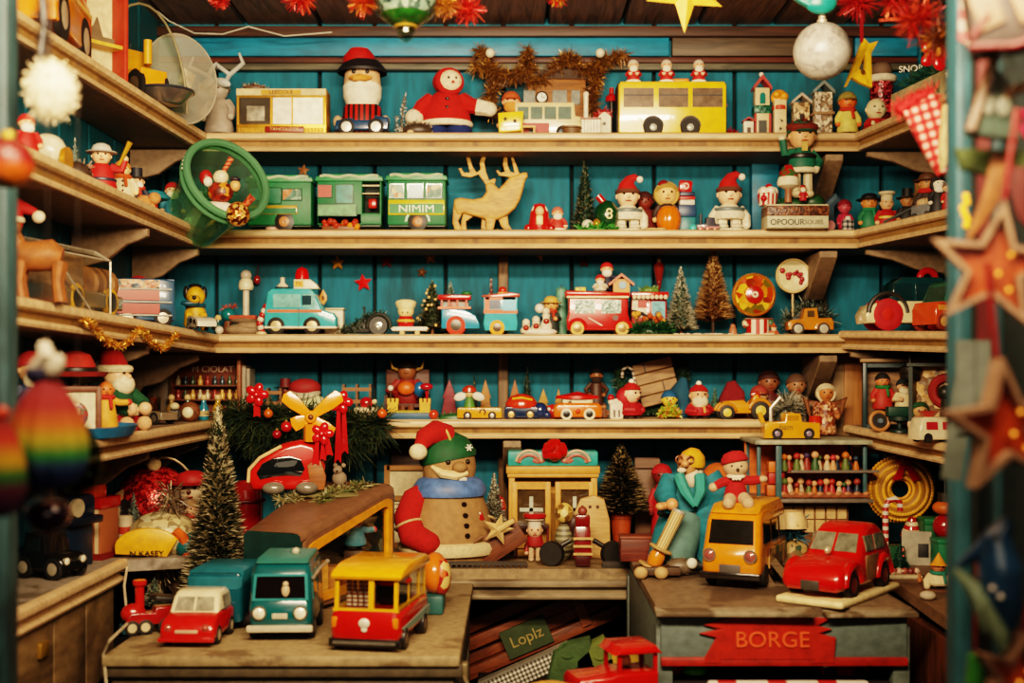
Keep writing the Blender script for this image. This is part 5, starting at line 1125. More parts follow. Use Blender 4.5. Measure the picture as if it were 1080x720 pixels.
m=MB();m.box((0,.01,hk*.45),(Lk,.06,hk*.9),bev=.003);m.build('kiosk_wall',gloss('a51a12'),t)
m=MB();m.box((0,-.005,hk*.92),(Lk*1.05,.085,hk*.13),bev=.003);q=m.build('awning',gloss('b01a14'),t)
m=MB();[m.ell((-.5*Lk+(i+.5)*Lk/8,-.047,hk*.87),(.007,.003,.008),0,8,6)for i in range(8)];m.build('scallops',mt('d8c4a4'),q)
m=MB();m.prism([(-.5*Lk,hk*.45),(-.05*Lk,hk*.4),(-.12*Lk,hk*.82),(-.48*Lk,hk*.82)],-.026,-.02);m.build('white_poster',mt('d8ccb4',.6),t)
m=MB();m.box((-.2*Lk,-.027,hk*.72),(.03,.003,.025));m.build('red_mark',mt('b02018'),t)
m=MB();m.tube([(-.5*Lk,-.03,hk*.56),(-.2*Lk,-.03,hk*.5),(.05*Lk,-.03,hk*.36)],.006);m.build('stripe_band',mt('26282c'),t)
m=MB();m.box((.26*Lk,-.022,hk*.58),(.045,.004,hk*.4));m.build('window',mt('6aa4ae',.15,n=.4),t)
m=MB();m.cyl((.24*Lk,-.026,hk*.48),.012,.006,(90,0,0));m.build('round_sign',mt('2a2430'),t)
m=MB();m.hair([(-.5*Lk,-.05,.02),(0,-.055,.025),(.55*Lk,-.05,.018)],.02,900,.018,.003,(0,0,1));m.ell((0,-.045,.012),(Lk*.5,.02,.018));one(m,'hedge',['123a22','2a5a30'],'dark green hedge in front of the red kiosk','hedge',(X(686,4.17),4.165,zC))
m=MB();rg=random.Random(6);[m.ell((rg.uniform(-.05,.06),rg.uniform(-.006,.006),rg.uniform(.0,.03)),rg.uniform(.006,.011),rg.choice((0,1)),8,6)for i in range(16)]
one(m,'flower_garland',['a8481c','c88a3a'],'orange flower garland along the kiosk window sill','flowers',(X(684,4.12),4.125,zC+.045))
m=MB();m.hair([(-.02,0,.005),(.03,0,.01)],.01,160,.016,.003);m.ell((.005,0,.008),(.03,.014,.012));one(m,'green_leaf','5a7a3a','green leafy sprig lying on the kiosk roof','sprig',(X(684,4.17),4.17,zC+hk*.985))
tree('tall frosted pale bottle brush tree right of the red kiosk',718,4.14,zC,279,33,'2e463c','e4e0cc',1500,.7)
tree('tallest bronze glitter tree on a thin dark stem',752,4.2,zC,256,40,'6a4626','e0b880',1900,.65,trunk='2a1a10',base='2a3a2c',tk=.2)
m=MB();[m.ell((rnd.uniform(-.1,.1),rnd.uniform(-.01,.01),.003),(.012,.01,.005),0,8,6)for i in range(16)];m.ell((0,0,.001),(.11,.02,.005));one(m,'snow_drift','d8ccb8','low row of white snow lumps at the tree bases','snow',(X(745,4.09),4.09,zC-.001))
m=MB();m.lathe([(.014,0),(.012,.022),(.004,.034),(0,.04)]);m.ell((0,0,.03),.009);one(m,'tiny_gnome',['a8684a'],'tiny tan gnome at left of the candy striped stand','figurine',(X(773,4.12),4.12,zC))
t=T('candy_stand','red and white striped candy stand under the amber glass wheel','toy stall',(X(799,4.14),4.14,zC));w_=U(24,4.14)
m=MB();m.cyl((0,0,.028),w_*.5,.05,seg=24);m.build('drum',stripes('ded0b8','a81c16',38,0),t);m=MB();m.box((0,0,.004),(w_*1.3,.07,.008),bev=.003);m.build('base',mt('d0c4a8'),t)
m=MB();[m.ell((s*w_*.55,-.01,.042),(.012,.012,.018))for s in(-1,1)];m.each('candy_head',speckle(['8a3a24','d8c0a0','3a5a40'],80),t);m=MB();m.box((0,0,.056),(w_*1.2,.05,.006),bev=.002);m.build('counter_top',mt('6a3a24'),t)
t=T('glass_disc_ornament','round amber and gold glass wheel with red eye','ornament',(X(795,4.14),4.14,Z(311,4.14)));r=U(23,4.14)
m=MB();m.cyl((0,0,0),r,.02,(90,0,0),seg=40,bev=.006);m.build('disc',speckle(['c87a14','b0400f','e0b030','8a3008','d8982a','6a5a18'],38,.15,.2,.5),t)
m=MB();m.torus((0,-.004,0),r*.9,.007,(90,0,0));m.build('rim',mt('a8641a',.2,.3),t)
m=MB();m.lathe([(r*.42,0),(r*.40,.012),(r*.2,.016),(0,.016)],M=TM((0,-.008,0),(90,0,0)),seg=24);q=m.build('red_centre',gloss('9c1c10'),t);m=MB();m.torus((0,-.026,0),r*.1,.004,(90,0,0));m.build('eye_ring',mt('e0d0b8',.2),q)
t=fig('tiny_gnome','tiny orange pointed gnome right of the striped stand',816,4.12,zC,338,'b8542c','cone','b8481c','d8b898',w=1.3,hd=.2)
t=T('lollipop_plate','round cream plate with red berries on a slim stick','plate',(X(836,4.22),4.22,zC));zc_=Z(291,4.22)-zC;r=U(18,4.22)
m=MB();m.lathe([(0,0),(r*.9,0),(r,.006),(r*.98,.014),(r*.85,.01),(0,.008)],M=TM((0,0,zc_),(90,0,0)),seg=36);m.build('plate',mt('d8c69a',.4),t)
m=MB();m.torus((0,-.008,zc_),r*.95,.005,(90,0,0),n=36);m.build('rim',mt('b8965a',.4),t)
m=MB();[m.ell((x*r,-.014,zc_+z_*r),(q*r,.006,q*r),0,10,7)for x,z_,q in((-.65,.3,.16),(-.35,.05,.14),(-.2,.1,.12),(-.3,-.1,.15),(.05,.12,.12),(.2,.25,.1),(.3,.05,.14),(.45,.1,.12),(.5,-.2,.15),(.42,-.4,.13),(.35,-.05,.1))];m.each('berry',mt('9a2430',.4,n=.4),t)
m=MB();m.cyl((0,0,zc_/2-r*.45),.004,zc_-r*.95);m.cyl((0,0,.005),.03,.01);m.build('stick',mt('b8a078'),t)
m=MB();m.hair([(-.06,0,.05),(0,0,.085),(.07,0,.06)],.035,1300,.03,.002,(0,0,1));m.ell((0,0,.055),(.07,.03,.05));m.box((0,0,.005),(.1,.04,.01));one(m,'frosted_bush',['28302a','8a9484'],'frosted bristly bush behind the orange pickup','bush',(X(850,4.235),4.235,zC))
t=vehicle('toy_pickup','orange wooden toy pickup with silver wheels',(X(853,4.12),4.12,zC),180,U(48,4.12),.065,Z(325,4.12)-zC,[(-.5,.2),(.5,.2),(.5,.48),(.42,.56),(.18,.6),(.13,.98),(-.14,1),(-.17,.62),(-.45,.64),(-.5,.5)],'b8701c',wins=((-.08,.08,.66,.9),),wheels=(-.28,.28),wr=.24,hub='b8b0a0',tyre='2a2622',winc=mt('4a3a24',.2),hubr=.65)
for xw in(-.28,.28):m=MB();m.torus((xw*U(48,4.12),.03,.021),.025,.006,(90,0,0),a0=0,a1=180);m.build('fender',gloss('b8701c'),t)

# third shelf, right wall
x,Y,z=1.24,3.78,rz_('C',3.78)
t=vehicle('toy_car','cream and dark teal vintage toy car with red wheels',(X(955,3.85),3.86,rz_('C',3.86)),183,U(92,3.85),.11,Z(293,3.85)-rz_('C',3.86),[(-.5,.14),(.5,.14),(.52,.3),(.46,.48),(.34,.54),(.24,.56),(-.5,.56)],'d9c79c',roof=[(.25,.54),(.17,.9),(.08,1),(-.36,1),(-.46,.9),(-.48,.54)],rc='0f3a40',wins=((-.02,.19,.58,.88),(-.32,-.06,.58,.88)),wheels=(.26,-.3),wr=.3,tyre='a8141a',hub='c83024',wz=None,winc=mt('123036',.15),hubr=.4)
m=MB();m.torus((.26*U(92,3.85),.05,.055),.06,.008,(90,0,0),a0=0,a1=180);m.build('fender_line',mt('26221c',.5),t)
vehicle('toy_car','orange red toy car with green roof in front of the cream car',(X(1000,3.6),3.62,rz_('C',3.64)),205,.17,.10,Z(297,3.64)-rz_('C',3.64),[(-.5,.12),(.5,.12),(.5,.42),(.44,.56),(.28,.58),(-.5,.58)],'b8421a',roof=[(.28,.57),(.14,.92),(.04,1),(-.46,1),(-.5,.57)],rc='2a5a4a',wins=((-.14,.12,.62,.88),(-.44,-.18,.62,.88)),wheels=(-.3,.32),wr=.18,tyre='7a2a14',hub='d8a060',winc=mt('1c3a30',.2),ws=((.28,.6),(.16,.88)),stripe=(-.45,.45,.4,.5,'d88a3a'))
t=T('candy_hook','red curled candy hook standing behind the cream car','candy',(X(975,3.98),3.985,rz_('C',3.98)));m=MB();
m.tube([(0,0,0),(-.005,0,.09),(-.012,0,.15)]+[(.012+.026*math.cos(R(a)),0,.17+.026*math.sin(R(a)))for a in range(190,20,-25)]+[(.04,0,.165)],[.02,.018,.014]+[.012]*7+[.011],seg=10);m.build('hook',gloss('a8141a'),t);m=MB();m.ell((.0,0,.055),(.03,.02,.028));m.build('knot',gloss('a8141a'),t)

# third shelf, left wall
Yq=2.72;z=lz('C',Yq)
t=T('deer_figurine','brown toy deer wearing red santa hat at left edge','figurine',(-1.06,2.76,z),12)
m=MB();m.tube([(.05,0,.10),(.03,0,.105),(-.02,0,.10),(-.045,0,.11)],[.02,.036,.034,.028],seg=14);m.tube([(-.045,0,.11),(-.06,0,.15)],[.026,.022]);m.ell((-.062,-.01,.165),(.028,.03,.024));m.ell((-.075,-.03,.158),(.016,.018,.014))
for a in(-.035,.045):
 for b in(-.018,.018):m.tube([(a,b,.09),(a-.004,b,.045),(a+.002,b,.0)],[.016,.011,.012])
m.build('body',mt('8c5228',.6,n=.3),t)
m=MB();m.tube([(-.06,0,.18),(-.04,0,.215),(-.005,0,.20)],[.03,.02,.008],seg=12);q=m.build('hat',mt('a81c18',.8),t);m=MB();m.ell((.0,-.0,.19),.014);m.build('pompom',plush('d8c8a8'),q);m=MB();m.torus((-.062,0,.182),.026,.008);m.build('hat_brim',plush('d8c8a8'),q)
t=vehicle('toy_truck','brown toy log truck with yellow rimmed wheel in glass case',(-1.13,3.12,lz('C',3.12)),82,.42,.11,.11,[(-.5,.16),(.5,.16),(.5,.5),(.3,.55),(-.5,.55)],'6c5840',wheels=(-.1,.34),wr=.34,tyre='c8941c',hub='2a2420',hubr=.7,taper=0)
m=MB();[m.cyl((.10+.045*i,0,.085),.046,.036,(0,90,0),bev=.006)for i in range(3)];m.each('barrel',wood('9a6c40','6a4424',(20,4,4)),t)
m=MB();m.box((-.1,0,.10),(.2,.1,.1),bev=.004);m.build('log_load',wood('9a7c5c','6a5038',(3,16,16)),t)
z=lz('C',3.05)
t=T('glass_case','clear angular glass case over the brown log truck','glass case',(-1.135,3.02,z),-8)
m=MB();m.prism([(-.06,0),(.062,0),(.062,.14),(.02,.165),(-.06,.165)],-.27,.20);m.build('case',glass('f4f2ea',.10,.1),t)
m=MB()
for p,q in(((.062,-.27,.14),(.062,.2,.14)),((.02,-.27,.165),(.02,.2,.165)),((.062,-.27,0),(.062,-.27,.14)),((.062,.2,0),(.062,.2,.14)),((.062,.2,.14),(.02,.2,.165)),((.063,-.1,.14),(.063,.1,.0)),((.062,-.27,.0),(.062,.2,.0))):m.tube([p,q],.0028,seg=6)
m.build('edge_frame',mt('b8b0a0',.2,.5),t)
fig('red_figurine','small red capped figurine behind the log barrels',146,3.75,lz('C',3.7),291,'a01c1c','hood','9c1a1c',None,w=1.3,hd=.2)
t=vehicle('toy_truck','toy shop truck with red shelves and blue tail on left shelf',(-1.10,3.68,lz('C',3.68)),24,.17,.085,.145,[(-.5,.14),(.5,.14),(.5,.96),(.3,1),(-.3,1),(-.5,.96)],'274a66',wheels=(-.3,.3),wr=.2,hub='c8b8a0',taper=0)
m=MB();m.box((-.02,-.046,.055),(.12,.005,.03));m.box((-.02,-.046,.095),(.12,.005,.03));m.each('red_panel',gloss('a02418'),t);m=MB();m.box((-.02,-.046,.128),(.12,.005,.025));m.build('picture_panel',speckle(['2a4a5a','a85a34','14303a','c0906a'],70),t)
m=MB();[m.box((0,-.047,z_),(.15,.006,.004))for z_ in(.036,.075,.113)];m.each('ledge',mt('8a8a7c',.4),t)
m=MB();[m.box((.06+.0001,-.02+.02*i,.09),(.052,.003,.11))for i in range(3)];m.each('blue_slat',mt('1f4468',.4),t)
t=T('toy_dog','yellow sitting toy dog with black ears and teal collar','toy dog',(X(206,3.98),3.98,lz('C',3.98)),20)
m=MB();m.tube([(0,0,.025),(0,0,.07),(0,-.003,.1)],[.038,.034,.022],seg=14);m.ell((0,-.01,.118),(.030,.032,.034));m.ell((-.008,-.045,.108),(.02,.022,.015));[m.tube([(s*.02,-.03,.06),(s*.024,-.05,.012)],[.014,.012])for s in(-1,1)];m.build('body',mt('c0901c',.5,n=.35),t)
m=MB();[m.ell((s*.028,.005,.132),(.010,.012,.022))for s in(-1,1)];m.ell((0,0,.153),(.022,.022,.008));m.ell((-.01,-.066,.112),.007);m.each('ear',mt('1a1410'),t)
m=MB();m.torus((0,-.004,.09),.026,.008);m.ell((-.02,-.045,.095),(.03,.012,.01));m.build('collar',mt('14465a'),t)
t=vehicle('toy_cow_car','low white toy car with black patches at left corner',(X(208,3.75),3.8,lz('C',3.8)),-60,.13,.06,.05,[(-.5,.2),(.5,.2),(.5,.5),(.4,.7),(.1,.8),(-.4,.95),(-.5,.8)],'cfc6b4',wheels=(-.3,.3),wr=.24,tyre='2a2624',hub='b8b0a0')
m=MB();m.ell((-.01,-.03,.03),(.012,.004,.008));m.ell((.03,-.03,.026),(.01,.004,.007));m.build('black_patch',mt('1a1816'),t)
xe=lambda Y:LX['C'][0]+(LX['C'][1]-LX['C'][0])*(4.05-Y)/1.45+.024
pp=[(88,338),(96,341),(105,352),(116,362),(128,366),(138,358),(148,346),(153,352),(160,362),(172,368),(178,362),(188,352)]
pts=[]
for px,py in pp:
 Y=3.2
 for _ in range(12):Y=-(xe(Y)+.006)*F/(CX-px)
 pts.append(Vector((X(px,Y),Y,Z(py,Y))))
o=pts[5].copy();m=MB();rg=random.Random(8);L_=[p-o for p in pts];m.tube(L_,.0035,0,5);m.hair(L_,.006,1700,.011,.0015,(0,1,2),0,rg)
one(m,'tinsel_garland',[mt('b8741c',.3,.5),mt('e0a848',.25,.6,em=.4),mt('7a4010',.4,.3)],'amber tinsel garland looped under the third left shelf','garland',o)  # gold strands emit a little to brighten the tinsel, no lamps in it

# lowest shelf, back wall
Y3=4.16
t=T('nutcracker_throne','dark horned puppet king in red jacket on a wooden chair','figurine',(X(430,4.24),4.22,zD));h=Z(372,4.22)-zD
m=MB();m.box((0,.03,h*.4),(.15,.02,h*.7),bev=.004);[m.box((s*.07,0,h*.18),(.012,.05,h*.36))for s in(-1,1)];m.box((0,0,h*.2),(.14,.06,.012));m.build('chair',wood('5c2c18','32160c'),t)
m=MB();m.lathe([(.03,h*.2),(.045,h*.3),(.04,h*.5),(.02,h*.62)],sy=.8);[m.tube([(s*.03,0,h*.56),(s*.06,-.02,h*.42),(s*.03,-.04,h*.36)],.014)for s in(-1,1)];m.build('jacket',mt('7a1e18',.6),t)
m=MB();m.ell((0,-.005,h*.72),(.032,.03,.036));m.ell((0,-.035,h*.71),.007);m.tube([(0,0,h*.5),(0,0,h*.68)],.012);m.build('body',mt('7c4a2c'),t)
m=MB();m.lathe([(.034,h*.76),(.036,h*.8),(.02,h*.9),(0,h*.97)]);m.build('hat',mt('16120f'),t)
for s in(-1,1):m=MB();m.tube([(s*.03,0,h*.74),(s*.05,0,h*.77),(s*.058,-.002,h*.9)],[.006,.005,.001]);m.build('horn',mt('b08a44'),t)
m=MB();m.ell((0,-.045,h*.46),(.03,.02,.024));m.build('orange_parcel',mt('c85a1c'),t);m=MB();m.ell((.045,-.04,h*.44),(.02,.016,.028));m.build('blue_bottle',mt('1f5a86',.2),t);m=MB();[m.tube([(s*.015,-.03,h*.2),(s*.015,-.035,0)],.012)for s in(-1,1)];m.each('leg',mt('6a3a20'),t)
t=T('toy_tray','blue toy tray carrying two yellow castles and red balls','toy',(X(431,4.1),4.10,zD));L=U(52,4.1)
m=MB();m.box((0,0,.012),(L,.06,.024),bev=.004);m.build('tray',mt('1c4a66',.5),t)
m=MB();m.ell((0,0,.024),(L*.4,.025,.008));m.build('sand_bed',mt('b0a040',.8),t)
for x in(-.052,.055):
 m=MB();m.box((x,0,.04),(.034,.03,.036));[m.box((x+s*.014,0,.062),(.009,.02,.018))for s in(-1,0,1)];m.build('castle',mt('c8981c',.5),t)
for x,z_,c,r in((-.088,.018,'c8421c',.016),(.085,.018,'c03a1c',.016),(-.11,.06,'d8cba0',.009),(-.06,.105,'d8d0c0',.010)):m=MB();m.ell((x,-.03 if z_<.1 else 0,z_),r);m.build('ball',gloss(c),t)
m=MB();m.tube([(-.06,0,.06),(-.06,0,.1)],.003);m.tube([(-.085,-.03,.03),(-.11,-.03,.055)],.002);m.each('stick',mt('3a2a1c'),t)
m=MB();m.ell((.06,-.01,.11),(.022,.018,.012));m.tube([(.06,0,.06),(.06,-.0,.105)],.004,1);m.build('red_mushroom',gloss('a81828'),t)
def flat_tree(label,px,yt,w_,c,Y=4.22,yb=None):
 z=zD;h=Z(yt,Y)-z;w_=U(w_,Y)
 t=T('wooden_tree',label,'wooden tree',(X(px,Y),Y,z));m=MB()
 m.prism([(-w_*.5,h*.02),(w_*.5,h*.02),(w_*.3,h*.5),(w_*.42,h*.5),(0,h),(-w_*.42,h*.5),(-w_*.3,h*.5)],-.008,.008,bev=.003);m.build('tree_board',wood(c),t)
 m=MB();m.box((0,0,h*.02),(w_*.8,.03,h*.04));m.build('foot',wood('6a4428'),t)
flat_tree('plum red wooden cutout tree beside the blue toy tray',474,399,18,'7c2a36')
flat_tree('tan wooden cutout tree left of the middle post',512,399,14,'a06c34')
flat_tree('tan wooden cutout tree right of the middle post',543,399,13,'9a5a28')
flat_tree('honey gold wooden cutout tree above the blue helmet car',573,409,13,'a87c2a')
flat_tree('slim honey gold wooden cutout tree beside the red fish',589,409,9,'a8742a')
tree('small dark tree left of the tan cutout tree and post',500,4.26,zD,393,12,'26382a','b8a890',260,.3)
tree('slim dark tree right of the middle post',556,4.26,zD,384,15,'22342a','8a9080',420,.3)
m=MB();m.lathe([(.05,0),(.045,.012),(0,.022)],sy=.4);m.hair([(-.04,0,.01),(.04,0,.012)],.012,260,.01,.002);one(m,'moss_mound','2c5a34','green moss mound beside the plum wooden tree','moss',(X(478,4.1),4.1,zD))
FLAT=[(-.5,.16),(.5,.16),(.5,.9),(.46,1),(-.46,1),(-.5,.9)]
t=vehicle('toy_wagon','flat yellow wooden toy wagon carrying a winged flower fairy',(X(506,4.1),4.1,zD),0,U(47,4.1),.06,U(13,4.1),FLAT,'c88a1c',wheels=(-.27,.28),wr=.36,hub='c8b8a8',tyre='1a1512',taper=0,hubr=.45)
m=MB();m.torus((0.01,-.0305,.026),.009,.0025,(90,0,0),a0=-60,a1=200,n=14);m.build('painted_face',mt('5a2a14'),t)
t=T('flower_fairy','small red capped flower fairy with white wings on yellow wagon','figurine',(X(495,4.1),4.1,zD+U(13,4.1)))
m=MB();m.lathe([(.02,0),(.014,.02),(.008,.036)]);m.build('dress',mt('4a7a34'),t);m=MB();m.ell((0,0,.046),(.014,.013,.014));m.build('body',mt('d8a878'),t);m=MB();m.lathe([(.024,.052),(.022,.064),(.010,.072),(0,.074)]);m.build('hat',gloss('b83a20'),t)
for s in(-1,1):m=MB();m.ell((s*.03,0,.036),(.022,.007,.014),rot=(0,s*20,0));m.build('wing',mt('d8d0c0',.6),t)
t=vehicle('toy_car','navy toy car with large red helmet roof',(X(550,4.11),4.11,zD),0,U(36,4.11),.065,U(14,4.11),FLAT,'16284a',wheels=(-.3,.25),wr=.4,hub='c89a5a',tyre='141a2a',taper=0)
m=MB();m.lathe([(.052,.04),(.054,.055),(.04,.075),(.015,.085),(0,.086)],sy=.8);m.build('helmet_roof',gloss('c0341a'),t);m=MB();m.tube([(-.03,-.03,.07),(0,-.038,.074),(.035,-.026,.066)],.004);m.build('yellow_band',gloss('d8a028'),t)
m=MB();m.ell((.062,-.01,.03),(.026,.024,.028));m.ell((.085,-.02,.016),.014);m.build('blue_nose',gloss('1c2f5a'),t)
t=T('toy_fish','shiny red toy fish between navy car and orange car','toy',(X(585,4.14),4.14,zD));m=MB();m.ell((0,0,.026),(.035,.02,.025));m.prism([(.025,.026),(.05,.05),(.05,.0)],-.006,.006,bev=.002);m.build('body',gloss('b82018'),t);m=MB();m.ell((-.02,-.016,.034),.006);m.build('eye',mt('d8d0c0'),t)
VO=[(-.5,.1),(.5,.1),(.52,.3),(.5,.55),(.42,.68),(-.42,.68),(-.5,.55),(-.52,.3)]
h=Z(416,4.1)-zD
t=vehicle('toy_car','bright orange rounded toy car with big eye wheels and red roof',(X(609,4.1),4.1,zD),0,U(50,4.1),.075,h,VO,'d2641a',wheels=(-.24,.24),wr=.24,tyre='d8ccb0',hub='20201e',taper=0,bev=.14,hubr=.6)
m=MB();m.box((0.0,0,h*.75),(.10,.05,h*.2),bev=.004);m.build('cream_window_band',speckle(['d8cca8','5a4a3a','c8b890'],60),t);m=MB();m.lathe([(.075,h*.84),(.07,h*.96),(.03,h*1.04),(.012,h*1.1),(0,h*1.12)],sy=.55);m.build('roof',gloss('c01c14'),t)
m=MB();m.ell((0,-.04,h*.35),(.008,.006,.008));m.build('nose_button',gloss('c8381a'),t)
t=fig('carved_statue','dark carved bearded wooden statue behind the orange car',629,4.25,zD,388,wood('4a2a18','24140c'),'hair','1a100b','2a1810',skin='8a5430',w=.85,arms=('hip','hip'),hd=.13)
fig('brown_figurine','small brown figurine beside the dark carved statue',637,4.15,zD,424,'6a4028','beanie','4a2a1a',None,skin='a8744a',w=1.2)
t=T('white_castle','little white castle shaped toy bag with red top','toy',(X(650,4.13),4.13,zD));m=MB();m.box((0,0,.028),(.046,.034,.056),bev=.008);[m.ell((x,0,.058),.012)for x in(-.016,0,.016)];m.build('bag',mt('d8ccb8',.7),t);m=MB();m.ell((-.018,0,.072),.012);m.build('red_top',gloss('a81c24'),t);m=MB();[m.box((x,-.018,.02),(.006,.003,.024))for x in(-.008,.008)];m.each('window',mt('5a4a40'),t)
t=fig('santa_figurine','red hooded santa girl turned right beside the candy cane',666,4.14,zD,397,'a31820','flop','b01c18',None,skin='e0b898',w=1.5,rz=45,hd=.24,arms=('front','front'),hands='a31820')
m=MB();m.ell((0,0,.05),(.042,.03,.04));m.build('hood',mt('a31820',.7),t,loc=(-.004,.02,.02))
fig('santa_figurine','white bearded santa in tall red cap beside small frosted tree',737,4.14,zD,399,'a0181e','flop','ae1a18','dcceb0',skin='d8a078',w=1.5,rz=10,hd=.25,arms=('front','front'),hands='a0181e',scarf='c88a50')
m=MB();m.tube([(0,0,0),(-.01,0,.14),(-.016,0,.165),(-.034,0,.178),(-.05,0,.165),(-.052,0,.14)],.0055,seg=8)
one(m,'candy_cane',stripes('c8c0b0','6a5a50',60,2),'pale candy cane leaning on wall behind the red santa girl','candy cane',(X(672,4.24),4.24,zD))
t=T('evergreen_wreath','dark evergreen wreath behind tilted plank sign on lowest shelf','wreath',(X(687,4.30),4.29,zD+.14));r=U(34,4.29)
m=MB();P_=[(r*math.cos(R(a)),0,r*math.sin(a*math.pi/180))for a in range(0,361,15)];m.tube(P_,.014,0,6);m.hair(P_,.012,2600,.025,.002,(0,0,1));m.build('greenery',['24402c','4c523c'],t)
t=T('plank_sign','tilted square sign of brown planks leaning in the dark wreath','sign',(X(692,4.25),4.24,zD+.125),(0,-14,0));w_=U(42,4.24)
for i in range(4):m=MB();m.box((0,0,-w_*.42+i*w_*.28),(w_,.012,w_*.265),bev=.003,seg=1);m.build('plank',wood('a07c56','7a5a3a',(3,14,14)),t)
for x,z_ in((-.03,.075),(.02,.0)):m=MB();m.box((x,-.0065,z_-.02),(.004,.003,.035));m.build('split_line',mt('1c140e'),t)
t=fig('bird_figurine','yellow green feathered bird doll in blue beret',706,4.12,zD,411,'9a9a2c','beanie','14507a',None,skin='d8b84a',w=1.5,hd=.27,nose='b83a4a',hands='b85a2a',arms=('down','down'))
m=MB();m.hair([(-.03,-.02,.02),(0,-.035,.04),(.03,-.02,.02)],.014,260,.011,.003,(0,1,2));m.build('feathers',['b8b83a','6a9a2c','c87a2a'],t)
m=MB();m.tube([(0,0,0),(.0,0,.1),(.01,0,.14)],[.05,.034,.01]);one(m,'blue_cloth_cone',mt('12465e',.8),'dark blue cloth gnome hat behind the feathered bird','hat',(X(718,4.22),4.22,zD))
tree('small frosted wire tree between santa and red cloth cone',754,4.2,zD,408,16,'3a5a48','b8c0a8',380,.5)
m=MB();m.prism([(-.05,0),(.05,0),(.045,.09),(.012,.13),(-.012,.125),(-.04,.07)],-.025,.025,bev=.015,seg=3);one(m,'cloth_hat',plush('7a1820'),'folded dark red felt hat behind the orange tractor','hat',(X(771,4.25),4.25,zD))
h=Z(418,4.1)-zD
t=vehicle('toy_tractor','orange vintage toy racing tractor with black wheels',(X(784,4.1),4.1,zD),180,U(50,4.1),.05,h,[(-.42,.28),(.5,.28),(.48,.62),(.44,.8),(.02,.86),(-.06,.7),(-.12,.7),(-.2,1.05),(-.27,1.1),(-.36,.84),(-.46,.7)],'d0861c',wheels=(),bev=.1,taper=0)
for xw,r in((-.32,.031),(.38,.025)):
 for s in(-1,1):
  m=MB();M=TM((xw*U(50,4.1),s*.032,r),(90,0,0));m.lathe([(r*.5,-.009),(r,-.008),(r,.008),(r*.5,.009)],0,20,M);q=m.build('wheel',mt('181410'),t);m=MB();m.lathe([(0,-.011),(r*.55,-.009),(r*.55,.009),(0,.011)],0,16,M);m.build('hub_cap',mt('d8b850',.4),q)
  m=MB();m.torus((xw*U(50,4.1),s*.032,r),r*1.15,.006,(90,0,0),a0=10,a1=170);m.build('fender',gloss('c87a18'),t)
m=MB();m.box((-.04,0,h*1.05),(.03,.02,.025),(0,20,0),bev=.005);m.build('red_seat',gloss('a8301c'),t)
fig('red_figurine','dark robed figurine behind the frosted bush',811,4.28,zD-.055,391,'5a1c1c','hair','3a1a14',None,w=.9,skin='8a5438')
fig('white_figurine','small cream and red girl figurine before the dark robed one',801,4.24,zD-.055,404,'b8968a','cap','9a3a30',None,w=1.1,skin='c8966a')
m=MB();m.hair([(-.04,0,.05),(0,0,.11),(.04,0,.07)],.028,1100,.03,.002,(0,1,1));m.ell((0,0,.05),(.045,.025,.05));one(m,'frosted_bush',['3a3e34','a8a494'],'frosted twiggy bush behind the yellow truck bed','bush',(X(830,4.16),4.17,zD-.055))
t=fig('cloaked_figurine','grey sequined cloaked figurine standing by the wooden pilaster',840,4.2,zD-.05,395,speckle(['7a6a58','a89884','4a4034','8c7c68'],90),'hair','5a4030',None,skin='9a6c4a',w=1.0,boots='5a4c40',hem=.02)
m=MB();m.box((0,0,-.02),(.26,.12,.04),bev=.004);one(m,'wall_ledge',UNDER,'short brown ledge under the frosted bush at shelf end','ledge',(X(826,4.2),4.26,zD-.055));
t=T('corner_cupboard','tan wooden corner cupboard panel right of the pilaster','cupboard',(X(893,4.22),4.235,0));z0,z1=zD-.13,Z(366,4.2)
m=MB();m.box((0,.05,(z0+z1)/2),(.13,.13,z1-z0),bev=.003);m.build('side_board',wood('9a7a54','6f5538',(14,14,1.5)),t);m=MB();m.box((.02,-.02,(z0+z1)/2+.03),(.06,.008,z1-z0-.1),bev=.002);m.build('door_panel',wood('a8703c','7f5028',(14,14,1.5)),t);m=MB();m.box((-.058,-.02,(z0+z1)/2),(.02,.012,z1-z0),bev=.002);m.box((.0,-.02,z0+.02),(.14,.03,.03),bev=.002);m.build('edge_strip',wood('b89468','8a6a44',(14,14,1.5)),t)
t=fig('angel_figurine','bead patterned angel figurine with cream halo hood',871,4.1,zD-.05,404,speckle(['b87a50','6a2c18','d8b088','8c4a2c'],120),'hood','d0bc98',None,skin='b8703c',w=1.05,hem=.01,boots='6a3a24')
m=MB();[m.tube([(s*.03,.01,.1),(s*.065,.015,.12),(s*.05,.012,.06)],[.012,.012,.004])for s in(-1,1)];m.each('wing',mt('7a4a28',.6),t)
m=MB();m.box((0,0,-.02),(.13,.13,.04),bev=.004);one(m,'wall_ledge',UNDER,'small brown ledge under the bead patterned angel','ledge',(X(873,4.15),4.14,zD-.055))

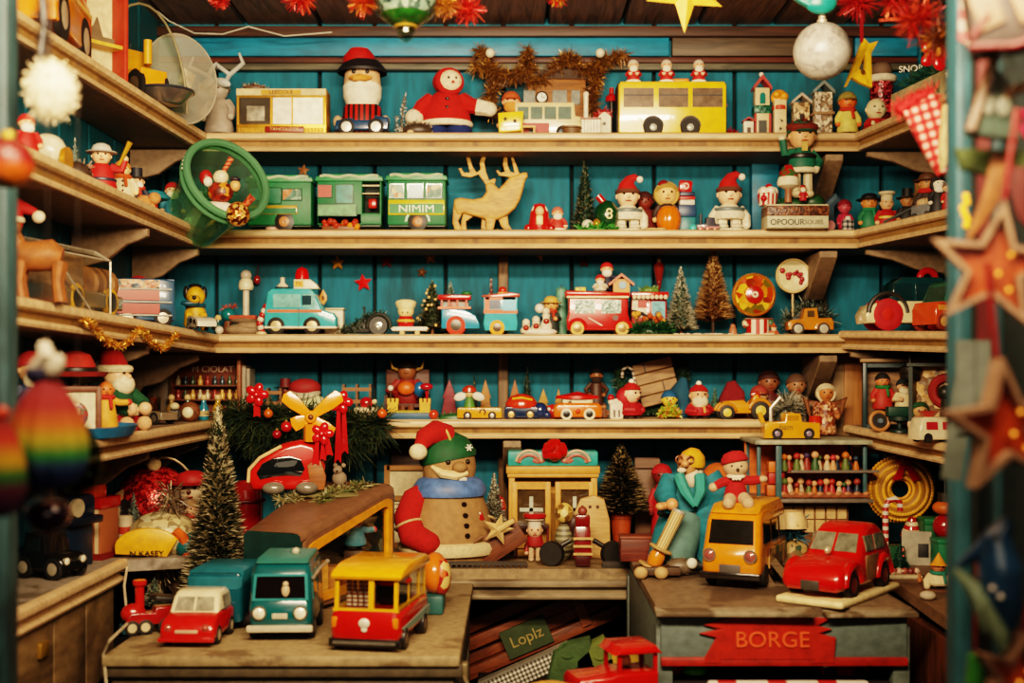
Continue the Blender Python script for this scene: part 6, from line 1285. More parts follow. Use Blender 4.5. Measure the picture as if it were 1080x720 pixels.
# lowest shelf, right wall
Yr=3.95
t=T('shadow_box','dark framed shadow box with ornaments hung inside, right shelf','shadow box',(X(944,3.93),3.93,rz_('D',3.93)),-14);w_,h=U(62,3.93),.215
m=MB();m.box((0,.035,h/2),(w_,.01,h));m.build('back',wood('8c6236','5a3c20'),t)
m=MB();[m.box((s*w_/2,0,h/2),(.014,.08,h),bev=.002)for s in(-1,1)];m.box((0,0,.006),(w_,.08,.012));m.build('frame',mt('16323a',.4),t);m=MB();m.box((0,0,h),(w_+.03,.1,.012),bev=.003);m.build('top_board',wood('8c6a44'),t);m=MB();m.box((0,-.03,h*.93),(w_,.008,.014));m.build('blue_rail',mt('16323a'),t)
Ys=3.9;zs=rz_('D',Ys)+.02
fig('red_figurine','red coated figurine in black beret with green bottle inside shadow box',931,3.9,zs+.03,391,'a82a1c','beanie','141210',None,w=1.2,skin='c87848',scarf='1f6a34')
fig('white_figurine','white coated bearded figurine in dark cap inside shadow box',953,3.88,zs+.02,397,'cdb890','cap','1a262a','d8c8a8',w=1.2,skin='d8a078',arms=('front','front'),boots='13302c')
fig('owl_figurine','grey gold owl figurine behind the white coated one',968,3.92,zs,390,'4a3c28','hood','6a5a3a',None,w=1.2,skin='8a6c40',hd=.2)
t=T('toy_hoop','small dark round toy wheel with tan rim on right shelf','toy wheel',(X(929,3.78),3.80,rz_('D',3.8)+.034));m=MB();m.cyl((0,0,0),.026,.02,(80,0,0),seg=22);m.build('disc',mt('1a1614',.5),t);m=MB();m.torus((0,-.008,0),.028,.006,(80,0,0));m.build('rim',mt('a8703c',.5),t);m=MB();m.cyl((0,-.014,0),.008,.008,(80,0,0));m.build('hub_cap',mt('5a6a78',.3),t)
t=T('display_pedestal','dark green wooden display stand before the shadow box','stand',(X(950,3.76),3.77,rz_('D',3.77)));m=MB();m.lathe([(.03,0),(.028,.008),(.008,.014),(.008,.03),(.034,.038),(.034,.05)]);m.build('stand',mt('122a26',.5),t);m=MB();m.box((0,0,.065),(.08,.04,.03),bev=.004);m.build('green_block',mt('123a30',.5),t)
fig('santa_bowl','green bonneted doll sitting on a red white bowl',970,3.74,rz_('D',3.74),424,'c8a88a','hood','1f4a2a',None,w=1.6,skin='b88a5a',hd=.26,scarf='b03020')
t=T('shadow_box','second shadow box with gold beads and red wreath, right edge','shadow box',(X(992,3.70),3.72,rz_('D',3.72)),-30);w_,h=.15,.21
m=MB();m.box((0,.03,h/2),(w_,.01,h));m.build('back',speckle(['a87c44','6a4824','c89a5a'],60),t);m=MB();[m.box((s*w_/2,0,h/2),(.012,.06,h))for s in(-1,1)];m.box((0,0,h),(w_+.02,.07,.01));m.build('frame',mt('1c2a26',.5),t)
m=MB();m.torus((.02,.018,h*.62),.04,.014,(90,0,0));m.build('red_wreath',mt('8c1c18',.7),t);m=MB();m.tube([(.02,.0,.02),(.02,.0,h*.6)],[.02,.01]);m.ell((.02,-.0,h*.6),.022);m.build('dark_figure',mt('24221a'),t)
t=vehicle('toy_ambulance','cream toy ambulance truck with red windows on right shelf',(X(990,3.45),3.48,rz_('D',3.48)),190,.13,.07,.072,[(-.5,.12),(.5,.12),(.5,.5),(.42,.94),(.36,1),(-.5,1)],'d4c6a4',wins=((.08,.34,.52,.82),(-.44,-.04,.52,.82)),winc=gloss('a8202c'),wheels=(-.3,.3),wr=.2,tyre='141216',hub='2a2630')
m=MB();m.lathe([(.012,0),(.028,.014),(.03,.016),(.012,.006)],M=TM((.02,0,.072)));m.build('red_bowl',gloss('a81c18'),t)
t=T('wall_lantern','small black iron lantern hanging under the right shelf','lantern',(X(962,3.75),3.77,rz_('C',3.77)-.07));m=MB();m.tube([(0,0,0),(0,0,-.03)],.006);m.lathe([(.028,-.075),(.03,-.07),(.03,-.04),(.018,-.032),(.0,-.03)]);m.build('cage',mt('14110e',.5),t);m=MB();m.ell((0,0,-.055),(.033,.033,.014));m.build('band',mt('221c14'),t)

# lowest shelf, left wall
z=lz('D',3.0)
t=T('framed_picture','brown framed picture standing on the lowest left shelf','picture frame',(-1.06,2.98,z),20);w_,h=.115,.115
m=MB();[m.box((s*w_/2,0,h/2),(.014,.016,h+.014),bev=.003)for s in(-1,1)];[m.box((0,0,z_),(w_,.016,.014),bev=.003)for z_ in(.007,h)];m.build('frame',wood('6a3a20'),t)
m=MB();m.box((0,.003,h/2),(w_,.006,h));q=m.build('print',mt('c8b898',.6),t);m=MB();m.ell((0,-.003,h*.45),(.034,.004,.034));m.build('printed_flowers',speckle(['7a2a24','3a4a34','b89a7a','5a3a4a'],70),q)
t=T('bowler_hat','red felt bowler hat resting above the picture frame','hat',(-1.10,3.10,z+.145));m=MB();m.lathe([(.05,0),(.05,.03),(.038,.055),(.015,.064),(0,.065)]);m.build('crown',mt('9c2418',.8),t);m=MB();m.lathe([(.048,.002),(.075,.0),(.082,.012),(.076,.01),(.05,.012)]);m.build('brim',mt('7a1c14',.8),t);m=MB();m.torus((0,0,.014),.05,.006,sc=(1,1,1.6));m.build('band',mt('1c1412'),t)
m=MB();m.cyl((0,0,.072),.012,.144);m.cyl((0,0,.004),.04,.008);one(m,'hat_stand',mt('4a2c1a'),'thin wooden stand holding the red bowler hat','hat stand',(-1.10,3.10,z))
t=fig('mouse_figurine','red capped white and navy doll at near end of left shelf',0,2.84,z,366,'1c2a44','beanie','8c1c1c','d8c8a8',x=-1.105,w=1.3,rz=50,skin='c8946a')
t=fig('jester_figurine','yellow and red jester puppet beside the picture frame',0,3.17,z,402,'c88a28',None,None,None,x=-1.045,w=1.2,rz=30,skin='c86a34',arms=('down','out'),scarf='a82418',hands='b8301c')
t=T('sitting_santa','santa doll in green coat and red cap sitting sideways','soft toy',(-1.065,3.3,z),68);k=.98
m=MB(k);m.lathe([(.06,.03),(.068,.06),(.052,.11),(.03,.125)],sy=.85);m.tube([(.04,-.02,.10),(.06,-.05,.07),(.03,-.075,.06)],[.022,.021,.02]);m.tube([(-.04,-.02,.10),(-.06,-.05,.07),(-.03,-.075,.06)],[.022,.021,.02]);m.build('coat',plush('12452c'),t)
m=MB(k);m.tube([(-.03,-.01,.022),(-.035,-.055,.022)],[.030,.026]);m.tube([(.03,-.01,.022),(.035,-.055,.022)],[.030,.026]);m.ell((0,.01,.02),(.065,.05,.022));m.build('trousers',plush('8c1420'),t)
m=MB(k);m.torus((0,0,.055),.058,.02,sc=(1,.9,.9));m.build('fur_hem',plush('dcc8a0'),t);m=MB(k);m.ell((0,-.01,.148),(.036,.036,.036));m.ell((0,-.048,.146),.009);[m.ell((s*.012,-.043,.158),.0045,1)for s in(-1,1)];[m.ell((s*.03,-.08,.06),.018)for s in(-1,1)];[m.tube([(0,-.01,.13),(0,0,.11),(s*.04,-.02,.10),(s*.06,-.05,.07),(s*.03,-.08,.06)],.012)for s in(-1,1)];m.build('body',['d8a880','1a100c'],t)
m=MB(k);m.ell((0,-.03,.125),(.034,.03,.03));m.build('beard',plush('dccbaa'),t);m=MB(k);m.tube([(0,0,.165),(0,.01,.20),(.01,.035,.215),(.02,.06,.19)],[.042,.032,.02,.01],seg=14);q=m.build('hat',plush('9c1a16'),t);m=MB(k);m.torus((0,0,.168),.04,.011);m.build('hat_brim',plush('dcc8a0'),q);m=MB(k);m.ell((.022,.066,.182),.014);m.build('pompom',plush('e0d0b0'),q)
for s in(-1,1):m=MB(k);m.ell((s*.036,-.072,.02),(.018,.022,.02));m.build('boot',plush('c89a70'),t)
t=T('blue_tray','shallow blue oval tray at the edge of lowest left shelf','tray',(-1.04,3.02,z-.001),0);m=MB();m.lathe([(.05,.004),(.09,.004),(.105,.026),(.109,.026),(.096,.0),(.05,0)],seg=32,sy=1.9);m.build('tray',mt('2a6a94',.3),t)
t=vehicle('toy_jeep','glass cabined toy jeep with dark wheels on lowest left shelf',(X(166,3.78),3.72,lz('D',3.72)),-30,.15,.07,.082,[(-.5,.18),(.5,.18),(.5,.45),(.3,.5),(-.5,.5)],'6f6250',roof=[(-.5,.5),(.02,.5),(.02,1),(-.5,1)],rc=glass('b8b8a8',.25),wheels=(-.28,.3),wr=.24,tyre='1c1a18',hub='5a5248',taper=0)
t=T('toy_clock','round brown wooden bead toy with cream face','toy',(X(202,3.95),3.93,lz('D',3.93)+.032));m=MB();m.ell((0,0,0),.033);m.build('ball',wood('7a4a2a','4a2a18'),t);m=MB();m.ell((0,-.026,-.002),(.018,.01,.018));m.build('cream_face',mt('d8cca8'),t)
m=MB();m.ell((0,0,.022),.022);m.ell((.01,-.016,.03),(.012,.01,.012));m.ell((0,0,.05),(.015,.015,.012),1);one(m,'penguin_toy',['3a3a38','c8b890'],'small grey round penguin bead toy next to jeep','toy',(X(184,3.9),3.9,lz('D',3.9)))
for px,c,lb in((180,'8a6a2c','small amber bottle nearest the toy jeep'),(197,'2a4a3a','small dark green bottle in front of the wooden shop box'),(214,'1f6f86','small teal bottle in front of the wooden shop box'),(229,'c8942c','small gold box shaped bottle in front of wooden shop box')):
 t=T('toy_bottle',lb,'bottle',(X(px,4.06),4.07,zD));m=MB();m.lathe([(.016,0),(.018,.004),(.018,.04),(.008,.055),(.008,.068)]);m.build('glass_body',mt(c,.15,coat=1),t);m=MB();m.ell((0,0,.074),.011);m.build('stopper',mt('c8a878'),t);m=MB();m.cyl((0,0,.022),.0186,.018);m.build('label_band',mt('b8a070',.6),t)
t=T('shop_box','open wooden shop box with rows of tiny bottles and letters','toy shop',(X(218,4.2),4.2,zD));w_,h=U(74,4.2),Z(373,4.2)-zD
m=MB();m.box((0,.05,h/2),(w_,.008,h));m.build('back',wood('7a3418','541f0e'),t);m=MB();[m.box((s*w_/2,0,h/2),(.012,.1,h),bev=.002)for s in(-1,1)];[m.box((0,0,z_),(w_,.1,.01),bev=.002)for z_ in(.005,h-.005)];m.build('frame',wood('8a4a24'),t)
for z_ in(h*.38,h*.6):m=MB();m.box((0,.02,z_-.02),(w_-.01,.06,.005));m.build('shelf',wood('6a3418'),t)
text('M CIOLAT',.03,'c8b09a',t,(.01,.044,h*.76),sx=1.05)
rg=random.Random(4)
for z_ in(h*.38-.0175,h*.6-.0175):
 for i in range(9):
  m=MB();m.lathe([(.008,0),(.009,.016),(.004,.024),(.005,.032),(0,.033)],M=TM((-w_*.42+i*w_*.105,.012,z_)));m.build('tiny_bottle',mt(rg.choice(['c89a4a','8a2c1c','3a4a34','b8a888','2a3a44']),.2),t)
m=MB();m.box((0,0,.09),(.012,.09,.18));m.box((.014,0,.085),(.01,.09,.17));one(m,'thin_books','8a8070','two thin grey cards standing beside the shop box','cards',(X(259,4.2),4.22,zD))
m=MB();m.box((0,0,-.012),(.75,.26,.024),bev=.003);one(m,'wall_ledge',UNDER,'brown ledge behind evergreen garland carrying the wooden shop box','ledge',(-.85,4.215,zD-.001))
m=MB();m.box((0,0,-.012),(.19,.26,.024),bev=.003);one(m,'wall_ledge',UNDER,'short brown ledge between garland and lowest back shelf','ledge',(X(378,4.2),4.215,zD-.001))
def crate(label,px,Y,yt,z=zD):
 t=T('toy_crate',label,'toy crate',(X(px,Y),Y,z));h=Z(yt,Y)-z
 m=MB();[m.box((x,0,h/2),(.008,.04,h))for x in(-.045,0,.045)];m.each('post',wood('6a4424'),t);m=MB();[m.box((0,-.018,z_),(.1,.006,.012))for z_ in(h*.2,h*.5,h*.85)];m.each('slat',wood('8a5a30'),t)
crate('small slatted wooden crate left of the sleeping santa head',283,4.23,409);crate('small slatted wooden crate right of the propeller',377,4.2,405)
fig('red_figurine','slim dark red nutcracker standing behind the evergreen garland',301,4.27,zD,396,'6a1418','top','5a1014',None,w=.9,skin='7a3a2a')
t=T('sleeping_santa','reclining santa head with pale beard behind propeller','figurine',(X(322,4.16),4.16,zD));m=MB();m.ell((0,0,.07),(.045,.04,.04));m.ell((0,-.04,.075),(.012,.01,.01));m.build('body',mt('c88a60'),t);m=MB();m.ell((0,-.01,.105),(.055,.045,.032));m.build('hat',mt('8c2020',.7),t);m=MB();m.ell((.02,-.025,.045),(.06,.035,.04));m.hair([(-.03,-.03,.04),(.07,-.03,.04)],.02,300,.02,.003);m.build('beard',mt('b8b890',.9),t);m=MB();m.torus((0,-.015,.088),.042,.012,(15,0,0));m.build('hat_brim',plush('b0a890'),t)
t=T('folded_cloths','stack of folded cream cloths with red knob at shelf end','cloth',(X(386,4.06),4.07,zD));
for i,(w2,c)in enumerate(((.085,'b8a88c'),(.078,'cbbb9e'))):m=MB();m.box((0,0,.011+.021*i),(w2,.06,.02),bev=.008);m.build('cloth',mt(c,.9),t)
m=MB();m.ell((0,0,.056),(.022,.022,.02));m.build('red_knob',gloss('a8141c'),t)

# evergreen swag, plane and brown bus case
def W3(px,py,Y):return Vector((X(px,Y),Y,Z(py,Y)))
t=T('evergreen_garland','evergreen needle swag draped below the lowest shelf','garland',W3(320,445,3.93));o=W3(320,445,3.93)
m=MB();rg=random.Random(12);L_=[W3(*q,3.95)-o for q in((238,440),(265,440),(290,445),(320,440),(350,448),(375,452),(400,446))];m.tube(L_,.01,0,6);m.hair(L_,.05,4200,.055,.0022,(0,0,1),.25,rg)
L_=[W3(*q,3.95)-o for q in((262,455),(285,470),(310,462),(345,462),(372,470))];m.hair(L_,.045,2200,.05,.0022,(0,0,1),.3,rg);m.build('needles',[mt('142c18',.7,n=.4),mt('38401f',.7)],t)
def ribbon(label,px,py,Y,ln,n=2,s=1.):
 t=T('ribbon_bow',label,'bow',W3(px,py,Y));m=MB();[m.ell((.02*s*math.cos(a),-.006,.02*s*math.sin(a)),(.018*s,.01,.014*s),rot=(0,-math.degrees(a),0))for a in(0,1.25,2.5,3.77,5.0)];m.ell((0,-.012,0),.012*s);m.build('loops',gloss('b8161a'),t)
 for i in range(n):m=MB();x=(i-(n-1)/2)*.022*s;m.prism([(x*.4-.008,0),(x*.4+.008,0),(x+.011,-ln*(1-.15*i)),(x,-ln*.93*(1-.15*i)),(x-.010,-ln*(1-.15*i))],-.003,.001);m.build('tail',gloss('b4181a'),t)
ribbon('red bow with two long tails at right of propeller',360,424,3.84,.19);ribbon('red bow with short tails under the right propeller blade',340,457,3.5,.09,3,.9);ribbon('red bow with single drooping tail left in the swag',271,416,3.84,.07,1,1.)
for px,py,c,r,lb in((283,436,'b8541c',5,'orange bauble hanging in the swag left of propeller'),(302,450,'b01c20',6,'red bauble in swag just below the left propeller blade'),(292,458,'8c1420',5,'dark red bauble lowest left in the swag'),(403,436,'c8501c',5,'orange bauble at the right end of the swag')):
 t=T('bauble',lb,'bauble',W3(px,py,3.86));m=MB();m.ell((0,0,0),U(r,3.86));m.build('ball',gloss(c),t);m=MB();m.cyl((0,0,U(r,3.86)),.004,.008);m.build('cap',mt('b89a5a',.3,.6),t)
zT0=zT+.0
fr,br=Vector((-.54,3.15,0)),Vector((-.345,3.615,0))
t=T('bus_case','large brown bus shaped display case with yellow framed window','display case',(-.52,3.3,zT));o=Vector((-.52,3.3,0));hN,hF=.214,.30
def rrect(w_,h_,r,n=5):
 pts=[]
 for cx,cz,a0 in((w_-r,h_-r,0),(r,h_-r,90),(r,r,180),(w_-r,r,270)):pts+=arc(cx,cz,r,a0,a0+90,n)
 return pts
d=(br-fr);Ln=d.length;dx=d.normalized();nx=Vector((dx.y,-dx.x,0))
def cp(a,b,z):p=fr+dx*a-nx*b*(.60+.40*max(0,min(1,a/Ln)))-o;return Vector((p.x,p.y,z))
hh=lambda a:hN+(hF-hN)*a/Ln
m=MB();ROOFM=mt('6a4c38',.45,n=.2);Wd=.29
prof=[(0,.9),(.003,.96),(.015,.99),(.035,1.),(Wd-.02,1.),(Wd,.95),(Wd,0)]
vs=[cp(a,b,hh(a)*z_)for a in(0,Ln)for b,z_ in prof];k=len(prof);m.raw(vs,[(i,i+1,k+i+1,k+i)for i in range(k-1)]);
vs2=[cp(a,b+(.006 if b<Wd/2 else-.006),hh(a)*z_-.006)for a in(0,Ln)for b,z_ in prof];m.raw(vs2,[(i+1,i,k+i,k+i+1)for i in range(k-1)])
m.build('shell',ROOFM,t,ang=70)
for a in(0,Ln):
 m=MB();e=.008 if a==0 else-.008
 m.raw([cp(a+q,b,z_)for q in(0,e)for b,z_ in((0,0),(0,hh(a)*.9),(.015,hh(a)*.99),(Wd-.02,hh(a)),(Wd,hh(a)*.95),(Wd,0))],[tuple(range(6)),tuple(range(6,12))[::-1]]+[(i+6,(i+1)%6+6,(i+1)%6,i)for i in range(6)])
 m.build('end_wall',mt('16302f',.35,n=.2),t)
def wq(a,z_,out=0.):p=fr+dx*a+nx*out-o;return Vector((p.x,p.y,z_))
def face_ring(mb,r0,r1,out0,out1,inset):
 """rounded rectangular frame on the window face"""
 def ring(ins,out):return[wq(.012+ins+u*(Ln-.024-2*ins),.012+ins+v*(hh(u*Ln)-.03-2*ins),out)for u,v in[(x/1.,z/1.)for x,z in rrect(1,1,.09,5)]]
 A,B,C_,D_=ring(r0,out0),ring(r0,out1),ring(r1,out1),ring(r1,out0);n=len(A)
 mb.raw(A+B+C_+D_,[(q*n+i,q*n+(i+1)%n,((q+1)%4)*n+(i+1)%n,((q+1)%4)*n+i)for q in range(4)for i in range(n)])
m=MB();face_ring(m,0.,.014,-.01,.004,0);m.build('brown_frame',ROOFM,t)
m=MB();face_ring(m,.014,.036,-.008,.008,0);m.build('yellow_frame',mt('cf8418',.3,coat=.4),t)
m=MB();m.raw([wq(.03,.04,-.002),wq(Ln-.03,.04,-.002),wq(Ln-.03,hF-.05,-.002),wq(.03,hN-.05,-.002)],[(0,1,2,3)]);m.build('window_pane',glass('eeeee6',.08),t)
m=MB();m.raw([cp(0.02,Wd-.02,.0),cp(Ln-.02,Wd-.02,0),cp(Ln-.02,Wd-.02,hF-.02),cp(.02,Wd-.02,hN-.02),cp(.02,.01,.004),cp(Ln-.02,.01,.004)],[(3,2,1,0),(4,5,1,0)]);m.build('dark_interior',mt('1a1512',.8),t)
for a,hgt,c in((.1,.07,'7a4a1c'),(.19,.11,'c88a2a'),(.25,.09,'a86a20'),(.42,.07,'5a3a1c')):m=MB();p=cp(a,.07,.004+hgt/2);m.box(p,(.03,.05,hgt),(0,0,10));m.build('inner_panel',wood(c),t)
pz=zT+.125;q_=cp(.36,.055,0)+o
t=fig('driver_figurine','tiny doll driver with brown hair and blue shirt inside bus case',0,q_.y,pz,537,'4a86a0','hair','4a2a20',None,x=q_.x,w=1.5,hd=.24,skin='d08a68',arms=('out','out'),hands='c83a44',rz=40)
m=MB();m.box((0,0,-.0625),(.06,.05,.123),bev=.004);one(m,'pedestal_block',wood('4a3018'),'brown block inside bus case below the tiny driver','block',(q_.x,q_.y,pz))
m=MB();rg=random.Random(21);Lm=[cp(.28,.14,hh(.28)+.004)+o,cp(.36,.12,hh(.36)+.004)+o,cp(.46,.06,hh(.46)+.004)+o];o2=Lm[1]+Vector((0,0,zT));m.hair([p-Lm[1]for p in Lm],.02,1100,.022,.0022,(0,1,2),.2,rg);m.hair([(-.16,-.06,-.012),(-.04,.02,0),(.06,.05,.0)],.016,900,.02,.002,(0,1),.2,rg);m.ell((-.02,.0,-.004),(.09,.05,.010),0)
one(m,'moss_patch',['6a6444','8a8058','4a5a2c'],'dry grey green moss spread on the brown bus roof','moss',o2)
Yh=3.55;zh=zT+hN+(hF-hN)*.80+.004
t=T('toy_helicopter','glossy red toy plane with orange four bladed propeller','toy plane',(X(306,Yh),Yh,zh),8);k=U(1,Yh)
def Q(*q):return[((a-300)*k,(516-b)*k)for a,b in q]
m=MB();m.prism(Q((262,514),(256,500),(262,488),(276,476),(294,466),(312,462),(326,466),(334,478),(337,490),(334,508),(330,515)),-.055,.055,bev=.018,seg=3);m.build('fuselage',gloss('b0180f'),t)
m=MB();m.prism(Q((266,496),(272,486),(284,480),(300,478),(312,482),(316,492),(312,500),(298,499),(284,500),(270,503)),-.0575,-.05,bev=.003);q=m.build('side_window',mt('14181a',.06,coat=1),t)
m=MB();m.tube([(x,-.055,z_)for x,z_ in Q((258,505),(259,492),(270,480),(292,468))],.005);m.build('cream_edge',mt('c8a878',.3),t)
m=MB();m.prism(Q((318,488),(331,480),(338,500),(336,514),(322,514)),-.06,-.03,bev=.004);m.build('brown_panel',wood('8c5020','6a3812'),t)
for px in(284,318):m=MB();m.ell(((px-300)*k,-.07,.013),(.032,.022,.018));m.build('float',mt('7c7468',.2,.3),t)
m=MB();m.tube([((324-300)*k,0,(516-466)*k),((323-300)*k,-.03,(516-440)*k)],[.03,.014]);m.build('mast',gloss('b8360f'),t)
hb_=Vector(((322-300)*k,-.05,(516-438)*k))
m=MB();m.cyl((0,0,0),.018,.03,(90,0,0),bev=.005);m.ell((0,-.016,0),(.008,.006,.008),1);pr=m.build('propeller',[gloss('d8801a'),mt('5a3014')],t,loc=hb_)
for ex,ez in((294,414),(354,414),(302,447),(345,457)):
 v=Vector(((ex-322)*k,0,(438-ez)*k));n_=Vector((-v.z,0,v.x)).normalized();w0,w1=.009,.020
 m=MB();m.prism([(p.x,p.z)for p in(-n_*w0,v*.6-n_*w1,v*.92-n_*w1,v,v*.92+n_*w1,v*.6+n_*w1,n_*w0)],-.008,.002,bev=.003);m.build('blade',gloss('d8801a'),pr)
m=MB();m.tube([(0,0,-.02),(0,-.0,-.07)],.02);m.build('blade',gloss('cf741a'),pr)
t=T('red_dome','dark red glossy dome toy left of the red plane','toy',(X(258,3.75),3.76,zK));m=MB();m.lathe([(.05,0),(.055,.2),(.05,.235),(.02,.26),(0,.262)]);m.build('dome',gloss('8a1418'),t);m=MB();m.torus((0,0,.2),.055,.006);m.build('band',mt('5a1014'),t)
t=T('grey_mouse_toy','small grey toy mouse sitting on the bus roof moss','figurine',(X(357,3.58),3.60,zT+.297));m=MB();m.ell((0,0,.02),(.022,.02,.022));m.ell((-.004,-.008,.045),.014);[m.ell((s*.012,0,.058),.007)for s in(-1,1)];m.build('body',mt('7a6a58',.8),t);m=MB();m.ell((-.004,-.022,.043),.004);m.build('nose',mt('2a1c14'),t)
tree('large dark green tree with frosted tips on the low table',230,3.33,zT,424,68,'1c2c1c','b8ac8c',3400,.6,tk=.06)
tree('small frosted tree at left end of the low table',163,3.3,zT,608,26,'34463a','b8b49c',600,.5)
m=MB();rg=random.Random(31);Lf=[(-.05,0,.06),(0,0,.16),(-.02,0,.3)];m.tube([(0,0,0),(0,0,.3)],.012,0,6);m.hair(Lf,.035,1100,.032,.0024,(0,1,2),.3,rg);one(m,'dried_bush',['4a3a2a','a08c70','6a5a48'],'pale dried frosted shrub between helmet and big tree','shrub',(X(186,3.42),3.42,zT))
t=fig('santa_figurine','snowman head ornament in red brimmed hat beside the big tree',203,3.62,zL+.0,489,'8a7460','bowler','a01c1c',None,skin='d0b894',w=1.1,hd=.2,brim='981a1a',nose='5a2a1c')
fig('white_figurine','small cream angel under the red hatted snowman',200,3.50,zL,527,'b8a088','hair','8a6a4a',None,w=1.3,skin='c89a78',scarf='a83a20')
t=T('sequin_helmet','red sequined santa helmet basket lined with tan fur','hat basket',(X(155,3.66),3.66,zL+.06),(0,0,12))
m=MB();vs=[(.118*math.cos(R(a)),.118*math.sin(R(a)))for a in range(-28,91,10)];m.lathe([(r,z_)for r,z_ in vs],M=TM((.02,.03,.045),(58,0,22)),seg=32);m.build('sequin_shell',speckle(['7a0c10','a8181c','5a080c','c83a34'],130,.25,.3),t)
m=MB();m.torus((-.02,-.05,.02),.08,.017,(62,0,14));m.build('fur_lining',plush('a08058'),t);m=MB();m.ell((-.02,-.035,.018),(.078,.05,.07));m.build('dark_hollow',mt('1c120c',.9),t)
m=MB();m.ell((.02,-.01,.17),.022);m.build('pompom',plush('d8c090'),t)
m=MB();m.tube([(.10*math.cos(R(a))+.05,-.02,.04+.15*math.sin(R(a)))for a in range(0,130,12)],.004);m.build('wire_handle',mt('8a7a60',.3,.5),t)
m=MB();m.cyl((0,0,-.03),.06,.06);m.build('foot',mt('3a2418'),t)
tree('pale frosted tree left in front of the red sequined helmet',124,3.52,zL,519,22,'4a5a54','c8c4b4',620,.6)
tree('pale frosted tree right in front of the red sequined helmet',141,3.53,zL,518,24,'4a5a54','c8c4b4',620,.6)
t=T('painted_globe','round toy helmet with yellow teal and cream painted panels','toy helmet',(-1.0,3.42,zL+.0),(0,0,8));t.scale=(1.05,1,.84);m=MB();vs=[(.09*math.cos(R(a)),.08*math.sin(R(a)))for a in range(-60,91,12)]
m.lathe(vs,M=TM((.03,0,.06)),seg=32,sy=.9);m.build('dome',speckle(['9a8a64','b8a67c','7a6a4a','a8a080'],60),t)
m=MB();pts=arc(.0,.035,.082,20,175,10,.06)+[(-.08,.012),(.05,.0)];m.prism(pts,-.0855,-.06,bev=.006);q=m.build('yellow_panel',mt('cf9414',.4),t);text('N KASEY',.022,'1a1408',q,(.0,-.089,.014))
m=MB();m.ell((.096,-.03,.03),(.034,.05,.045));m.build('teal_panel',mt('0f5a62',.5),t);m=MB();m.tube([(.07,-.075,.085),(.09,-.066,.06),(.1,-.06,.0)],.014);m.build('orange_band',mt('c8581c',.5),t)
t=vehicle('toy_truck','black vintage toy truck with chrome wheels on left counter',(-1.13,3.02,zL),-24,.15,.09,.11,[(-.5,.2),(.5,.2),(.52,.4),(.4,.55),(.15,.58),(.08,1),(-.3,1),(-.34,.55),(-.5,.5)],'141414',wheels=(-.3,.32),wr=.25,hub='a89c88',tyre='151312',wins=((-.24,.04,.62,.92),),lights=((-.3,.42,.1),(.3,.42,.1)))
t=T('toy_box','navy blue toy crate with round cream wheel emblem','toy box',(-1.145,3.19,zL),-20);m=MB();m.box((0,0,.055),(.07,.1,.11),bev=.005);m.build('box',mt('12263c',.4),t);m=MB();m.box((0,0,.12),(.12,.12,.02),bev=.004);m.build('lid',mt('101a2c',.4),t);m=MB();m.box((0,0,.155),(.09,.1,.06),bev=.012);m.build('cab',mt('14243c',.3),t);m=MB();m.cyl((.047,-.03,.155),.024,.012,(0,90,0));m.build('wheel_emblem',mt('b8a88a',.4),t);m=MB();m.cyl((-.02,-.055,.13),.01,.03,(90,0,0));m.build('red_tail_lamp',gloss('b01c14'),t)
t=T('toy_caravan','red and cream striped toy caravan with orange roof','toy caravan',(-1.13,3.35,zL),-10);m=MB();m.box((0,0,.075),(.08,.1,.13),bev=.004);m.build('wall',stripes('c8b28c','9a5a3a',45,0),t);m=MB();m.box((0,0,.15),(.09,.11,.03),bev=.004);m.build('red_band',gloss('a81c18'),t);m=MB();m.box((-.01,0,.18),(.05,.07,.035),bev=.008);m.build('orange_top',gloss('c8481c'),t);m=MB();m.box((0,0,.008),(.1,.12,.016));m.build('base',mt('6a1c18'),t)
for i,(xx,yy,c,lb)in enumerate(((-1.085,3.46,'b8a488','cream candle nearest the edge of left counter'),(-1.13,3.49,'a89478','tan candle behind the striped caravan'),(-1.185,3.47,'8a1c1c','tall red roofed candle house behind caravan'))):
 t=T('candle',lb,'candle',(xx,yy,zL));h=(.10,.12,.2)[i];m=MB();m.cyl((0,0,h/2),.02,h,bev=.004);m.build('wax',mt(c,.5),t);m=MB();m.cyl((0,0,h*.6),.0206,.02);m.build('red_label',mt('a83a24'),t)
t=vehicle('toy_locomotive','small red toy locomotive with black chimney cap at table corner',(X(155,2.95),2.96,zT),-152,.11,.05,.08,[(-.5,.3),(.48,.3),(.5,.5),(.4,.68),(-.1,.64),(-.14,.8),(-.5,.8)],'8c1814',wheels=(-.34,.1,.38),wr=.24,hub='c8b490',tyre='1c1a18',taper=0)
m=MB();m.cyl((.02,0,.085),.011,.07);m.cyl((.02,0,.122),.017,.014,bev=.003);m.build('chimney',gloss('a81c14'),t);m=MB();m.ell((.035,0,.05),(.03,.024,.024));m.build('boiler',gloss('a01c14'),t);m=MB();m.box((-.036,0,.082),(.05,.06,.012),(0,-8,0),bev=.002);m.build('cab_roof',mt('1c1a18'),t);m=MB();m.box((.05,0,.015),(.03,.05,.02),bev=.004);m.build('cowcatcher',mt('1a4a54'),t)
P_=[W3(*q)for q in((134,598,3.28),(131,618,3.2),(133,640,3.1),(137,655,2.95),(115,676,2.7),(109,690,2.72),(112,720,2.72))];o=P_[0].copy();m=MB();m.tube([p-o for p in P_],.0035,seg=6);one(m,'white_cable',mt('b8aa90',.5),'thin white cable looping down past the table corner','cable',o)

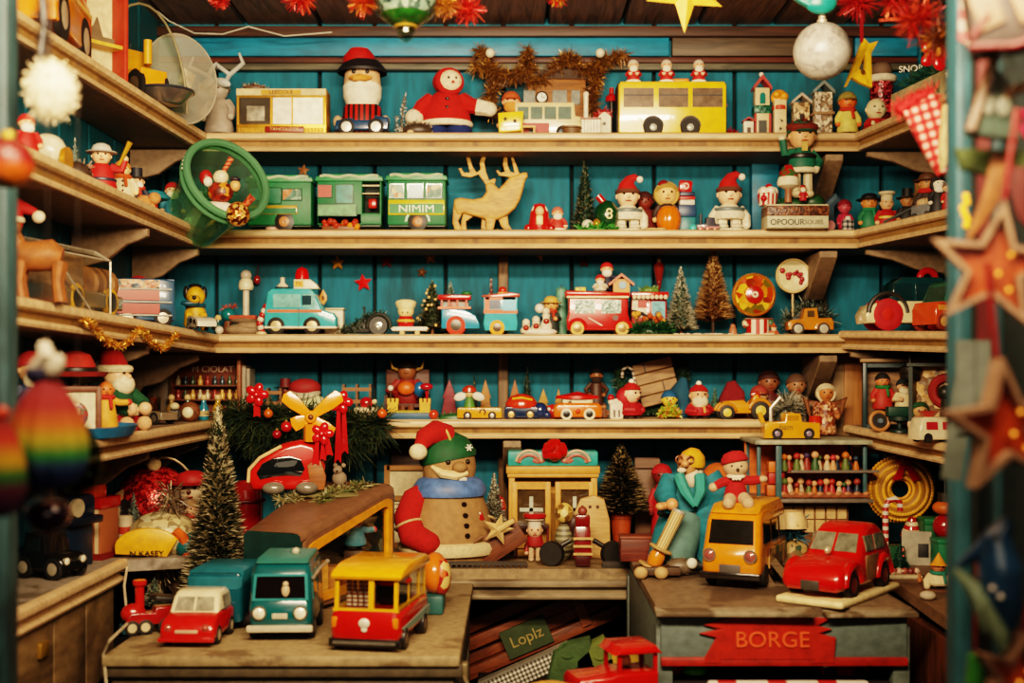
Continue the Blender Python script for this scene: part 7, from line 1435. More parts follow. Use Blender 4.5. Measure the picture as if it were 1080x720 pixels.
# front row of vehicles
CAB=[(-.5,.2),(.5,.2),(.52,.32),(.48,.5),(.36,.58),(.24,.62),(.12,.94),(.02,1),(-.3,1),(-.4,.95),(-.5,.6)]
t=vehicle('toy_truck','red toy truck with cream cab roof pulling a teal trailer',(X(209,2.87)-.004,2.89,zT),-92,.185,.125,.114,[(-.5,.14),(.5,.14),(.53,.2),(.52,.36),(.46,.52),(.3,.6),(.22,.62),(-.4,.62),(-.5,.56)],'b01810',roof=[(.2,.60),(.08,.92),(0,1),(-.34,1),(-.42,.92),(-.44,.6)],rc='d6c7a4',wins=((-.30,.0,.64,.9),),ws=((.185,.64),(.09,.9)),wheels=(-.32,.28),wr=.2,hub='a89a80',bumper='a81810',lights=((-.34,.40,.055),(.34,.40,.055)),lightc='b8483a',wsbar='d6c7a4',winc=mt('8a8674',.1,n=.5),plate=(0,.33,.42,.07,'b8907a'),bev=.1,taper=.16)
t=vehicle('toy_trailer','long teal box trailer behind the red toy truck',(X(239,3.1),3.095,zT),-92,.21,.14,.142,[(-.5,.14),(.5,.14),(.5,.9),(.49,.96),(.4,1),(-.4,1),(-.49,.96),(-.5,.9)],'0f4a58',wheels=(-.3,.3),wr=.14,hub='7a7268',tyre='14110f',taper=.06,bev=.12)
m=MB();m.prism([(-.107,.10),(.107,.10),(.107,.128),(.085,.146),(-.085,.146),(-.107,.128)],-.0705,.0705,bev=.015);m.build('lighter_roof',mt('1c5e6c',.4),t)
VAN=[(-.5,.14),(.46,.14),(.5,.2),(.5,.44),(.47,.5),(.42,.85),(.36,.96),(.25,1),(-.42,1),(-.5,.9)]
t=vehicle('toy_van','glossy teal toy delivery van with round headlights and chrome bumper',(X(303,2.98),2.985,zT),-88,.25,.148,.182,VAN,'0c4e54',ws=((.468,.55),(.43,.82)),wins=((.1,.34,.54,.82),(-.3,.02,.54,.82)),wheels=(-.28,.3),wr=.15,hub='5a5a54',bumper='b4aa94',lights=((-.32,.37,.1),(.32,.37,.1)),plate=(0,.33,.24,.07,'b0a890'),frame='2c7478',bev=.14,taper=.1,wsw=.8,winc=mt('120d0c',.08,coat=1))
m=MB();m.prism([(-.105,.172),(.08,.172),(.095,.178),(.07,.1875),(-.095,.1875)],-.062,.062,bev=.01);m.build('roof_panel',mt('2a6a66',.4),t)
m=MB();m.ell((.113,.012,.116),(.008,.010,.016));m.ell((.114,.012,.132),.007);m.build('driver_doll',mt('b8a080'),t);m=MB();m.ell((.0,.02,.193),.009);m.cyl((0,.02,.186),.006,.012);m.build('roof_light',mt('b0a890',.3),t)
m=MB();m.tube([(.1,.074,.145),(.03,.080,.155),(-.05,.090,.16)],.004);m.ell((-.05,.09,.16),.006);m.build('mirror_arm',mt('b8b0a0',.2,.6),t)
Lb,Wb,Hb=.36,.162,.228
t=T('toy_bus','red toy bus with yellow roof and glassed open cab','toy bus',(X(402,2.88),2.885,zT),-100);t.scale=(.74,1.0,.84);
m=MB();m.prism([(-.18,.028),(.178,.028),(.186,.05),(.184,.085),(.175,.108),(-.18,.108)],-Wb/2,Wb/2,0,.02,3);m.build('car_body',gloss('a8160c'),t)
m=MB();m.box((.182,0,.025),(.014,Wb*1.03,.022),bev=.004);m.build('bumper',mt('1c1816',.3),t);m=MB();m.box((.189,0,.026),(.003,Wb*.9,.008));m.build('bumper_strip',mt('8a8478',.2,.6),t)
m=MB()
for x in(.168,.03,-.10,-.172):
 for s in(-1,1):m.box((x-(.008 if x>.1 else 0),s*(Wb/2-.012),.15),(.009,.009,.094),(0,-5 if x>.1 else 0,0))
m.box((.164,.012,.15),(.009,.012,.094),(0,-5,0));m.box((.166,0,.11),(.012,Wb-.01,.008));[m.box((0,s*(Wb/2-.012),.112),(.34,.01,.008))for s in(-1,1)];m.each('window_post',gloss('d09418'),t)
m=MB();m.prism([(-.19,.192),(.172,.192),(.176,.200),(.16,.212),(.08,.226),(-.14,.226),(-.19,.212)],-Wb/2-.002,Wb/2+.002,0,.022,3);m.build('roof',gloss('d8920f'),t)
for s in(-1,1):m=MB();m.box((0,s*(Wb/2-.010),.152),(.33,.003,.08));m.build('side_glass',glass('f0f4f0',.08),t)
m=MB();m.box((.158,0,.152),(.003,Wb-.03,.08),(0,-5,0));m.build('windshield',glass('f0f4f0',.08),t)
m=MB();m.box((.02,.035,.14),(.1,.07,.06),bev=.01);m.build('dark_seat',mt('131a18',.4),t);m=MB();m.ell((.03,.03,.172),(.05,.05,.02));m.build('red_cushion',gloss('a8240c'),t)
m=MB();[m.cyl((.1,-.055+.014*i,.15),.0055,.08)for i in range(4)];m.each('striped_rod',stripes('c8c0b0','8a3024',90,2),t)
m=MB();m.lathe([(.012,-.004),(.013,.004),(.009,.008),(0,.009)],M=TM((.185,.0,.078),(0,90,0)));m.lathe([(.004,0),(.007,.004),(0,.006)],M=TM((.185,0,.062),(0,90,0)));m.build('badge',mt('c8c0b0',.3),t)
for s in(-1,1):m=MB();m.box((.178,s*.07,.078),(.012,.016,.03),bev=.005);m.build('indicator_lamp',mt('c86a18',.2),t)
m=MB();m.prism([(-.18,.05),(.14,.05),(.16,.062),(-.18,.075)],Wb/2-.001,Wb/2+.003);m.build('silver_sill',mt('6a8078',.4),t)
for x in(-.115,.12):
 for s in(-1,1):
  m=MB();M=TM((x,s*Wb*.45,.03),(90,0,0));m.lathe([(.014,-.012),(.028,-.012),(.03,-.006),(.03,.006),(.028,.012),(.014,.012)],0,20,M);q=m.build('wheel',mt('14110f'),t);m=MB();m.lathe([(0,-.014),(.014,-.012),(.014,.012),(0,.014)],0,14,M);m.build('hub_cap',mt('6a5a4a',.4),q)
t=T('orange_barrel','round orange toy mixer drum behind the red yellow bus','toy',(X(458,3.2),3.23,zT+.0),0);m=MB();m.ell((0,0,.10),(.036,.06,.056));m.build('drum',gloss('c8641a'),t);m=MB();m.ell((.018,-.02,.095),(.026,.035,.05));m.build('painted_side',speckle(['a8301c','c8a868','8a1c14','b85a2a'],40),t);m=MB();m.box((0,0,.025),(.05,.11,.05),bev=.008);m.build('base',mt('2a5a5a',.5),t)

# middle counter
Ys=3.86
t=T('gingerbread_santa','large gingerbread santa in red sleeves and green red cap','figurine',(X(474,Ys),Ys,zK),26);t.scale=(1,1,.92);H=Z(446,Ys)-zK;k=U(1,Ys)
def K(*q):return[(a*k,b_*k)for a,b_ in q]
m=MB();m.lathe(K((.5,0),(46,2),(50,16),(48,36),(42,58),(36,76),(28,88),(27,96),(29,108),(27,122),(12,136),(0,140)),sy=.86,seg=32)
m.ell((0,-27*k,109*k),(8*k,8*k,7*k));[m.ell((s*11*k,-22.5*k,115*k),(2.6*k,2.4*k,3*k),1)for s in(-1,1)];m.build('body',[mt('8c6a44',.75,b=.3),'1a0f0a'],t)
for s in(-1,1):
 m=MB();m.tube([(s*24*k,0,84*k),(s*38*k,0,74*k),(s*49*k,-4*k,52*k),(s*48*k,-18*k,34*k),(s*37*k,-30*k,27*k)],[10*k,14*k,15*k,15*k,13*k],seg=16);m.ell((s*37*k,-30*k,27*k),13*k);m.v=[Vector((v.x*.66,v.y*.8+.02,v.z))for v in m.v]if s>0 else m.v;q=m.build('sleeve',plush('a3140f'),t)
 m=MB();m.torus((s*(49 if s<0 else 32)*k,-9*k,45*k),14.5*k,1.6*k,(-30,s*10,0));m.build('cuff_cord',mt('b89a70',.8),q)
m=MB();m.torus((0,0,17*k),47*k,9*k,sc=(1,.86,1),n=36);m.build('fur_hem',plush('c9b48a'),t)
m=MB();m.lathe(K((30,72),(39,76),(40,84),(34,94),(27,97)),sy=.9,seg=28);m.build('blue_collar',mt('4a6a9c',.5,n=.3),t)
m=MB();[m.cyl((2*k,-y_*k,z_*k),2.8*k,3*k,(90,0,0),bev=.001)for y_,z_ in((33.5,68),(37,56),(40,45),(42,34))];m.each('button',mt('1c1410',.3),t)
m=MB();m.tube([(-25*k,-12*k,110*k),(-17*k,-22*k,102*k),(-4*k,-27.5*k,100*k),(8*k,-28*k,103*k)],[2*k,5*k,5.5*k,3*k]);m.build('moustache',mt('d8bc8c',.6),t)
m=MB();m.box((3*k,-27*k,96*k),(9*k,4*k,4*k),bev=.002);m.build('teeth',mt('d8ccb8',.4),t)
m=MB();m.lathe(K((30.5,0),(31.5,6),(25,22),(12,32),(0,35)),sy=.9,seg=28,M=TM((0,2*k,115*k),(-8,-10,0)));hq=m.build('hat',mt('0f4a2a',.7,b=.2),t)
m=MB();m.tube([(-4*k,0,143*k),(-17*k,-3*k,148*k),(-31*k,-8*k,142*k),(-39*k,-12*k,131*k)],[14*k,14*k,11*k,6*k],seg=14);m.build('red_tip',plush('a3140f'),hq)
m=MB();m.torus((-7*k,-1*k,143*k),15*k,1.6*k,(0,70,0));m.build('gold_cord',mt('b8904a',.5),hq)
m=MB();m.ell((-41*k,-14*k,127*k),9.5*k);m.build('pompom',plush('dccba6'),hq)
m=MB();[m.box((12*k,-24*k,131*k),(8*k,1.5*k,1.2*k),(0,a,0))for a in(0,60,120)];m.build('snowflake',mt('d8d4c8'),hq)
t=T('framed_picture','honey wooden frame with paper behind the gingerbread santa','picture frame',(X(428,4.15),4.17,zK),0);w_,h=.13,Z(493,4.17)-zK
m=MB();[m.box((s*w_/2,0,h/2),(.018,.02,h+.018))for s in(-1,1)];[m.box((0,0,z_),(w_,.02,.016))for z_ in(.008,h*.62,h)];m.build('frame',wood('9c6a30'),t);m=MB();m.box((0,.006,h/2),(w_,.005,h));q=m.build('paper',mt('c8b894',.7),t);m=MB();[m.box((0,.002,h*(.3+.06*i)),(.08,.002,.003))for i in range(5)];m.build('writing_lines',mt('5a4a3a'),q)
m=MB();m.box((0,0,.18),(.12,.03,.36),bev=.003);one(m,'dark_panel',wood('4a2a1a','2a160c'),'dark brown panel standing behind the honey wooden frame','panel',(X(430,4.26),4.29,zK))
Yc=3.99;t=T('toy_cabinet','yellow wooden toy cabinet with two glass doors and white crosses','toy cabinet',(X(583,Yc),4.03,zK));k=U(1,Yc);w_=93*k;h=Z(491,Yc)-zK
YEL=mt('b98438',.5,n=.15,b=.1)
m=MB();m.box((0,.05,h/2),(w_,.02,h));[m.box((s*(w_/2-.01),0,h/2),(.02,.12,h),bev=.002)for s in(-1,1)];m.box((0,0,.01),(w_,.12,.02));m.box((0,0,h-.012),(w_*1.06,.14,.024),bev=.004);m.box((0,-.002,h-.03),(w_*1.03,.13,.012),bev=.002);m.build('cabinet_frame',YEL,t)
for s in(-1,1):
 cx=s*w_*.245;dw=w_*.44;zt_,zb_=h-.05,.03
 m=MB();[m.box((cx+q*(dw/2-.009),-.058,(zt_+zb_)/2),(.018,.014,zt_-zb_),bev=.002)for q in(-1,1)];m.box((cx,-.058,zt_-.012),(dw-.034,.0136,.024));m.box((cx,-.058,zb_+.03),(dw-.034,.0136,.07));d_=m.build('door',YEL,t)
 m=MB();m.box((cx,-.054,(zt_+zb_)/2+.02),(dw-.03,.003,zt_-zb_-.06));m.build('glass_pane',mt('4a3a26',.1,n=.3,coat=.6),d_)
 m=MB();m.box((cx,-.06,zt_-.09),(.012,.004,.085));m.box((cx,-.06,zt_-.09),(.075,.004,.012));m.build('white_cross',mt('a8aa9a',.5),d_)
t=T('gift_tin','flat teal gift tin with rainbow ribbons on yellow cabinet','tin box',(X(583,Yc),4.02,zK+h));
m=MB();m.box((0,0,.024),(w_*1.02,.10,.048),bev=.006);m.build('tin',mt('2c8c88',.4,n=.25),t)
for s in(-1,1):m=MB();[m.torus((s*w_*.27,-.052,.008),r,.0045,(90,0,0),a0=10,a1=170,n=14)for r in(.03,.042)];m.torus((s*w_*.27,-.054,.0),.036,.005,(90,0,0),m=1,a0=20,a1=160,n=14);m.ell((s*w_*.16,-.052,.018),(.02,.004,.009),1);m.build('ribbon_arc',['b8a088','a85a50'],t)
m=MB();rg=random.Random(14)
for i in range(46):
 a,b=rg.uniform(0,6.28),math.acos(rg.uniform(-.5,1));m.ell((.032*math.cos(a)*math.sin(b),.02*math.sin(a)*math.sin(b),.012+.034*math.cos(b)),.011,0,6,5)
m.ell((0,0,.015),(.032,.02,.034));one(m,'flower_pompom',gloss('a8140c'),'bright red ruffled flower ball on the teal tin','flower',(X(585,3.95),3.95,zK+h+.036))
tree('dark bushy tree with tinsel bands in tall orange pot',655,4.12,zK,464,60,'22281c','b8a070',2600,.35,tk=.36,pot='9c421a',pw=.95,trunk='4a2a18')
tree('frosted glitter tree between gingerbread santa and yellow cabinet',521,3.92,zK,497,34,'5a5a4c','d0ccbc',1500,.6,tk=.12)
t=T('tilted_board','tilted brown book cover board leaning on counter by santa','board',(X(525,3.83),3.80,zK+.062),(0,-33,0));m=MB();m.box((0,0,0),(.17,.012,.085),bev=.002);m.build('board',wood('6f3c20','4a2614'),t);m=MB();m.box((0,.012,0),(.16,.012,.08));m.build('pages',mt('8a7050',.8),t)
t=T('star_cookie','cream star shaped cookie on the tilted brown board','star',(X(525,3.74),3.765,zK+.11));m=MB();m.star((0,0,0),.05,.02,.014,(0,14,0));m.tube([(0,-.004,0),(.05,-.01,.03)],[.012,.008]);m.build('cookie',mt('bf9c68',.7),t);m=MB();m.tube([(-.045,0,-.02),(-.075,0,-.04)],.006);m.build('stick',mt('6a4424'),t)
for px,py,Y,c,lb in((502,547,3.82,'d0c4b4','white capped toadstool ornament beside gingerbread santa'),(525,533,3.95,'a82c24','red capped toadstool ornament right of frosted tree')):
 t=T('toadstool',lb,'toadstool',(X(px,Y),Y,zK));h_=Z(py-12,Y)-zK;m=MB();m.cyl((0,0,h_*.4),.008,h_*.8);m.build('stem',mt('c8b8a0'),t);m=MB();m.lathe([(.024,h_*.74),(.028,h_*.8),(.018,h_*.95),(0,h_)]);m.build('cap',gloss('a81c1c'),t);m=MB();[m.ell((.017*math.cos(a),.017*math.sin(a),h_*.9),.006,0,6,5)for a in(3.6,4.5,5.4)];m.build('spots',mt('d8d0c0'),t)
t=fig('bonnet_doll','small doll in white red bonnet and red skirt on slim legs',564,3.85,zK,540,'8c1a18','chef','c8b8a4',None,skin='d0a080',w=.85,hem=.32,boots='b89878',brim='a01c18')
m=MB();H_=Z(540,3.85)-zK;m.cyl((0,0,H_*.93),.036,.016,bev=.004);m.build('hat_band',gloss('a0181a'),t)
t=T('doll_chair','dark red slim legged doll chair behind the bonnet doll','doll furniture',(X(561,3.93),3.94,zK));m=MB();m.box((0,0,.1),(.11,.07,.008));m.build('seat',mt('3a1a14'),t)
for x in(-.05,.05):
 for y in(-.03,.03):m=MB();m.cyl((x,y,.05),.004,.1);m.build('leg',mt('5a1c16'),t)
t=T('wooden_dog','cream wooden dog plaque with round holes and dark spots','toy dog',(X(622,3.93),3.93,zK));k=U(1,3.93);m=MB();m.prism([(-20*k,0),(22*k,0),(21*k,40*k),(15*k,62*k),(4*k,66*k),(-10*k,62*k),(-18*k,44*k)],-.012,.012,bev=.005);m.build('board',wood('c29a64','a07a48'),t);m=MB();[m.cyl((x*k,-.013,z_*k),1.8*k,.003,(90,0,0),seg=10)for x,z_ in((-8,54),(0,54),(8,54))];m.build('holes',mt('4a2a18'),t)
t=T('bead_animal','striped bead animal with gold head beside the wooden dog','toy',(X(595,3.86),3.87,zK));m=MB();m.ell((0,0,.06),(.03,.026,.06));m.build('striped_body',stripes('8a8468','5a5440',60,2),t);m=MB();m.ell((0,-.008,.15),(.03,.028,.032));m.build('head',speckle(['8a6a34','c8a860','6a4a24','d8c088'],60),t);m=MB();m.ell((.03,0,.11),(.02,.016,.034));m.build('ear',mt('3a1c18',.5),t)
t=T('toy_tractor','dark red toy tractor with big black front wheels','toy tractor',(X(614,3.77),3.78,zK));k=U(1,3.78)
m=MB();m.box((0,0,26*k),(19*k,.10,34*k),bev=.004,tap=.8);m.box((0,-.02,48*k),(15*k,.05,12*k),bev=.004);m.build('car_body',gloss('6a1010'),t);m=MB();[m.box((0,-.052+.0008*i,(14+8*i)*k),(20*k,.006,2.4*k))for i in range(3)];m.build('cream_stripes',mt('b8905a',.5),t);m=MB();m.box((0,-.045,8*k),(15*k,.012,14*k),bev=.002);m.build('grille',mt('3a0c0c',.4),t)
m=MB();m.ell((0,-.03,58*k),5*k);m.cyl((0,-.03,52*k),2.4*k,6*k);m.build('driver_head',mt('7a3a30'),t);m=MB();m.tube([(-36*k,0,12*k),(-12*k,-.0,26*k)],.008);m.tube([(36*k,0,12*k),(12*k,0,26*k)],.008);m.each('axle_arm',mt('1c1614'),t)
for s in(-1,1):m=MB();M=TM((s*32*k,-.02,13*k),(90,0,s*18));m.lathe([(6*k,-.014),(12*k,-.014),(13.2*k,-.008),(13.2*k,.008),(12*k,.014),(6*k,.014)],0,24,M);q=m.build('wheel',mt('15120f',.6),t);m=MB();m.lathe([(0,.012),(7*k,.012),(7.5*k,-.012),(0,-.012)],0,18,M);m.build('hub_cap',mt('8a5424' if s<0 else '5a5040',.4),q)
for x0,x1,lb in((-.23,.03,'dark toy railway track on counter edge left of red tractor'),(.26,.36,'short dark toy railway track on counter right of red tractor')):
 t=T('toy_track',lb,'toy track',(X(545,3.73),3.725,zK));m=MB();[m.box((x0+(x1-x0)*i/16,0,.005),(.006,.03,.010))for i in range(17)];m.build('sleepers',mt('2a241e',.5),t)
 for y in(-.012,.012):m=MB();m.box(((x0+x1)/2,y,.014),(x1-x0,.005,.008));m.build('rail',mt('3a3430',.4),t)
t=T('red_box','dark reddish wooden box behind the pepper mill','box',(X(672,3.62),3.64,zR));m=MB();m.box((0,0,.034),(.10,.07,.068),bev=.003);m.build('box',wood('6a2c1a','4a1c10'),t);m=MB();m.box((0,0,.07),(.104,.074,.008),bev=.002);m.build('lid',wood('7a3a22'),t)
fig('red_figurine','red hooded doll figurine standing behind the teal robed wizard',698,4.12,zK,483,'a0141c','beanie','a8181c',None,w=.62,hd=.11,skin='6a2018',arms=('down','down'),boots='3a2a20')
m=MB();m.box((0,0,.15),(.085,.02,.30),(-4,0,0),bev=.003);m.box((0,-.012,.28),(.085,.012,.03),(-4,0,0));one(m,'brown_book',wood('6f4c34','543824'),'upright brown book standing behind the potted tree','book',(X(683,4.2),4.22,zK))
fig('gold_figurine','shiny orange headed round figurine behind the plush doll',757,4.0,zK,490,'a8501c','hair','b85a1c',None,w=1.2,skin='b8421c')
Yw=3.54;t=T('wizard_figurine','kneeling bearded old man in teal robe, yellow cap and goggles','figurine',(X(728,Yw),Yw,zR));k=U(1,Yw);zz=lambda py:Z(py,Yw)-zR;xx=lambda px:(px-728)*k
TEALR=mt('1c6876',.75,n=.25,b=.2)
m=MB();m.lathe([(46*k,0),(44*k,8*k),(38*k,36*k),(30*k,56*k),(30*k,70*k),(26*k,84*k),(15*k,96*k),(8*k,100*k)],sy=.75,seg=24,M=TM((0,.01,.006)))
m.tube([(xx(708),-.0,zz(505)),(xx(700),-.03,zz(522)),(xx(703),-.085,zz(530))],[11*k,12*k,9*k],seg=12);m.tube([(xx(746),0,zz(502)),(xx(760),-.01,zz(525)),(xx(752),-.06,zz(540))],[14*k,15*k,12*k],seg=12);m.build('robe',TEALR,t)
m=MB();m.tube([(xx(722),-.06,zz(545)),(xx(712),-.095,zz(565)),(xx(702),-.10,zz(588))],[18*k,20*k,24*k],seg=14);m.build('grey_apron',mt('4a6a66',.8),t)
m=MB();m.tube([(xx(744),-.05,zz(540)),(xx(752),-.095,zz(560)),(xx(750),-.10,zz(588))],[17*k,20*k,22*k],seg=14);m.build('robe_skirt',TEALR,t)
m=MB();[m.tube([(xx(724)+s*11*k,-.055,zz(500)),(xx(726)+s*8*k,-.085,zz(515)),(xx(728),-.09,zz(530))],[6*k,6*k,3*k])for s in(-1,1)];m.build('lapels',mt('2a8078',.7),t)
m=MB();m.torus((0,.01,zz(541)),31*k,4*k,sc=(1,.75,1));m.build('belt',mt('122a2c',.6),t)
m=MB();m.ell((xx(724),-.03,zz(488)),(11*k,12*k,13*k));m.ell((xx(719),-.066,zz(487)),(4.5*k,6*k,4*k));m.ell((xx(704),-.10,zz(528)),6.5*k);m.ell((xx(692),-.10,zz(530)),(5*k,5*k,4*k));m.tube([(xx(726),-.02,zz(512)),(xx(726),-.02,zz(490))],6*k);m.tube([(xx(726),-.02,zz(508)),(xx(708),-.005,zz(507)),(xx(701),-.035,zz(522)),(xx(703),-.09,zz(529)),(xx(692),-.10,zz(530))],4*k);m.build('body','c88a5c',t)
m=MB();m.ell((xx(728),-.03,zz(502)),(9*k,9*k,13*k));m.ell((xx(735),-.015,zz(494)),(6*k,9*k,12*k));m.ell((xx(716),-.062,zz(494)),(5*k,3*k,3*k));m.build('beard',mt('c8b8a0',.9,b=.5),t)
m=MB();m.lathe([(14*k,0),(14.5*k,3*k),(12*k,11*k),(5*k,17*k),(0,18*k)],M=TM((xx(728),-.024,zz(489)),(8,10,0)));m.build('hat',mt('c08a14',.8,b=.2),t)
m=MB();[m.torus((xx(719)+s*5.5*k,-.062-.006*s,zz(483)),3.6*k,1.0*k,(90,0,12))for s in(-1,1)];m.build('goggles',mt('6a3a14',.4),t)
m=MB();[m.ell((xx(px),-.09,.018),(14*k,18*k,9*k))for px in(735,752)];m.each('boot',mt('161c1c',.6),t)
t=T('toy_telescope','cream fluted wooden telescope held slanting by the old man','telescope',(X(686,3.36),3.36,zR+.014),(0,26,0));t.scale=(.74,.74,.74);m=MB();m.cyl((0,0,.165),.022,.15,r2=.025,seg=14);m.build('fluted_tube',stripes('c8b080','9a7c4c',110,0),t);m=MB();m.cyl((0,0,.087),.046,.012,bev=.004);m.build('disc',wood('b8925c'),t);m=MB();m.lathe([(.022,.02),(.030,.035),(.030,.06),(.024,.08)]);m.build('orange_grip',gloss('c8701a'),t);m=MB();m.cyl((0,0,.012),.055,.012,bev=.004);m.build('base_disc',wood('b8925c'),t);m=MB();m.torus((0,0,.24),.02,.006);m.build('silver_ring',mt('b8b4ac',.3,.4),t)
t=T('wooden_truck','rough wooden toy cart with round wheels below the telescope','toy cart',(X(690,3.33),3.33,zR));m=MB();m.box((.01,.01,.018),(.12,.06,.022),bev=.004);m.build('bed',wood('4a3422','2a1c12'),t);m=MB();[m.ell((x,-.035,.017),(.019,.014,.017))for x in(-.04,.015)];m.each('wheel',mt('a8865a',.7),t)
t=T('grey_mouse_toy','grey fuzzy toy mouse with white nose at old mans feet','figurine',(X(722,3.34),3.36,zR));m=MB();m.ell((-.01,0,.024),(.04,.026,.024));m.hair([(-.03,0,.026),(.02,0,.026)],.018,300,.012,.002);m.build('body',['5a4c3c'],t);m=MB();m.ell((.02,-.022,.036),.015);m.build('white_ball',mt('d8d0c0'),t)
Yk=3.92;t=T('market_stall','grey roofed toy market stall filled with tiny figures','toy stall',(X(848,Yk),Yk,zK));k=U(1,3.85);w_=118*k;zt_=Z(466,3.82)-zK;zb_=Z(528,3.8)-zK
GB=mt('3a5a60',.5,n=.3)
m=MB();m.box((.0,.0,zt_),(w_*1.04,.26,.014),(0,0,0),bev=.003);m.build('roof',worn('a8a890','7a7a6a',.6),t)
m=MB();m.box((0,.08,(zt_+zb_)/2),(w_,.01,zt_-zb_));m.build('back_wall',mt('c8642a',.7,n=.4),t)
m=MB();[m.box((x*w_,y,(zt_+zb_)/2),(.012,.012,zt_-zb_),bev=.002)for x in(-.47,.47)for y in(-.1,.08)];m.box((-.30*w_,-.11,(zt_+zb_)/2),(.018,.014,zt_-zb_),bev=.002);m.each('post',GB,t)
m=MB();m.box((.0,-.01,zb_),(w_*1.05,.24,.012),bev=.003);m.box((.07,-.11,(zt_+zb_)/2-.0),(w_*.78,.006,.008));m.build('shelves',mt('6a625a',.5),t)
m=MB();m.box((.07,.0,(zt_+zb_)/2-.005),(w_*.8,.16,.005));m.build('glass_shelf',mt('7a4a3a',.3),t)
m=MB();m.box((.0,.02,zb_/2),(w_*.72,.16,zb_),bev=.003);q=m.build('base',wood('7a5430','5a3a20'),t)
m=MB();[m.box((-.10+i*.034,-.062,zb_*f_),(.028,.006,zb_*.2),bev=.001,seg=1)for i in range(7)for f_ in(.78,.56)];m.build('drawer_cards',mt('c8a470',.6),q)
m=MB();m.prism([(.0,0),(w_*.78,0),(w_*.78,.012),(0,.012)],-.112,-.106,M=TM((-.28*w_,0,zb_+.01)));[m.ell((-.26*w_+i*w_*.082,-.11,zb_+.02),(.012,.006,.008),1,8,6)for i in range(10)];m.build('scalloped_sill',['8a4a2c','a86a48'],t)
rg=random.Random(17);cols=['a02a1c','c89060','3a5a34','c8b08c','8a3024','b8641c','4a3a5a','b83a3a','5a6a30','24364a']
for row,(zr_,n_)in enumerate((((zt_+zb_)/2-.002,13),(zb_+.006,13))):
 for i in range(n_):
  c=rg.choice(cols);s_=rg.uniform(.85,1.15)
  f=T('tiny_figurine','%s small figurine, %s market stall row, %s from left'%({'a02a1c':'red','c89060':'tan','3a5a34':'green','c8b08c':'cream','8a3024':'brick','b8641c':'orange','4a3a5a':'purple','b83a3a':'rose','5a6a30':'olive','24364a':'navy'}[c],('upper','lower')[row],'first second third fourth fifth sixth seventh eighth ninth tenth eleventh twelfth thirteenth'.split()[i]),'figurine',(X(848,Yk)-w_*.22+i*w_*.054,Yk-.055+rg.uniform(-.02,.02),zK+zr_),0,'tiny figurines in the market stall')
  m=MB(s_);m.lathe([(.011,0),(.012,.012),(.007,.03),(.005,.036)],seg=10);m.build('dress',mt(c,.5),f);m=MB(s_);m.ell((0,0,.044),.0105,0,8,6);m.build('head',mt('c8946a' if i%2 else rg.choice(cols),.5),f)
t=T('stall_parcel','red gift parcel stack at left inside the market stall','parcels',(X(815,Yk),Yk-.04,zK+zb_+.006));
for z_,c,w2 in((.02,'b85a1c',.06),(.058,'a8281c',.05),(.093,'c8641c',.05)):m=MB();m.box((0,0,z_),(w2,.04,.034),bev=.003);m.build('parcel',mt(c,.5),t)
h=Z(437,3.88)-Z(462,3.88);zst=zK+zt_+.007
t=vehicle('toy_truck','yellow toy breakdown truck on top of the market stall',(X(833,3.86),3.86,zst),180,U(58,3.86),.075,h*1.05,[(-.5,.05),(.5,.05),(.5,.62),(.44,.7),(.14,.72),(.12,1.04),(-.15,1.04),(-.18,.7),(-.5,.66)],'d08c18',wheels=(-.3,.27),wr=.24,hub='8a7a90',tyre='15110f',wins=((-.11,.09,.76,.96),),winc=mt('a87018',.2),taper=0,hubr=.45)
text('bam',.026,'6a5a18',t,(.02,.0385,h*.52),(90,0,180))
m=MB();m.tube([(.06,0,h*.7),(.06,0,h*1.3),(.03,0,h*1.75),(.022,0,h*1.6)],.005);m.build('crane_hook',mt('c8c0b0',.3,.3),t);m=MB();m.cyl((.0,0,h*.9),.017,.05,(90,0,0));m.tube([(.085,0,h*.7),(.095,0,h*1.1)],.008);m.each('winch',mt('c88a20',.4),t);m=MB();m.cyl((-.08,0,h*.78),.02,.03,bev=.004);m.build('red_load',gloss('b02c14'),t)
VB2=[(-.5,.14),(.5,.14),(.53,.2),(.53,.46),(.50,.52),(.44,.84),(.38,.95),(.28,1),(-.42,1),(-.48,.95),(-.5,.82)]
t=vehicle('toy_van','orange toy minibus with round red rimmed headlights on cabinet',(X(787,3.29),3.29,zR),-115,.315,.152,.205,VB2,'c8740f',ws=((.495,.56),(.44,.85)),wins=((.14,.36,.56,.82),(-.14,.08,.56,.82),(-.42,-.2,.56,.82)),wheels=(-.3,.3),wr=.15,hub='3a302a',bumper='1c1612',lights=((-.35,.42,.10),(.35,.42,.10)),lightc='8a4a44',plate=(0,.24,.36,.14,'4a4440'),bev=.13,taper=.1,wsw=.78,winc=mt('1a1814',.08,coat=1))
m=MB();m.prism([(-.155,.170),(.10,.185),(.13,.19),(.09,.212),(-.13,.212)],-.066,.066,bev=.012);m.build('roof_panel',mt('c8801c',.3,coat=.3),t)
m=MB();m.box((-.03,-.078,.07),(.2,.004,.05));m.box((-.03,.078,.07),(.2,.004,.05));m.each('side_picture',speckle(['7a5a3a','3a4a3a','a8804a','5a3424'],28),t)
t2=T('plush_doll','plush doll in red cap and red dress sitting on minibus','soft toy',(X(776,3.25),3.25,zR+.207),-6);k=.135
m=MB(k);m.lathe([(.2,.02),(.24,.1),(.2,.3),(.13,.5),(.06,.55)],sy=.85);m.tube([(-.12,0,.46),(-.3,-.03,.40),(-.4,-.05,.34)],[.09,.09,.08]);m.tube([(.12,0,.46),(.32,-.03,.46),(.46,-.05,.48)],[.09,.09,.08]);m.build('dress',plush('9c1416'),t2)
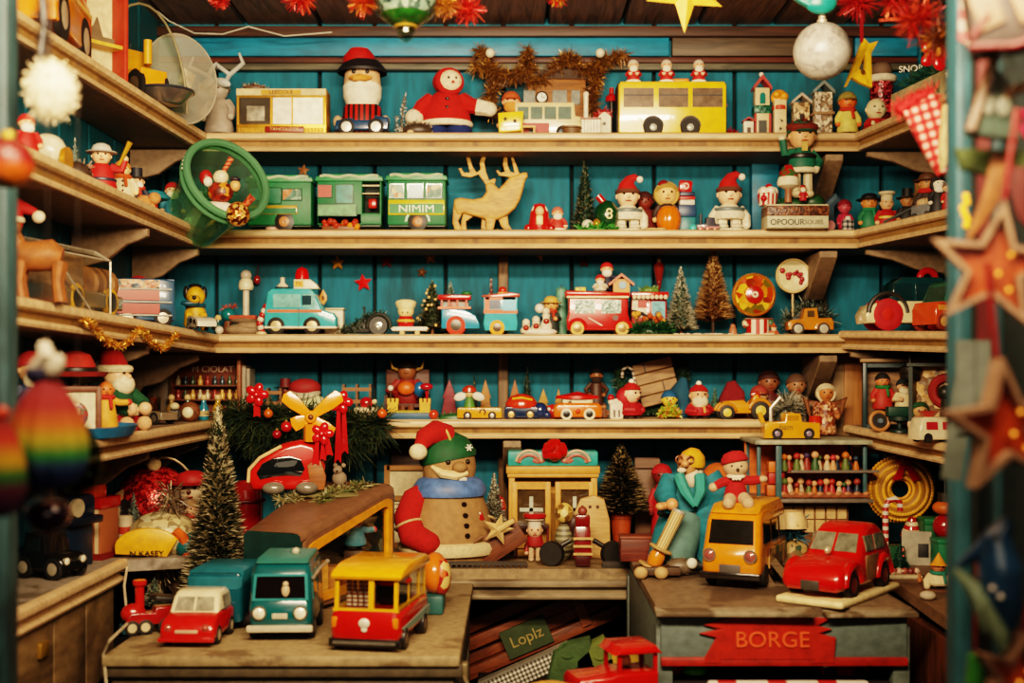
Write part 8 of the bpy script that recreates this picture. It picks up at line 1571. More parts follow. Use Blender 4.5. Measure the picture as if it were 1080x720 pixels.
m=MB(k);m.ell((-.44,-.06,.32),.09);m.ell((.52,-.06,.49),(.09,.08,.07));m.tube([(-.12,-.15,.1),(-.16,-.36,.04)],[.13,.12],0,12);m.tube([(.14,-.15,.12),(.2,-.36,.06)],[.13,.12],0,12);m.ell((-.17,-.44,.05),.115);m.ell((.2,-.44,.05),.115);m.ell((0,0,.72),(.25,.23,.22));[m.ell((s*.09,-.205,.75),.022,1)for s in(-1,1)];m.ell((.02,-.23,.68),.035,1);m.build('body',[plush('b89878'),'1a100c'],t2)
m=MB(k);m.lathe([(.26,0),(.255,.08),(.18,.18),(.0,.22)],M=TM((-.02,.02,.82),(-8,-12,0)));m.torus((-.02,.02,.83),.24,.035,(-8,-12,0));m.build('hat',plush('9c1418'),t2);m=MB(k);m.torus((0,-.05,.54),.15,.035);[m.ell((x,-.2,.5),.03)for x in(-.06,0,.06)];m.build('lace_collar',mt('d8c8b0',.8),t2)
RC=[(-.5,.14),(.5,.14),(.53,.22),(.52,.36),(.46,.46),(.26,.54),(.14,.58),(.02,.88),(-.06,.97),(-.18,1),(-.3,.96),(-.4,.84),(-.48,.6),(-.51,.36)]
t=vehicle('toy_car','big glossy red vintage toy car with cream running base',(X(886,3.05),3.055,zR+.012),-128,.325,.155,.168,RC,'b0120a',ws=((.125,.615),(.03,.86)),wins=((-.12,.02,.62,.84),(-.34,-.16,.62,.84)),wheels=(-.3,.3),wr=.2,hub='6a2018',tyre='171210',plate=(0,.22,.3,.14,'3a3630'),bev=.17,taper=.24,wsw=.84,wsbar='b0120a',winc=mt('6a6a5a',.08,n=.4,coat=1),tz=.4)
m=MB();m.box((0,0,-.003),(.365,.172,.018),bev=.008,seg=3);m.build('cream_base',mt('d2bc8c',.4),t)
m=MB();[m.torus((.3*.325,s*.072,.035),.045,.012,(90,0,0),a0=0,a1=180)for s in(-1,1)];[m.torus((-.3*.325,s*.072,.035),.045,.012,(90,0,0),a0=0,a1=180)for s in(-1,1)];m.each('fender',gloss('b0120a'),t)
m=MB();m.ell((.07,.0,.108),(.012,.008,.010));m.build('bonnet_mascot',mt('d8c8a8',.2,.5),t);m=MB();m.box((-.02,.0755,.065),(.075,.004,.06),(0,0,0),bev=.002);m.build('door_picture',mt('7a5a3a',.4,n=.4),t)
t=T('toy_bundle','cream shade lamp with blue flowers between minibus and red car','toy lamp',(X(838,3.42),3.45,zR));m=MB();m.lathe([(.03,.0),(.05,.03),(.045,.07),(.02,.09)]);m.build('patterned_pot',speckle(['6a5a3a','a88a5a','3a4a3a','8a4a2c'],50),t);m=MB();m.hair([(0,0,.08),(0,0,.12)],.03,300,.03,.004);m.build('blue_leaves',mt('1f4a5a',.6),t);m=MB();m.lathe([(.045,.12),(.042,.14),(.03,.165),(0,.17)]);m.build('cream_shade',mt('c8a878',.5),t)

# right counter
Yr2=3.72
t=T('beaded_wreath','gold woven wreath with red bow on the right','wreath',(X(951,3.9),3.92,Z(516,3.9)),(0,0,-6));k=U(1,3.9);WV=mt('dc9c2a',.4,n=.3)
m=MB();m.torus((0,0,0),22.5*k,12*k,(90,0,0),n=44,seg=14);m.build('ring',mt('9a6818',.5),t);m=MB()
for i in range(60):
 for j in range(6):
  a=i*math.pi/30+(j%2)*.05;b=R(-90+j*34-85);q=22.5*k+12*k*math.cos(b);m.ell((q*math.cos(a),12*k*math.sin(b),q*math.sin(a)),(.0062,.005,.0062),0,6,4)
m.build('beads',WV,t);m=MB();m.prism([(-.004,.085),(.012,.085),(-.004,.035),(-.034,.03)],-.05,-.045);m.prism([(.0,.085),(.018,.09),(.055,.035),(.03,.028)],-.05,-.045);m.ell((.006,-.045,.095),(.03,.014,.02));m.build('red_bow',gloss('8c1018'),t);m=MB();m.tube([(0,0,.1),(0,.02,.19)],.003);m.build('hanger',mt('5a1014'),t)
m=MB();m.tube([(0,0,0),(0,0,.11),(.008,0,.13),(.028,0,.136),(.042,0,.125),(.043,0,.10)],.009,seg=8);one(m,'candy_cane',stripes('c8c0b0','9c1c1c',45,2),'red white candy cane standing behind the big red car','candy cane',(X(934,3.62),3.62,zQ+.06));m=MB();m.box((0,0,.03),(.08,.06,.06),bev=.004);one(m,'green_block','1c4a30','green block beneath the red white candy cane','block',(X(937,3.62),3.62,zQ))
tree('green glitter tree with small ornaments beside the candy cane',949,3.5,zQ,572,24,'0f4030','3a8a6a',700,.3,baubles=('b8442c',10),tk=.05)
t=T('striped_cone','red and cream swirled cone on a cream post','ornament',(X(964,3.7),3.72,zQ));h=Z(547,3.72)-zQ;m=MB();m.cyl((0,0,h*.3),.016,h*.6);m.build('post',mt('c8a478',.5),t);m=MB();[m.torus((0,0,h*(.6+.09*i)),.024-.005*i,.011,(8,0,0),m=i%2,n=16)for i in range(5)];m.lathe([(.026,h*.58),(.005,h*.98),(0,h)]);m.build('swirl_cone',[gloss('a01c1c'),mt('d0b898')],t)
t=T('picture_card','pale grey picture card standing on the right counter','card',(X(969,3.6),3.62,zQ),-8);m=MB();m.box((0,0,.05),(.085,.012,.1),bev=.002);m.box((0,0,.05),(.08,.014,.095));m.build('card',mt('9a9484',.6),t);m=MB();m.box((.018,-.008,.045),(.03,.003,.04),bev=.004);m.build('dark_print',mt('2a2a2a',.6,n=.5),t)
for px,Y,c,w_,h_,lb in((984,3.68,'12603c',.07,.135,'green gift box behind the orange hatted snow figure'),(1000,3.55,'14684a',.08,.09,'teal green gift box at the right edge')):
 t=T('gift_box',lb,'gift box',(X(px,Y),Y,zQ));m=MB();m.box((0,0,h_/2),(w_,.07,h_),bev=.003);m.build('box',mt(c,.5),t);m=MB();m.box((0,0,h_*.92),(w_*1.05,.075,h_*.14),bev=.003);m.build('lid',mt(c,.4),t)
fig('snow_figure','white snow figurine with broad orange hat on log base',990,3.2,zQ,577,'c8b48c','cone','c8821c',None,skin='b8704a',w=1.45,hd=.17,arms=('down','out'),base='5a3820',scarf='1c6a5a',hands='c8b48c',hem=.08)
fig('tiny_gnome','tiny tan gnome on the right counter near candy tray',970,3.32,zQ,605,'a8602c','hair','a85a2c',None,w=1.2,skin='b8744a')
t=T('candy_tray','cream tray with rows of small pink figures right of car','tray',(X(956,3.36),3.40,zQ));m=MB();m.box((0,0,.005),(.10,.05,.01),bev=.003);m.build('tray',mt('b8a888',.5),t);m=MB();[m.ell((-.04+.016*i,.0,.018),.010,0,8,6)for i in range(6)];m.build('candies',speckle(['8a4a3a','c8a890','6a2c28'],80),t)
t=T('stacked_ornament','red orange stacked bead ornament hanging in front of right wall','ornament',(X(999,3.6),3.62,Z(556,3.6)));m=MB();m.ell((0,0,.0),.036);m.build('red_ball',gloss('8a1018'),t);m=MB();m.ell((0,0,.055),(.036,.036,.022));m.build('orange_cap',mt('b85a1c',.5),t);m=MB();m.cyl((0,0,.085),.02,.03);m.tube([(0,0,.09),(0,0,.2)],.003);m.build('dark_top',mt('2a241c'),t);m=MB();m.cyl((0,0,-.05),.014,.04);m.build('dark_tail',mt('241818'),t)
t=T('stone_log','small pale pebble lying near right counter front','pebble',(X(980,3.05),3.06,zQ));m=MB();m.ell((0,0,.012),(.02,.018,.012));m.build('pebble',mt('b0a088',.7),t)

# under the counter
t=T('plank_bundle','bundle of reddish wooden planks with green label under counter','planks',(X(560,3.9),3.9,.545),(0,-23,0))
for i,(dz,dy,ln)in enumerate(((.08,.03,.62),(.035,.0,.60),(-.01,.03,.62),(-.05,-.005,.58))):m=MB();m.box((0,dy,dz),(ln,.05,.038),bev=.003);m.build('plank',wood('7c4222','4c2412',(3,14,14)),t)
m=MB();m.box((-.02,-.034,-.01),(.15,.012,.09));q=m.build('green_label',mt('2c3a20',.7),t);text('Loplz',.05,'8a7a4a',q,(-.02,-.042,-.01));m=MB();m.box((.17,-.034,-.0),(.03,.012,.1));m.build('strap',wood('8a4a24'),t)
m=MB();m.box((0,0,.06),(.40,.70,.12),bev=.004);m.box((0,0,-.17),(.36,.66,.36));o_=one(m,'storage_crate',wood('241a12','120c08'),'dark low storage box on the floor under the counter','shelf',(.10,3.30,.35))
t=T('grey_grater','grey perforated metal strip lying below the planks','metal strip',(X(556,3.3),3.26,.565),(0,-24,0));m=MB();m.box((0,0,0),(.26,.03,.05),bev=.003);m.build('strip',check('b8b4a8','6a665c','2a2824',90),t);m=MB();m.box((0,0,.027),(.26,.034,.006));m.build('edge',mt('8a867a',.3,.5),t)
for px,py,c,lb,rr in((598,680,'2c4420','folded green cloth bag beside plank bundle',30),(632,682,'4a5620','olive green cloth bag near the right leg',-18),(652,688,'8a6a14','mustard cloth bag behind red toy van',10),(610,702,'123c20','dark green plastic bag behind the red toy van',20)):
 Y=3.25;z_=Z(py,Y);t=T('cloth_bag',lb,'bag',(X(px,Y),Y,.47));hh_=z_-.47+.03;m=MB();m.prism([(-.07,0),(.07,0),(.06,hh_*.7),(.03,hh_),(-.02,hh_*.9),(-.06,hh_*.75)],-.03,.03,bev=.015,M=TM((0,0,0),(0,rr*.3,0)));m.build('cloth',mt(c,.8,n=.35,b=.6,sc=25),t);m=MB();m.torus((0,-.02,hh_*.8),.02,.004,(60,0,0));m.build('knot',mt(c,.8),t)
t=vehicle('toy_van','red toy van on the floor box at bottom centre',(X(645,2.75),2.78,.60),-165,.19,.11,.135,[(-.5,.14),(.5,.14),(.5,.5),(.46,.58),(.1,.6),(.02,.64),(-.5,.64)],'a8140c',wheels=(-.3,.3),wr=.18,taper=0)
m=MB();[m.box((x,y,.105),(.008,.008,.06))for x in(-.09,-.005)for y in(-.045,.045)];m.each('cab_post',gloss('a8140c'),t);m=MB();m.prism([(-.105,.128),(.01,.128),(-.005,.145),(-.09,.145)],-.06,.06,bev=.008);m.build('roof',gloss('b4160c'),t);m=MB();m.ell((-.04,-.02,.1),.016);m.build('driver_head',mt('c8a070'),t)
m=MB();m.box((0,0,.30),(.5,.22,.60),bev=.004);one(m,'floor_box',wood('3a2a1a','1c130c'),'dark wooden box standing on the floor under toy van','box',(X(620,2.75),2.78,0))
m=MB();m.ell((0,0,.03),(.08,.04,.04));one(m,'tan_toy',mt('a87838',.7,n=.4),'crumpled tan cloth lying left of the red toy van','cloth',(X(580,2.75),2.74,.60))
t=T('striped_barrier','red and white striped toy barrier board at bottom right','barrier',(X(832,2.75),2.76,.635));m=MB();m.box((0,0,0),(.36,.02,.06),bev=.006);m.build('board',stripes('c8c4b8','a01c18',9,0,rot=(0,-25,0),duty=.62),t);m=MB();[m.box((x,.012,-.318),(.02,.02,.63))for x in(-.14,.14)];m.each('post',mt('4a4038'),t)
t=T('toy_car','red toy car nose showing behind the striped barrier','toy car',(X(892,2.96),3.0,.62));m=MB();m.box((0,0,.02),(.12,.07,.04),bev=.015);m.build('car_body',gloss('98140f'),t);m=MB();[m.cyl((x,-.036,.012),.016,.012,(90,0,0))for x in(-.035,.035)];m.each('wheel',mt('161210'),t)
t=T('green_bulb','bright green pear shaped bulb ornament at bottom edge','ornament',(X(733,2.98),2.99,.62));m=MB();m.lathe([(.0,0),(.03,.008),(.032,.02),(.014,.04),(.008,.055),(0,.056)]);m.build('bulb',mt('4aa02c',.2,coat=.6),t);m=MB();m.cyl((0,0,.058),.006,.012);m.build('cap',mt('2a6a20'),t)
t=T('red_bauble','red glossy toy ball left of the green bulb','bauble',(X(712,2.98),2.99,.644));m=MB();m.ell((0,0,0),.024);m.build('ball',gloss('8c1414'),t);m=MB();m.cyl((0,0,.025),.006,.008);m.build('cap',mt('8a6a30',.3,.5),t)
m=MB();m.box((0,0,-.01),(.53,.44,.02));m.build('inner_shelf',mt('1c1612',.8),bpy.data.objects['paint_worn_cabinet'],(0,-.15,.62))
for i in range(3):m=MB();m.box((0,0,.14),(.02,.10,.28),(0,-30-9*i,0));one(m,'wood_offcut',wood('6a5438','3a2c1c'),('tan','narrow brown','short brown')[i]+' wood offcut leaning inside the cabinet opening','wood offcut',(X(832+28*i,3.1),3.24,.62))

# hanging decorations near the front
CEIL=2.585
def hang(t,top,z0,c='1c120e',r=.0006):
 m=MB();I=t.rotation_euler.to_matrix().inverted();m.tube([I@Vector((0,0,top)),I@Vector((0,0,CEIL-z0))],r,seg=5);m.build('hanging_cord',mt(c,.7),t)
Yh=3.0;t=T('silver_bauble','large silver glitter ball hanging at top right','bauble',W3(867,54,Yh));r=U(30,Yh);m=MB();m.ell((0,0,0),r,0,32,20);m.build('ball',[worn('b8b0a4','97908a',.55,.3,28,(1,1,1))],t);m=MB();m.cyl((0,0,r),.012,.018,bev=.003);m.ell((0,0,r+.014),.009);m.build('cap',mt('c8b8a0',.3,.5),t);hang(t,r+.02,t.location.z,'8a4a2c',.003)
t=T('teal_ribbon','teal satin ribbon bow above the silver ball','bow',W3(857,2,2.98));m=MB();m.prism([(-.08,.03),(-.03,-.005),(.0,-.02),(.045,-.022),(.05,.03)],-.012,.012,bev=.006);m.ell((.02,0,.0),(.04,.02,.03));m.build('loop',mt('1f8078',.3),t);hang(t,.02,t.location.z)
def cutstar(label,px,py,Y,r,c,holes=True,tilt=0,ribbon=None,yaw=0):
 t=T('star_ornament',label,'star',W3(px,py,Y),(0,tilt,yaw));m=MB();m.star((0,0,0),r,r*.45,.014);m.build('star',mt(c,.4),t)
 if ribbon:m=MB();m.box((0,0,r+.06),(.012,.004,.14));m.build('ribbon',mt(ribbon,.5),t)
 return t
t=T('star_ornament','yellow wooden cutout star ornament with open window and red ribbon','star',W3(908,68,3.1),(0,0,18));k=U(1,3.1)
def Aq(*q):return[((a-908)*k,(68-b)*k)for a,b in q]
m=MB()
for seg_ in(Aq((889,93),(893,83),(911,41),(916,46),(903,75),(895,82)),Aq((911,41),(916,46),(928,42),(919,56),(920,92),(912,89),(913,60),(907,53)),Aq((893,82),(903,73),(913,78),(920,92),(906,88))):m.prism(seg_,-.008,.008,bev=.003)
m.build('star_frame',mt('c8981a',.5),t);m=MB();m.cyl(((908-908)*k,-.009,(68-77)*k),.006,.004,(90,0,0));m.build('hole',mt('5a3a0c'),t);m=MB();m.box((.002,0,.10),(.008,.004,.09));m.build('red_ribbon',mt('7a1418'),t);hang(t,.14,t.location.z,'7a1418')
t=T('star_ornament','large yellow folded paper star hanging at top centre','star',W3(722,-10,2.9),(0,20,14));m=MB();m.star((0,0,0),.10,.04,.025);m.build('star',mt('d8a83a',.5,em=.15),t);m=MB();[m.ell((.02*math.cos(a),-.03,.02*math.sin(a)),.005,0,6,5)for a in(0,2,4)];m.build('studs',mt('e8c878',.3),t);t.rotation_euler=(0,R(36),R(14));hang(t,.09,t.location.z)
t=T('glass_ornament','clear glass ornament with snowy green filling hanging at top','ornament',W3(428,-2,2.6));r=.07;m=MB();m.lathe([(0,-.095),(.012,-.088),(.02,-.07),(.018,-.062),(.03,-.058),(.06,-.035),(r,0),(r*.8,.045),(.02,.07),(0,.07)],seg=32);m.build('glass_shell',glass('d0dcd0',.16),t);m=MB();m.lathe([(.0,-.056),(.03,-.055),(.052,-.036),(.0,-.030)]);m.build('green_filling',mt('2c6a24',.7,n=.5),t);m=MB();m.lathe([(.0,-.032),(.05,-.034),(.064,-.004),(.062,.02),(.03,.04),(0,.045)]);m.build('snow_filling',speckle(['c8ccc4','5a6a6a','a8b4b0','2a3a44'],90),t);m=MB();m.torus((0,0,-.06),.021,.004);m.build('gold_collar',mt('b08a3a',.3,.6),t);hang(t,.07,t.location.z)
for px,py,Y,r,c,lb in((232,0,2.9,.02,('8c1414','b83a2a'),'small red tinsel burst at top left'),(317,-2,2.9,.035,('a01414','c84a2a'),'red tinsel burst left of glass ornament'),(384,2,2.7,.032,('a8321a','c86a2a'),'orange red tinsel burst touching glass ornament'),(470,5,2.75,.03,('8a4a1c','c88a3a'),'gold brown tinsel burst right of glass ornament'),(492,10,2.8,.034,('a81c18','d04a34'),'red star shaped tinsel burst right of the gold one'),(588,-2,2.9,.022,('9c1818','c8a03a'),'small red gold tinsel burst at top centre'),(905,3,2.8,.04,('7a1014','b82c24'),'dark red tinsel burst above yellow cutout star'),(945,0,2.7,.035,('8c1414','c8502c'),'red tinsel burst at top right middle'),(968,20,2.5,.05,('8a1410','c84a2c'),'big red tinsel burst beside the right post'),(992,40,2.45,.045,('5a2a14','b8742c'),'bronze tinsel burst beside the right post')):
 t=T('tinsel_burst',lb,'tinsel',W3(px,py,Y),0,'tinsel bursts hanging along the top');m=MB();m.hair([(-r*.4,0,0),(r*.4,0,0)],r*.3,260,r*.9,.0016,(0,0,1),0);m.build('tinsel',[mt(c[0],.35,.4),mt(c[1],.3,.5)],t);hang(t,0,t.location.z,'3a1c14',.0012)
ribbon('spiky red bow beside the post on topmost right shelf',987,57,3.35,.03,2,1.3)
fig('angel_figurine','small brown haired figure in cream gown under spiky red bow',1000,3.3,rz_('A',3.3)+.0,72,'c8b898','hair','4a2a1a',None,w=1.2,skin='b87a50')
t=T('white_pompom','big fluffy cream pompom hanging at upper left foreground','pompom',W3(54,96,1.95));r=U(30,1.95);m=MB();m.ell((0,0,0),(r*.8,r*.8,r*1.02),0,20,14);m.hair([(0,0,-r*.3),(0,0,r*.3)],r*.62,3800,r*.4,.0014,(0,));m.build('fluff',mt('dcc9a4',.95),t);hang(t,r*.9,t.location.z)
t=T('red_bauble','dark red and yellow bauble hanging at left post','bauble',W3(8,172,1.75));m=MB();m.ell((0,0,0),.036);m.build('ball',bands([(0,'8a5a10'),(.4,'a83a14'),(.55,'6a0f10'),(1,'4a0c0c')],2,-.036,.036,.4),t);m=MB();m.cyl((0,0,.038),.010,.014);m.build('cap',mt('b08a3a',.3,.5),t);hang(t,.04,t.location.z)
m=MB();m.tube([(0,0,0),(.004,0,-.05),(-.002,0,-.10),(.004,0,-.16)],.006);m.hair([(0,0,0),(.002,0,-.08),(.004,0,-.16)],.006,360,.018,.0012);one(m,'tinsel_garland','1a1210','dark tinsel strand hanging at top left beside orange truck','garland',W3(44,-8,1.95))
m=MB();m.tube([(0,0,0),(0,0,CEIL-Z(-8,1.95))],.0015,seg=5);one(m,'hanging_cord','2a1c14','thin cord from ceiling to the dark tinsel strand','cord',W3(44,-8,1.95))
RB=[(0,'241038'),(.12,'1c2a6a'),(.26,'1c3a5a'),(.36,'1f6a2a'),(.5,'8a7814'),(.64,'984812'),(.8,'781414'),(1,'66101a')]
t=T('rainbow_hat','knitted rainbow hat ornament hanging at left foreground','ornament',W3(50,452,1.62));k=U(1,1.62)
m=MB();P_=[(10,52),(24,34),(33,16),(40,-10),(41,-34),(30,-56),(16,-64),(0,-66)];vs,fs=[],[];sg=48
for a,b in P_:
 for i in range(sg):q=a*k*(1+(.05 if i%4<2 else-.03));vs.append((q*math.cos(i*6.28318/sg),q*math.sin(i*6.28318/sg),b*k))
for j in range(len(P_)-1):
 for i in range(sg):i2=(i+1)%sg;fs.append((j*sg+i,j*sg+i2,(j+1)*sg+i2,(j+1)*sg+i))
m.raw(vs,fs);m.build('knit_body',bands(RB,2,-66*k,46*k,.85),t,ang=80);m=MB();m.ell((-6*k,0,58*k),(18*k,16*k,14*k));m.build('navy_bobble',mt('1c1c3a',.9),t);m=MB();m.tube([(-10*k,-.006,62*k),(4*k,-.012,76*k),(-4*k,0,88*k)],[9*k,10*k,7*k]);m.ell((12*k,-.014,66*k),(9*k,7*k,14*k),rot=(0,30,0));m.build('cream_tassel',mt('b8ac98',.8),t);hang(t,88*k,t.location.z)
t=T('rainbow_hat','second rainbow knit ornament half cut by the left edge','ornament',W3(2,500,1.5));k=U(1,1.5);m=MB();m.lathe([(3*k,60*k),(14*k,46*k),(24*k,10*k),(26*k,-16*k),(16*k,-40*k),(0,-46*k)],seg=28);m.build('knit_body',bands([(0,'1c1030'),(.3,'5a1c3a'),(.45,'1f6a2a'),(.6,'b88a1c'),(.8,'a82c1c'),(1,'6a1010')],2,-46*k,56*k,.85),t);m=MB();m.ell((0,0,64*k),8*k);m.build('bobble',gloss('b8341c'),t);hang(t,66*k,t.location.z)
t=T('glass_ornament','clear speckled glass teardrop ornament beside rainbow hat','ornament',W3(82,486,1.78));k=U(1,1.78);m=MB();m.lathe([(0,-36*k),(18*k,-28*k),(26*k,-8*k),(24*k,14*k),(12*k,36*k),(4*k,42*k)],seg=28);m.build('glass_shell',glass('8a988a',.12,.1),t);m=MB();[m.ell((rnd.uniform(-16,16)*k,-.005,rnd.uniform(-22,20)*k),rnd.uniform(2,4)*k,0,8,6)for i in range(16)];m.build('confetti',speckle(['a85a2c','b8b8a8','3a4a44','8a2c24'],60),t);m=MB();m.cyl((0,0,44*k),5*k,6*k);m.build('cap',mt('8a7a50',.3,.5),t);hang(t,46*k,t.location.z)
t=T('purple_bauble','shiny dark purple bauble under the rainbow hat','bauble',W3(50,542,1.7));m=MB();m.ell((0,0,0),(U(24,1.7),U(24,1.7),U(20,1.7)));m.build('ball',mt('2a1428',.1,.3,coat=1),t);m=MB();m.cyl((0,0,U(21,1.7)),.008,.01);m.build('cap',mt('7a6a5a',.3,.6),t);hang(t,U(22,1.7),t.location.z)
def bigstar(label,px,py,Y,r,c,yaw,tilt):
 t=T('wooden_star',label,'star',W3(px,py,Y),(0,tilt,yaw),'wooden stars hanging right of the post');A,Bv=[],[]
 for i in range(10):
  a=math.pi/2+math.pi*i/5;q=r if i%2==0 else r*.42;A.append((q*math.cos(a),q*math.sin(a)));Bv.append((q*.78*math.cos(a),q*.78*math.sin(a)))
 m=MB();vs=[(x,y_,z_)for ps,y_ in((A,-.016),(Bv,-.016),(Bv,.0),(A,.012))for x,z_ in ps];m.raw(vs,[(q*10+i,q*10+(i+1)%10,((q+1)%4)*10+(i+1)%10,((q+1)%4)*10+i)for q in range(4)for i in range(10)]);m.build('star_rim',mt('8a6a54',.5),t,ang=20)
 m=MB();m.star((0,.0,0),r*.82,r*.35,.008);m.build('star_face',mt(c,.35,n=.3),t);m=MB();[m.ell((r*.2*x,-.014,r*.2*z_),.0032,0,6,5)for x,z_ in((1,1),(.3,-.5),(1.2,-1.6))];m.each('light',mt('ff9a3a',.3,em=2.5),t)  # small emissive dots stand for orange glints on the star face
 m=MB();m.tube([(0,0,r),(0,0,r+.12)],.004);m.build('cord',mt('7a1414'),t);hang(t,.03,t.location.z)
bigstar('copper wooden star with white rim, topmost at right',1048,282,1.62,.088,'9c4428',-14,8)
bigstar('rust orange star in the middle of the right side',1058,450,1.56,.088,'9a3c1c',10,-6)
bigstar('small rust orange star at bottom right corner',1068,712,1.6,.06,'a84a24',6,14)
t=T('pale_ribbon','pale grey ribbon strip hanging between two copper stars','ribbon',W3(1026,408,1.85));m=MB();m.box((.0,0,0),(.05,.006,.14));m.box((-.02,.004,-.06),(.03,.006,.16),(0,8,0));m.build('ribbon_strip',mt('50564f',.6),t);hang(t,.07,t.location.z)
t=T('red_ribbon','long dark red ribbon hanging behind the copper star','ribbon',W3(1037,230,1.9));m=MB();m.box((0,0,0),(.018,.006,.5));m.build('ribbon_strip',mt('4a0c0e',.6),t);hang(t,.25,t.location.z)
t=T('glass_bird','blue glazed bird ornament hanging by right edge','ornament',W3(1048,598,1.6),(0,0,-20));k=U(1,1.6)
m=MB();m.tube([(-36*k,0,-2*k),(-14*k,0,16*k),(6*k,0,34*k),(14*k,0,52*k)],[3*k,9*k,14*k,6*k],seg=14);m.tube([(2*k,0,34*k),(6*k,0,0),(8*k,0,-40*k),(10*k,0,-78*k)],[15*k,24*k,22*k,8*k],seg=16);m.build('body',mt('24405c',.2,n=.3,coat=.6),t);m=MB();m.tube([(-38*k,-.004,-4*k),(-20*k,-.012,-22*k),(-4*k,-.012,-66*k)],[4*k,9*k,7*k]);m.tube([(-12*k,-.016,-28*k),(6*k,-.03,-66*k),(10*k,-.03,-84*k)],[5*k,9*k,3*k]);m.build('pale_wing',mt('66745e',.3,n=.3),t);m=MB();[m.ell((x*k,-.036,z_*k),3*k,0,8,6)for x,z_ in((-2,-18),(6,-26))];m.build('white_spots',mt('d8d0c0',.2),t);m=MB();m.ell((2*k,-.02,34*k),3*k);m.build('eye',mt('101418',.1),t);hang(t,54*k,t.location.z)
t=T('green_ornament','small green ornament at bottom beside right post','ornament',W3(1029,706,1.7));m=MB();m.lathe([(0,-.03),(.014,-.02),(.010,.02),(0,.026)]);m.build('ornament',mt('3a7a34',.3),t);m=MB();m.tube([(0,0,.024),(0,0,.08)],.003);m.build('cord',mt('6a1a14'),t);hang(t,.03,t.location.z)
t=T('amber_beads','string of glowing amber beads beside the right post','beads',W3(1017,222,1.92));m=MB();[m.ell((rnd.uniform(-.006,.006),0,.022-i*.009),.0058,0,8,6)for i in range(6)];m.build('beads',mt('e0a010',.2,em=1.2),t);hang(t,.024,t.location.z)
t=T('gingham_stocking','red gingham stocking with cream patch hanging at upper right','stocking',W3(984,140,2.4),(0,-16,-12));k=U(1,2.4);m=MB();m.prism([(-24*k,30*k),(12*k,40*k),(20*k,10*k),(20*k,-26*k),(8*k,-48*k),(-8*k,-46*k),(-14*k,-20*k)],-.02,.02,bev=.012,seg=3);m.build('stocking',check('a81018','c83a34','d8a898',55),t);m=MB();m.tube([(-26*k,-.0,32*k),(-8*k,0,38*k),(12*k,0,40*k)],7*k);m.hair([(-26*k,0,32*k),(12*k,0,40*k)],.012,300,.02,.002);m.build('red_cuff',mt('b01418',.8),t);hang(t,.03,t.location.z)
t=T('cream_stocking','cream patchwork cloth hanging beside the gingham stocking','stocking',W3(998,138,2.3),(0,10,0));k=U(1,2.3);m=MB();m.prism([(-8*k,26*k),(14*k,30*k),(16*k,-20*k),(2*k,-42*k),(-4*k,-20*k)],-.012,.012,bev=.006);m.build('cloth',mt('b8a070',.8,n=.3),t);m=MB();m.torus((4*k,-.014,0),5*k,1.5*k,(90,0,0));m.build('patch_ring',mt('7a3a24'),t);hang(t,.03,t.location.z)
t=T('red_pennant','red white cloth pennant hanging on the right post top','pennant',W3(1017,22,1.9),(0,6,-8));m=MB();m.prism([(-.012,.05),(.02,.05),(.012,-.04),(-.006,-.03)],-.004,.004);m.build('cloth',stripes('7a1214','8a7868',30,2),t);m=MB();m.tube([(0,0,.05),(0,0,.2)],.003);m.build('cord',mt('5a1414'),t)
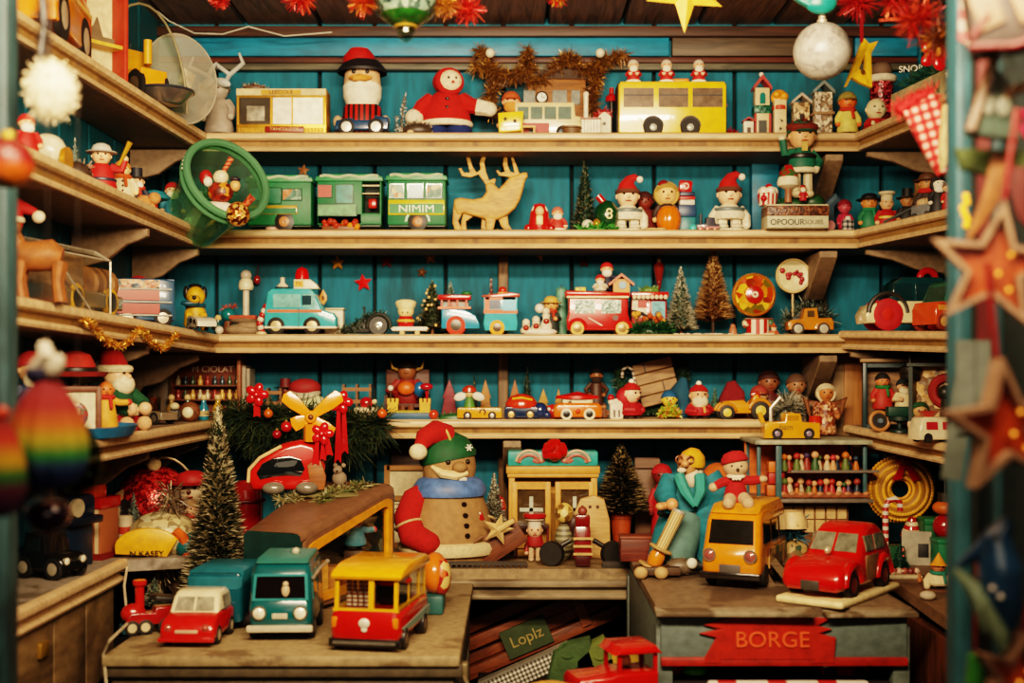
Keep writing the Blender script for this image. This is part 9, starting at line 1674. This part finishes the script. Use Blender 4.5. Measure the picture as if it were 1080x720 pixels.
t=T('lantern_ornament','dark red roofed lantern ornament with tan windows at top right','lantern',W3(1062,30,1.6),(0,-8,-10));k=U(1,1.6);m=MB();m.box((0,0,10*k),(78*k,.04,74*k),bev=.006);m.build('lantern_body',mt('2a1a14',.6),t);m=MB();[m.box((x*k,-.022,22*k),(26*k,.006,44*k),(0,-14,0))for x in(-22,18)];m.build('tan_panes',mt('6a4a30',.4,n=.4),t);m=MB();m.tube([(-44*k,-.02,-16*k),(0,-.026,-24*k),(44*k,-.02,-16*k)],4*k);m.tube([(-40*k,-.02,-8*k),(-20*k,-.024,14*k)],4*k);m.build('red_trim',mt('5a1012',.5),t);hang(t,.03,t.location.z)
t=T('house_ornament','green painted gable house ornament with cookie strips','ornament',W3(1050,106,1.66),(0,4,8));k=U(1,1.66)
m=MB();m.prism([(-30*k,-40*k),(26*k,-40*k),(16*k,10*k),(-8*k,38*k)],-.012,.012,bev=.003);m.build('house_wall',mt('3a4a40',.6,n=.3),t);m=MB();[m.ell((x*k,-.014,z_*k),(8*k,.003,11*k))for x,z_ in((-14,-8),(4,-8))];m.box((-6*k,-.014,-8*k),(34*k,.003,4*k));m.build('pale_pattern',mt('8a8a7c',.6),t)
for a,b,c,d in((-32,-38,-10,42),(4,4,48,26)):m=MB();m.tube([(a*k,-.014,b*k),(c*k,-.014,d*k)],6*k,0,6);m.build('cookie_strip',stripes('6a4828','3c2414',90,2),t)
m=MB();[m.tube([(26*k,-.012,z_*k),(34*k,-.016,(z_-12)*k)],4*k)for z_ in(-10,-26)];m.build('pink_drops',mt('9c1a3c',.4),t);hang(t,.03,t.location.z)
t=T('cloth_bunting','olive green and orange cloth bunting hanging right of post','bunting',W3(1050,182,1.7),(0,0,-6));k=U(1,1.7);m=MB();m.prism([(-42*k,26*k),(36*k,22*k),(44*k,-12*k),(6*k,-8*k),(-36*k,4*k)],-.01,.01,bev=.005);m.build('green_cloth',mt('3a4620',.8,n=.5),t);m=MB();m.prism([(-6*k,20*k),(10*k,16*k),(0,-34*k),(-30*k,-74*k),(-32*k,-66*k),(-14*k,-20*k)],-.018,-.008,bev=.003);m.build('orange_tail',mt('7a4822',.7,n=.3),t);m=MB();m.prism([(2*k,10*k),(34*k,2*k),(30*k,-60*k),(20*k,-50*k)],-.014,-.004,bev=.003);m.build('red_tail',mt('4a1210',.7,n=.3),t);hang(t,.03,t.location.z)
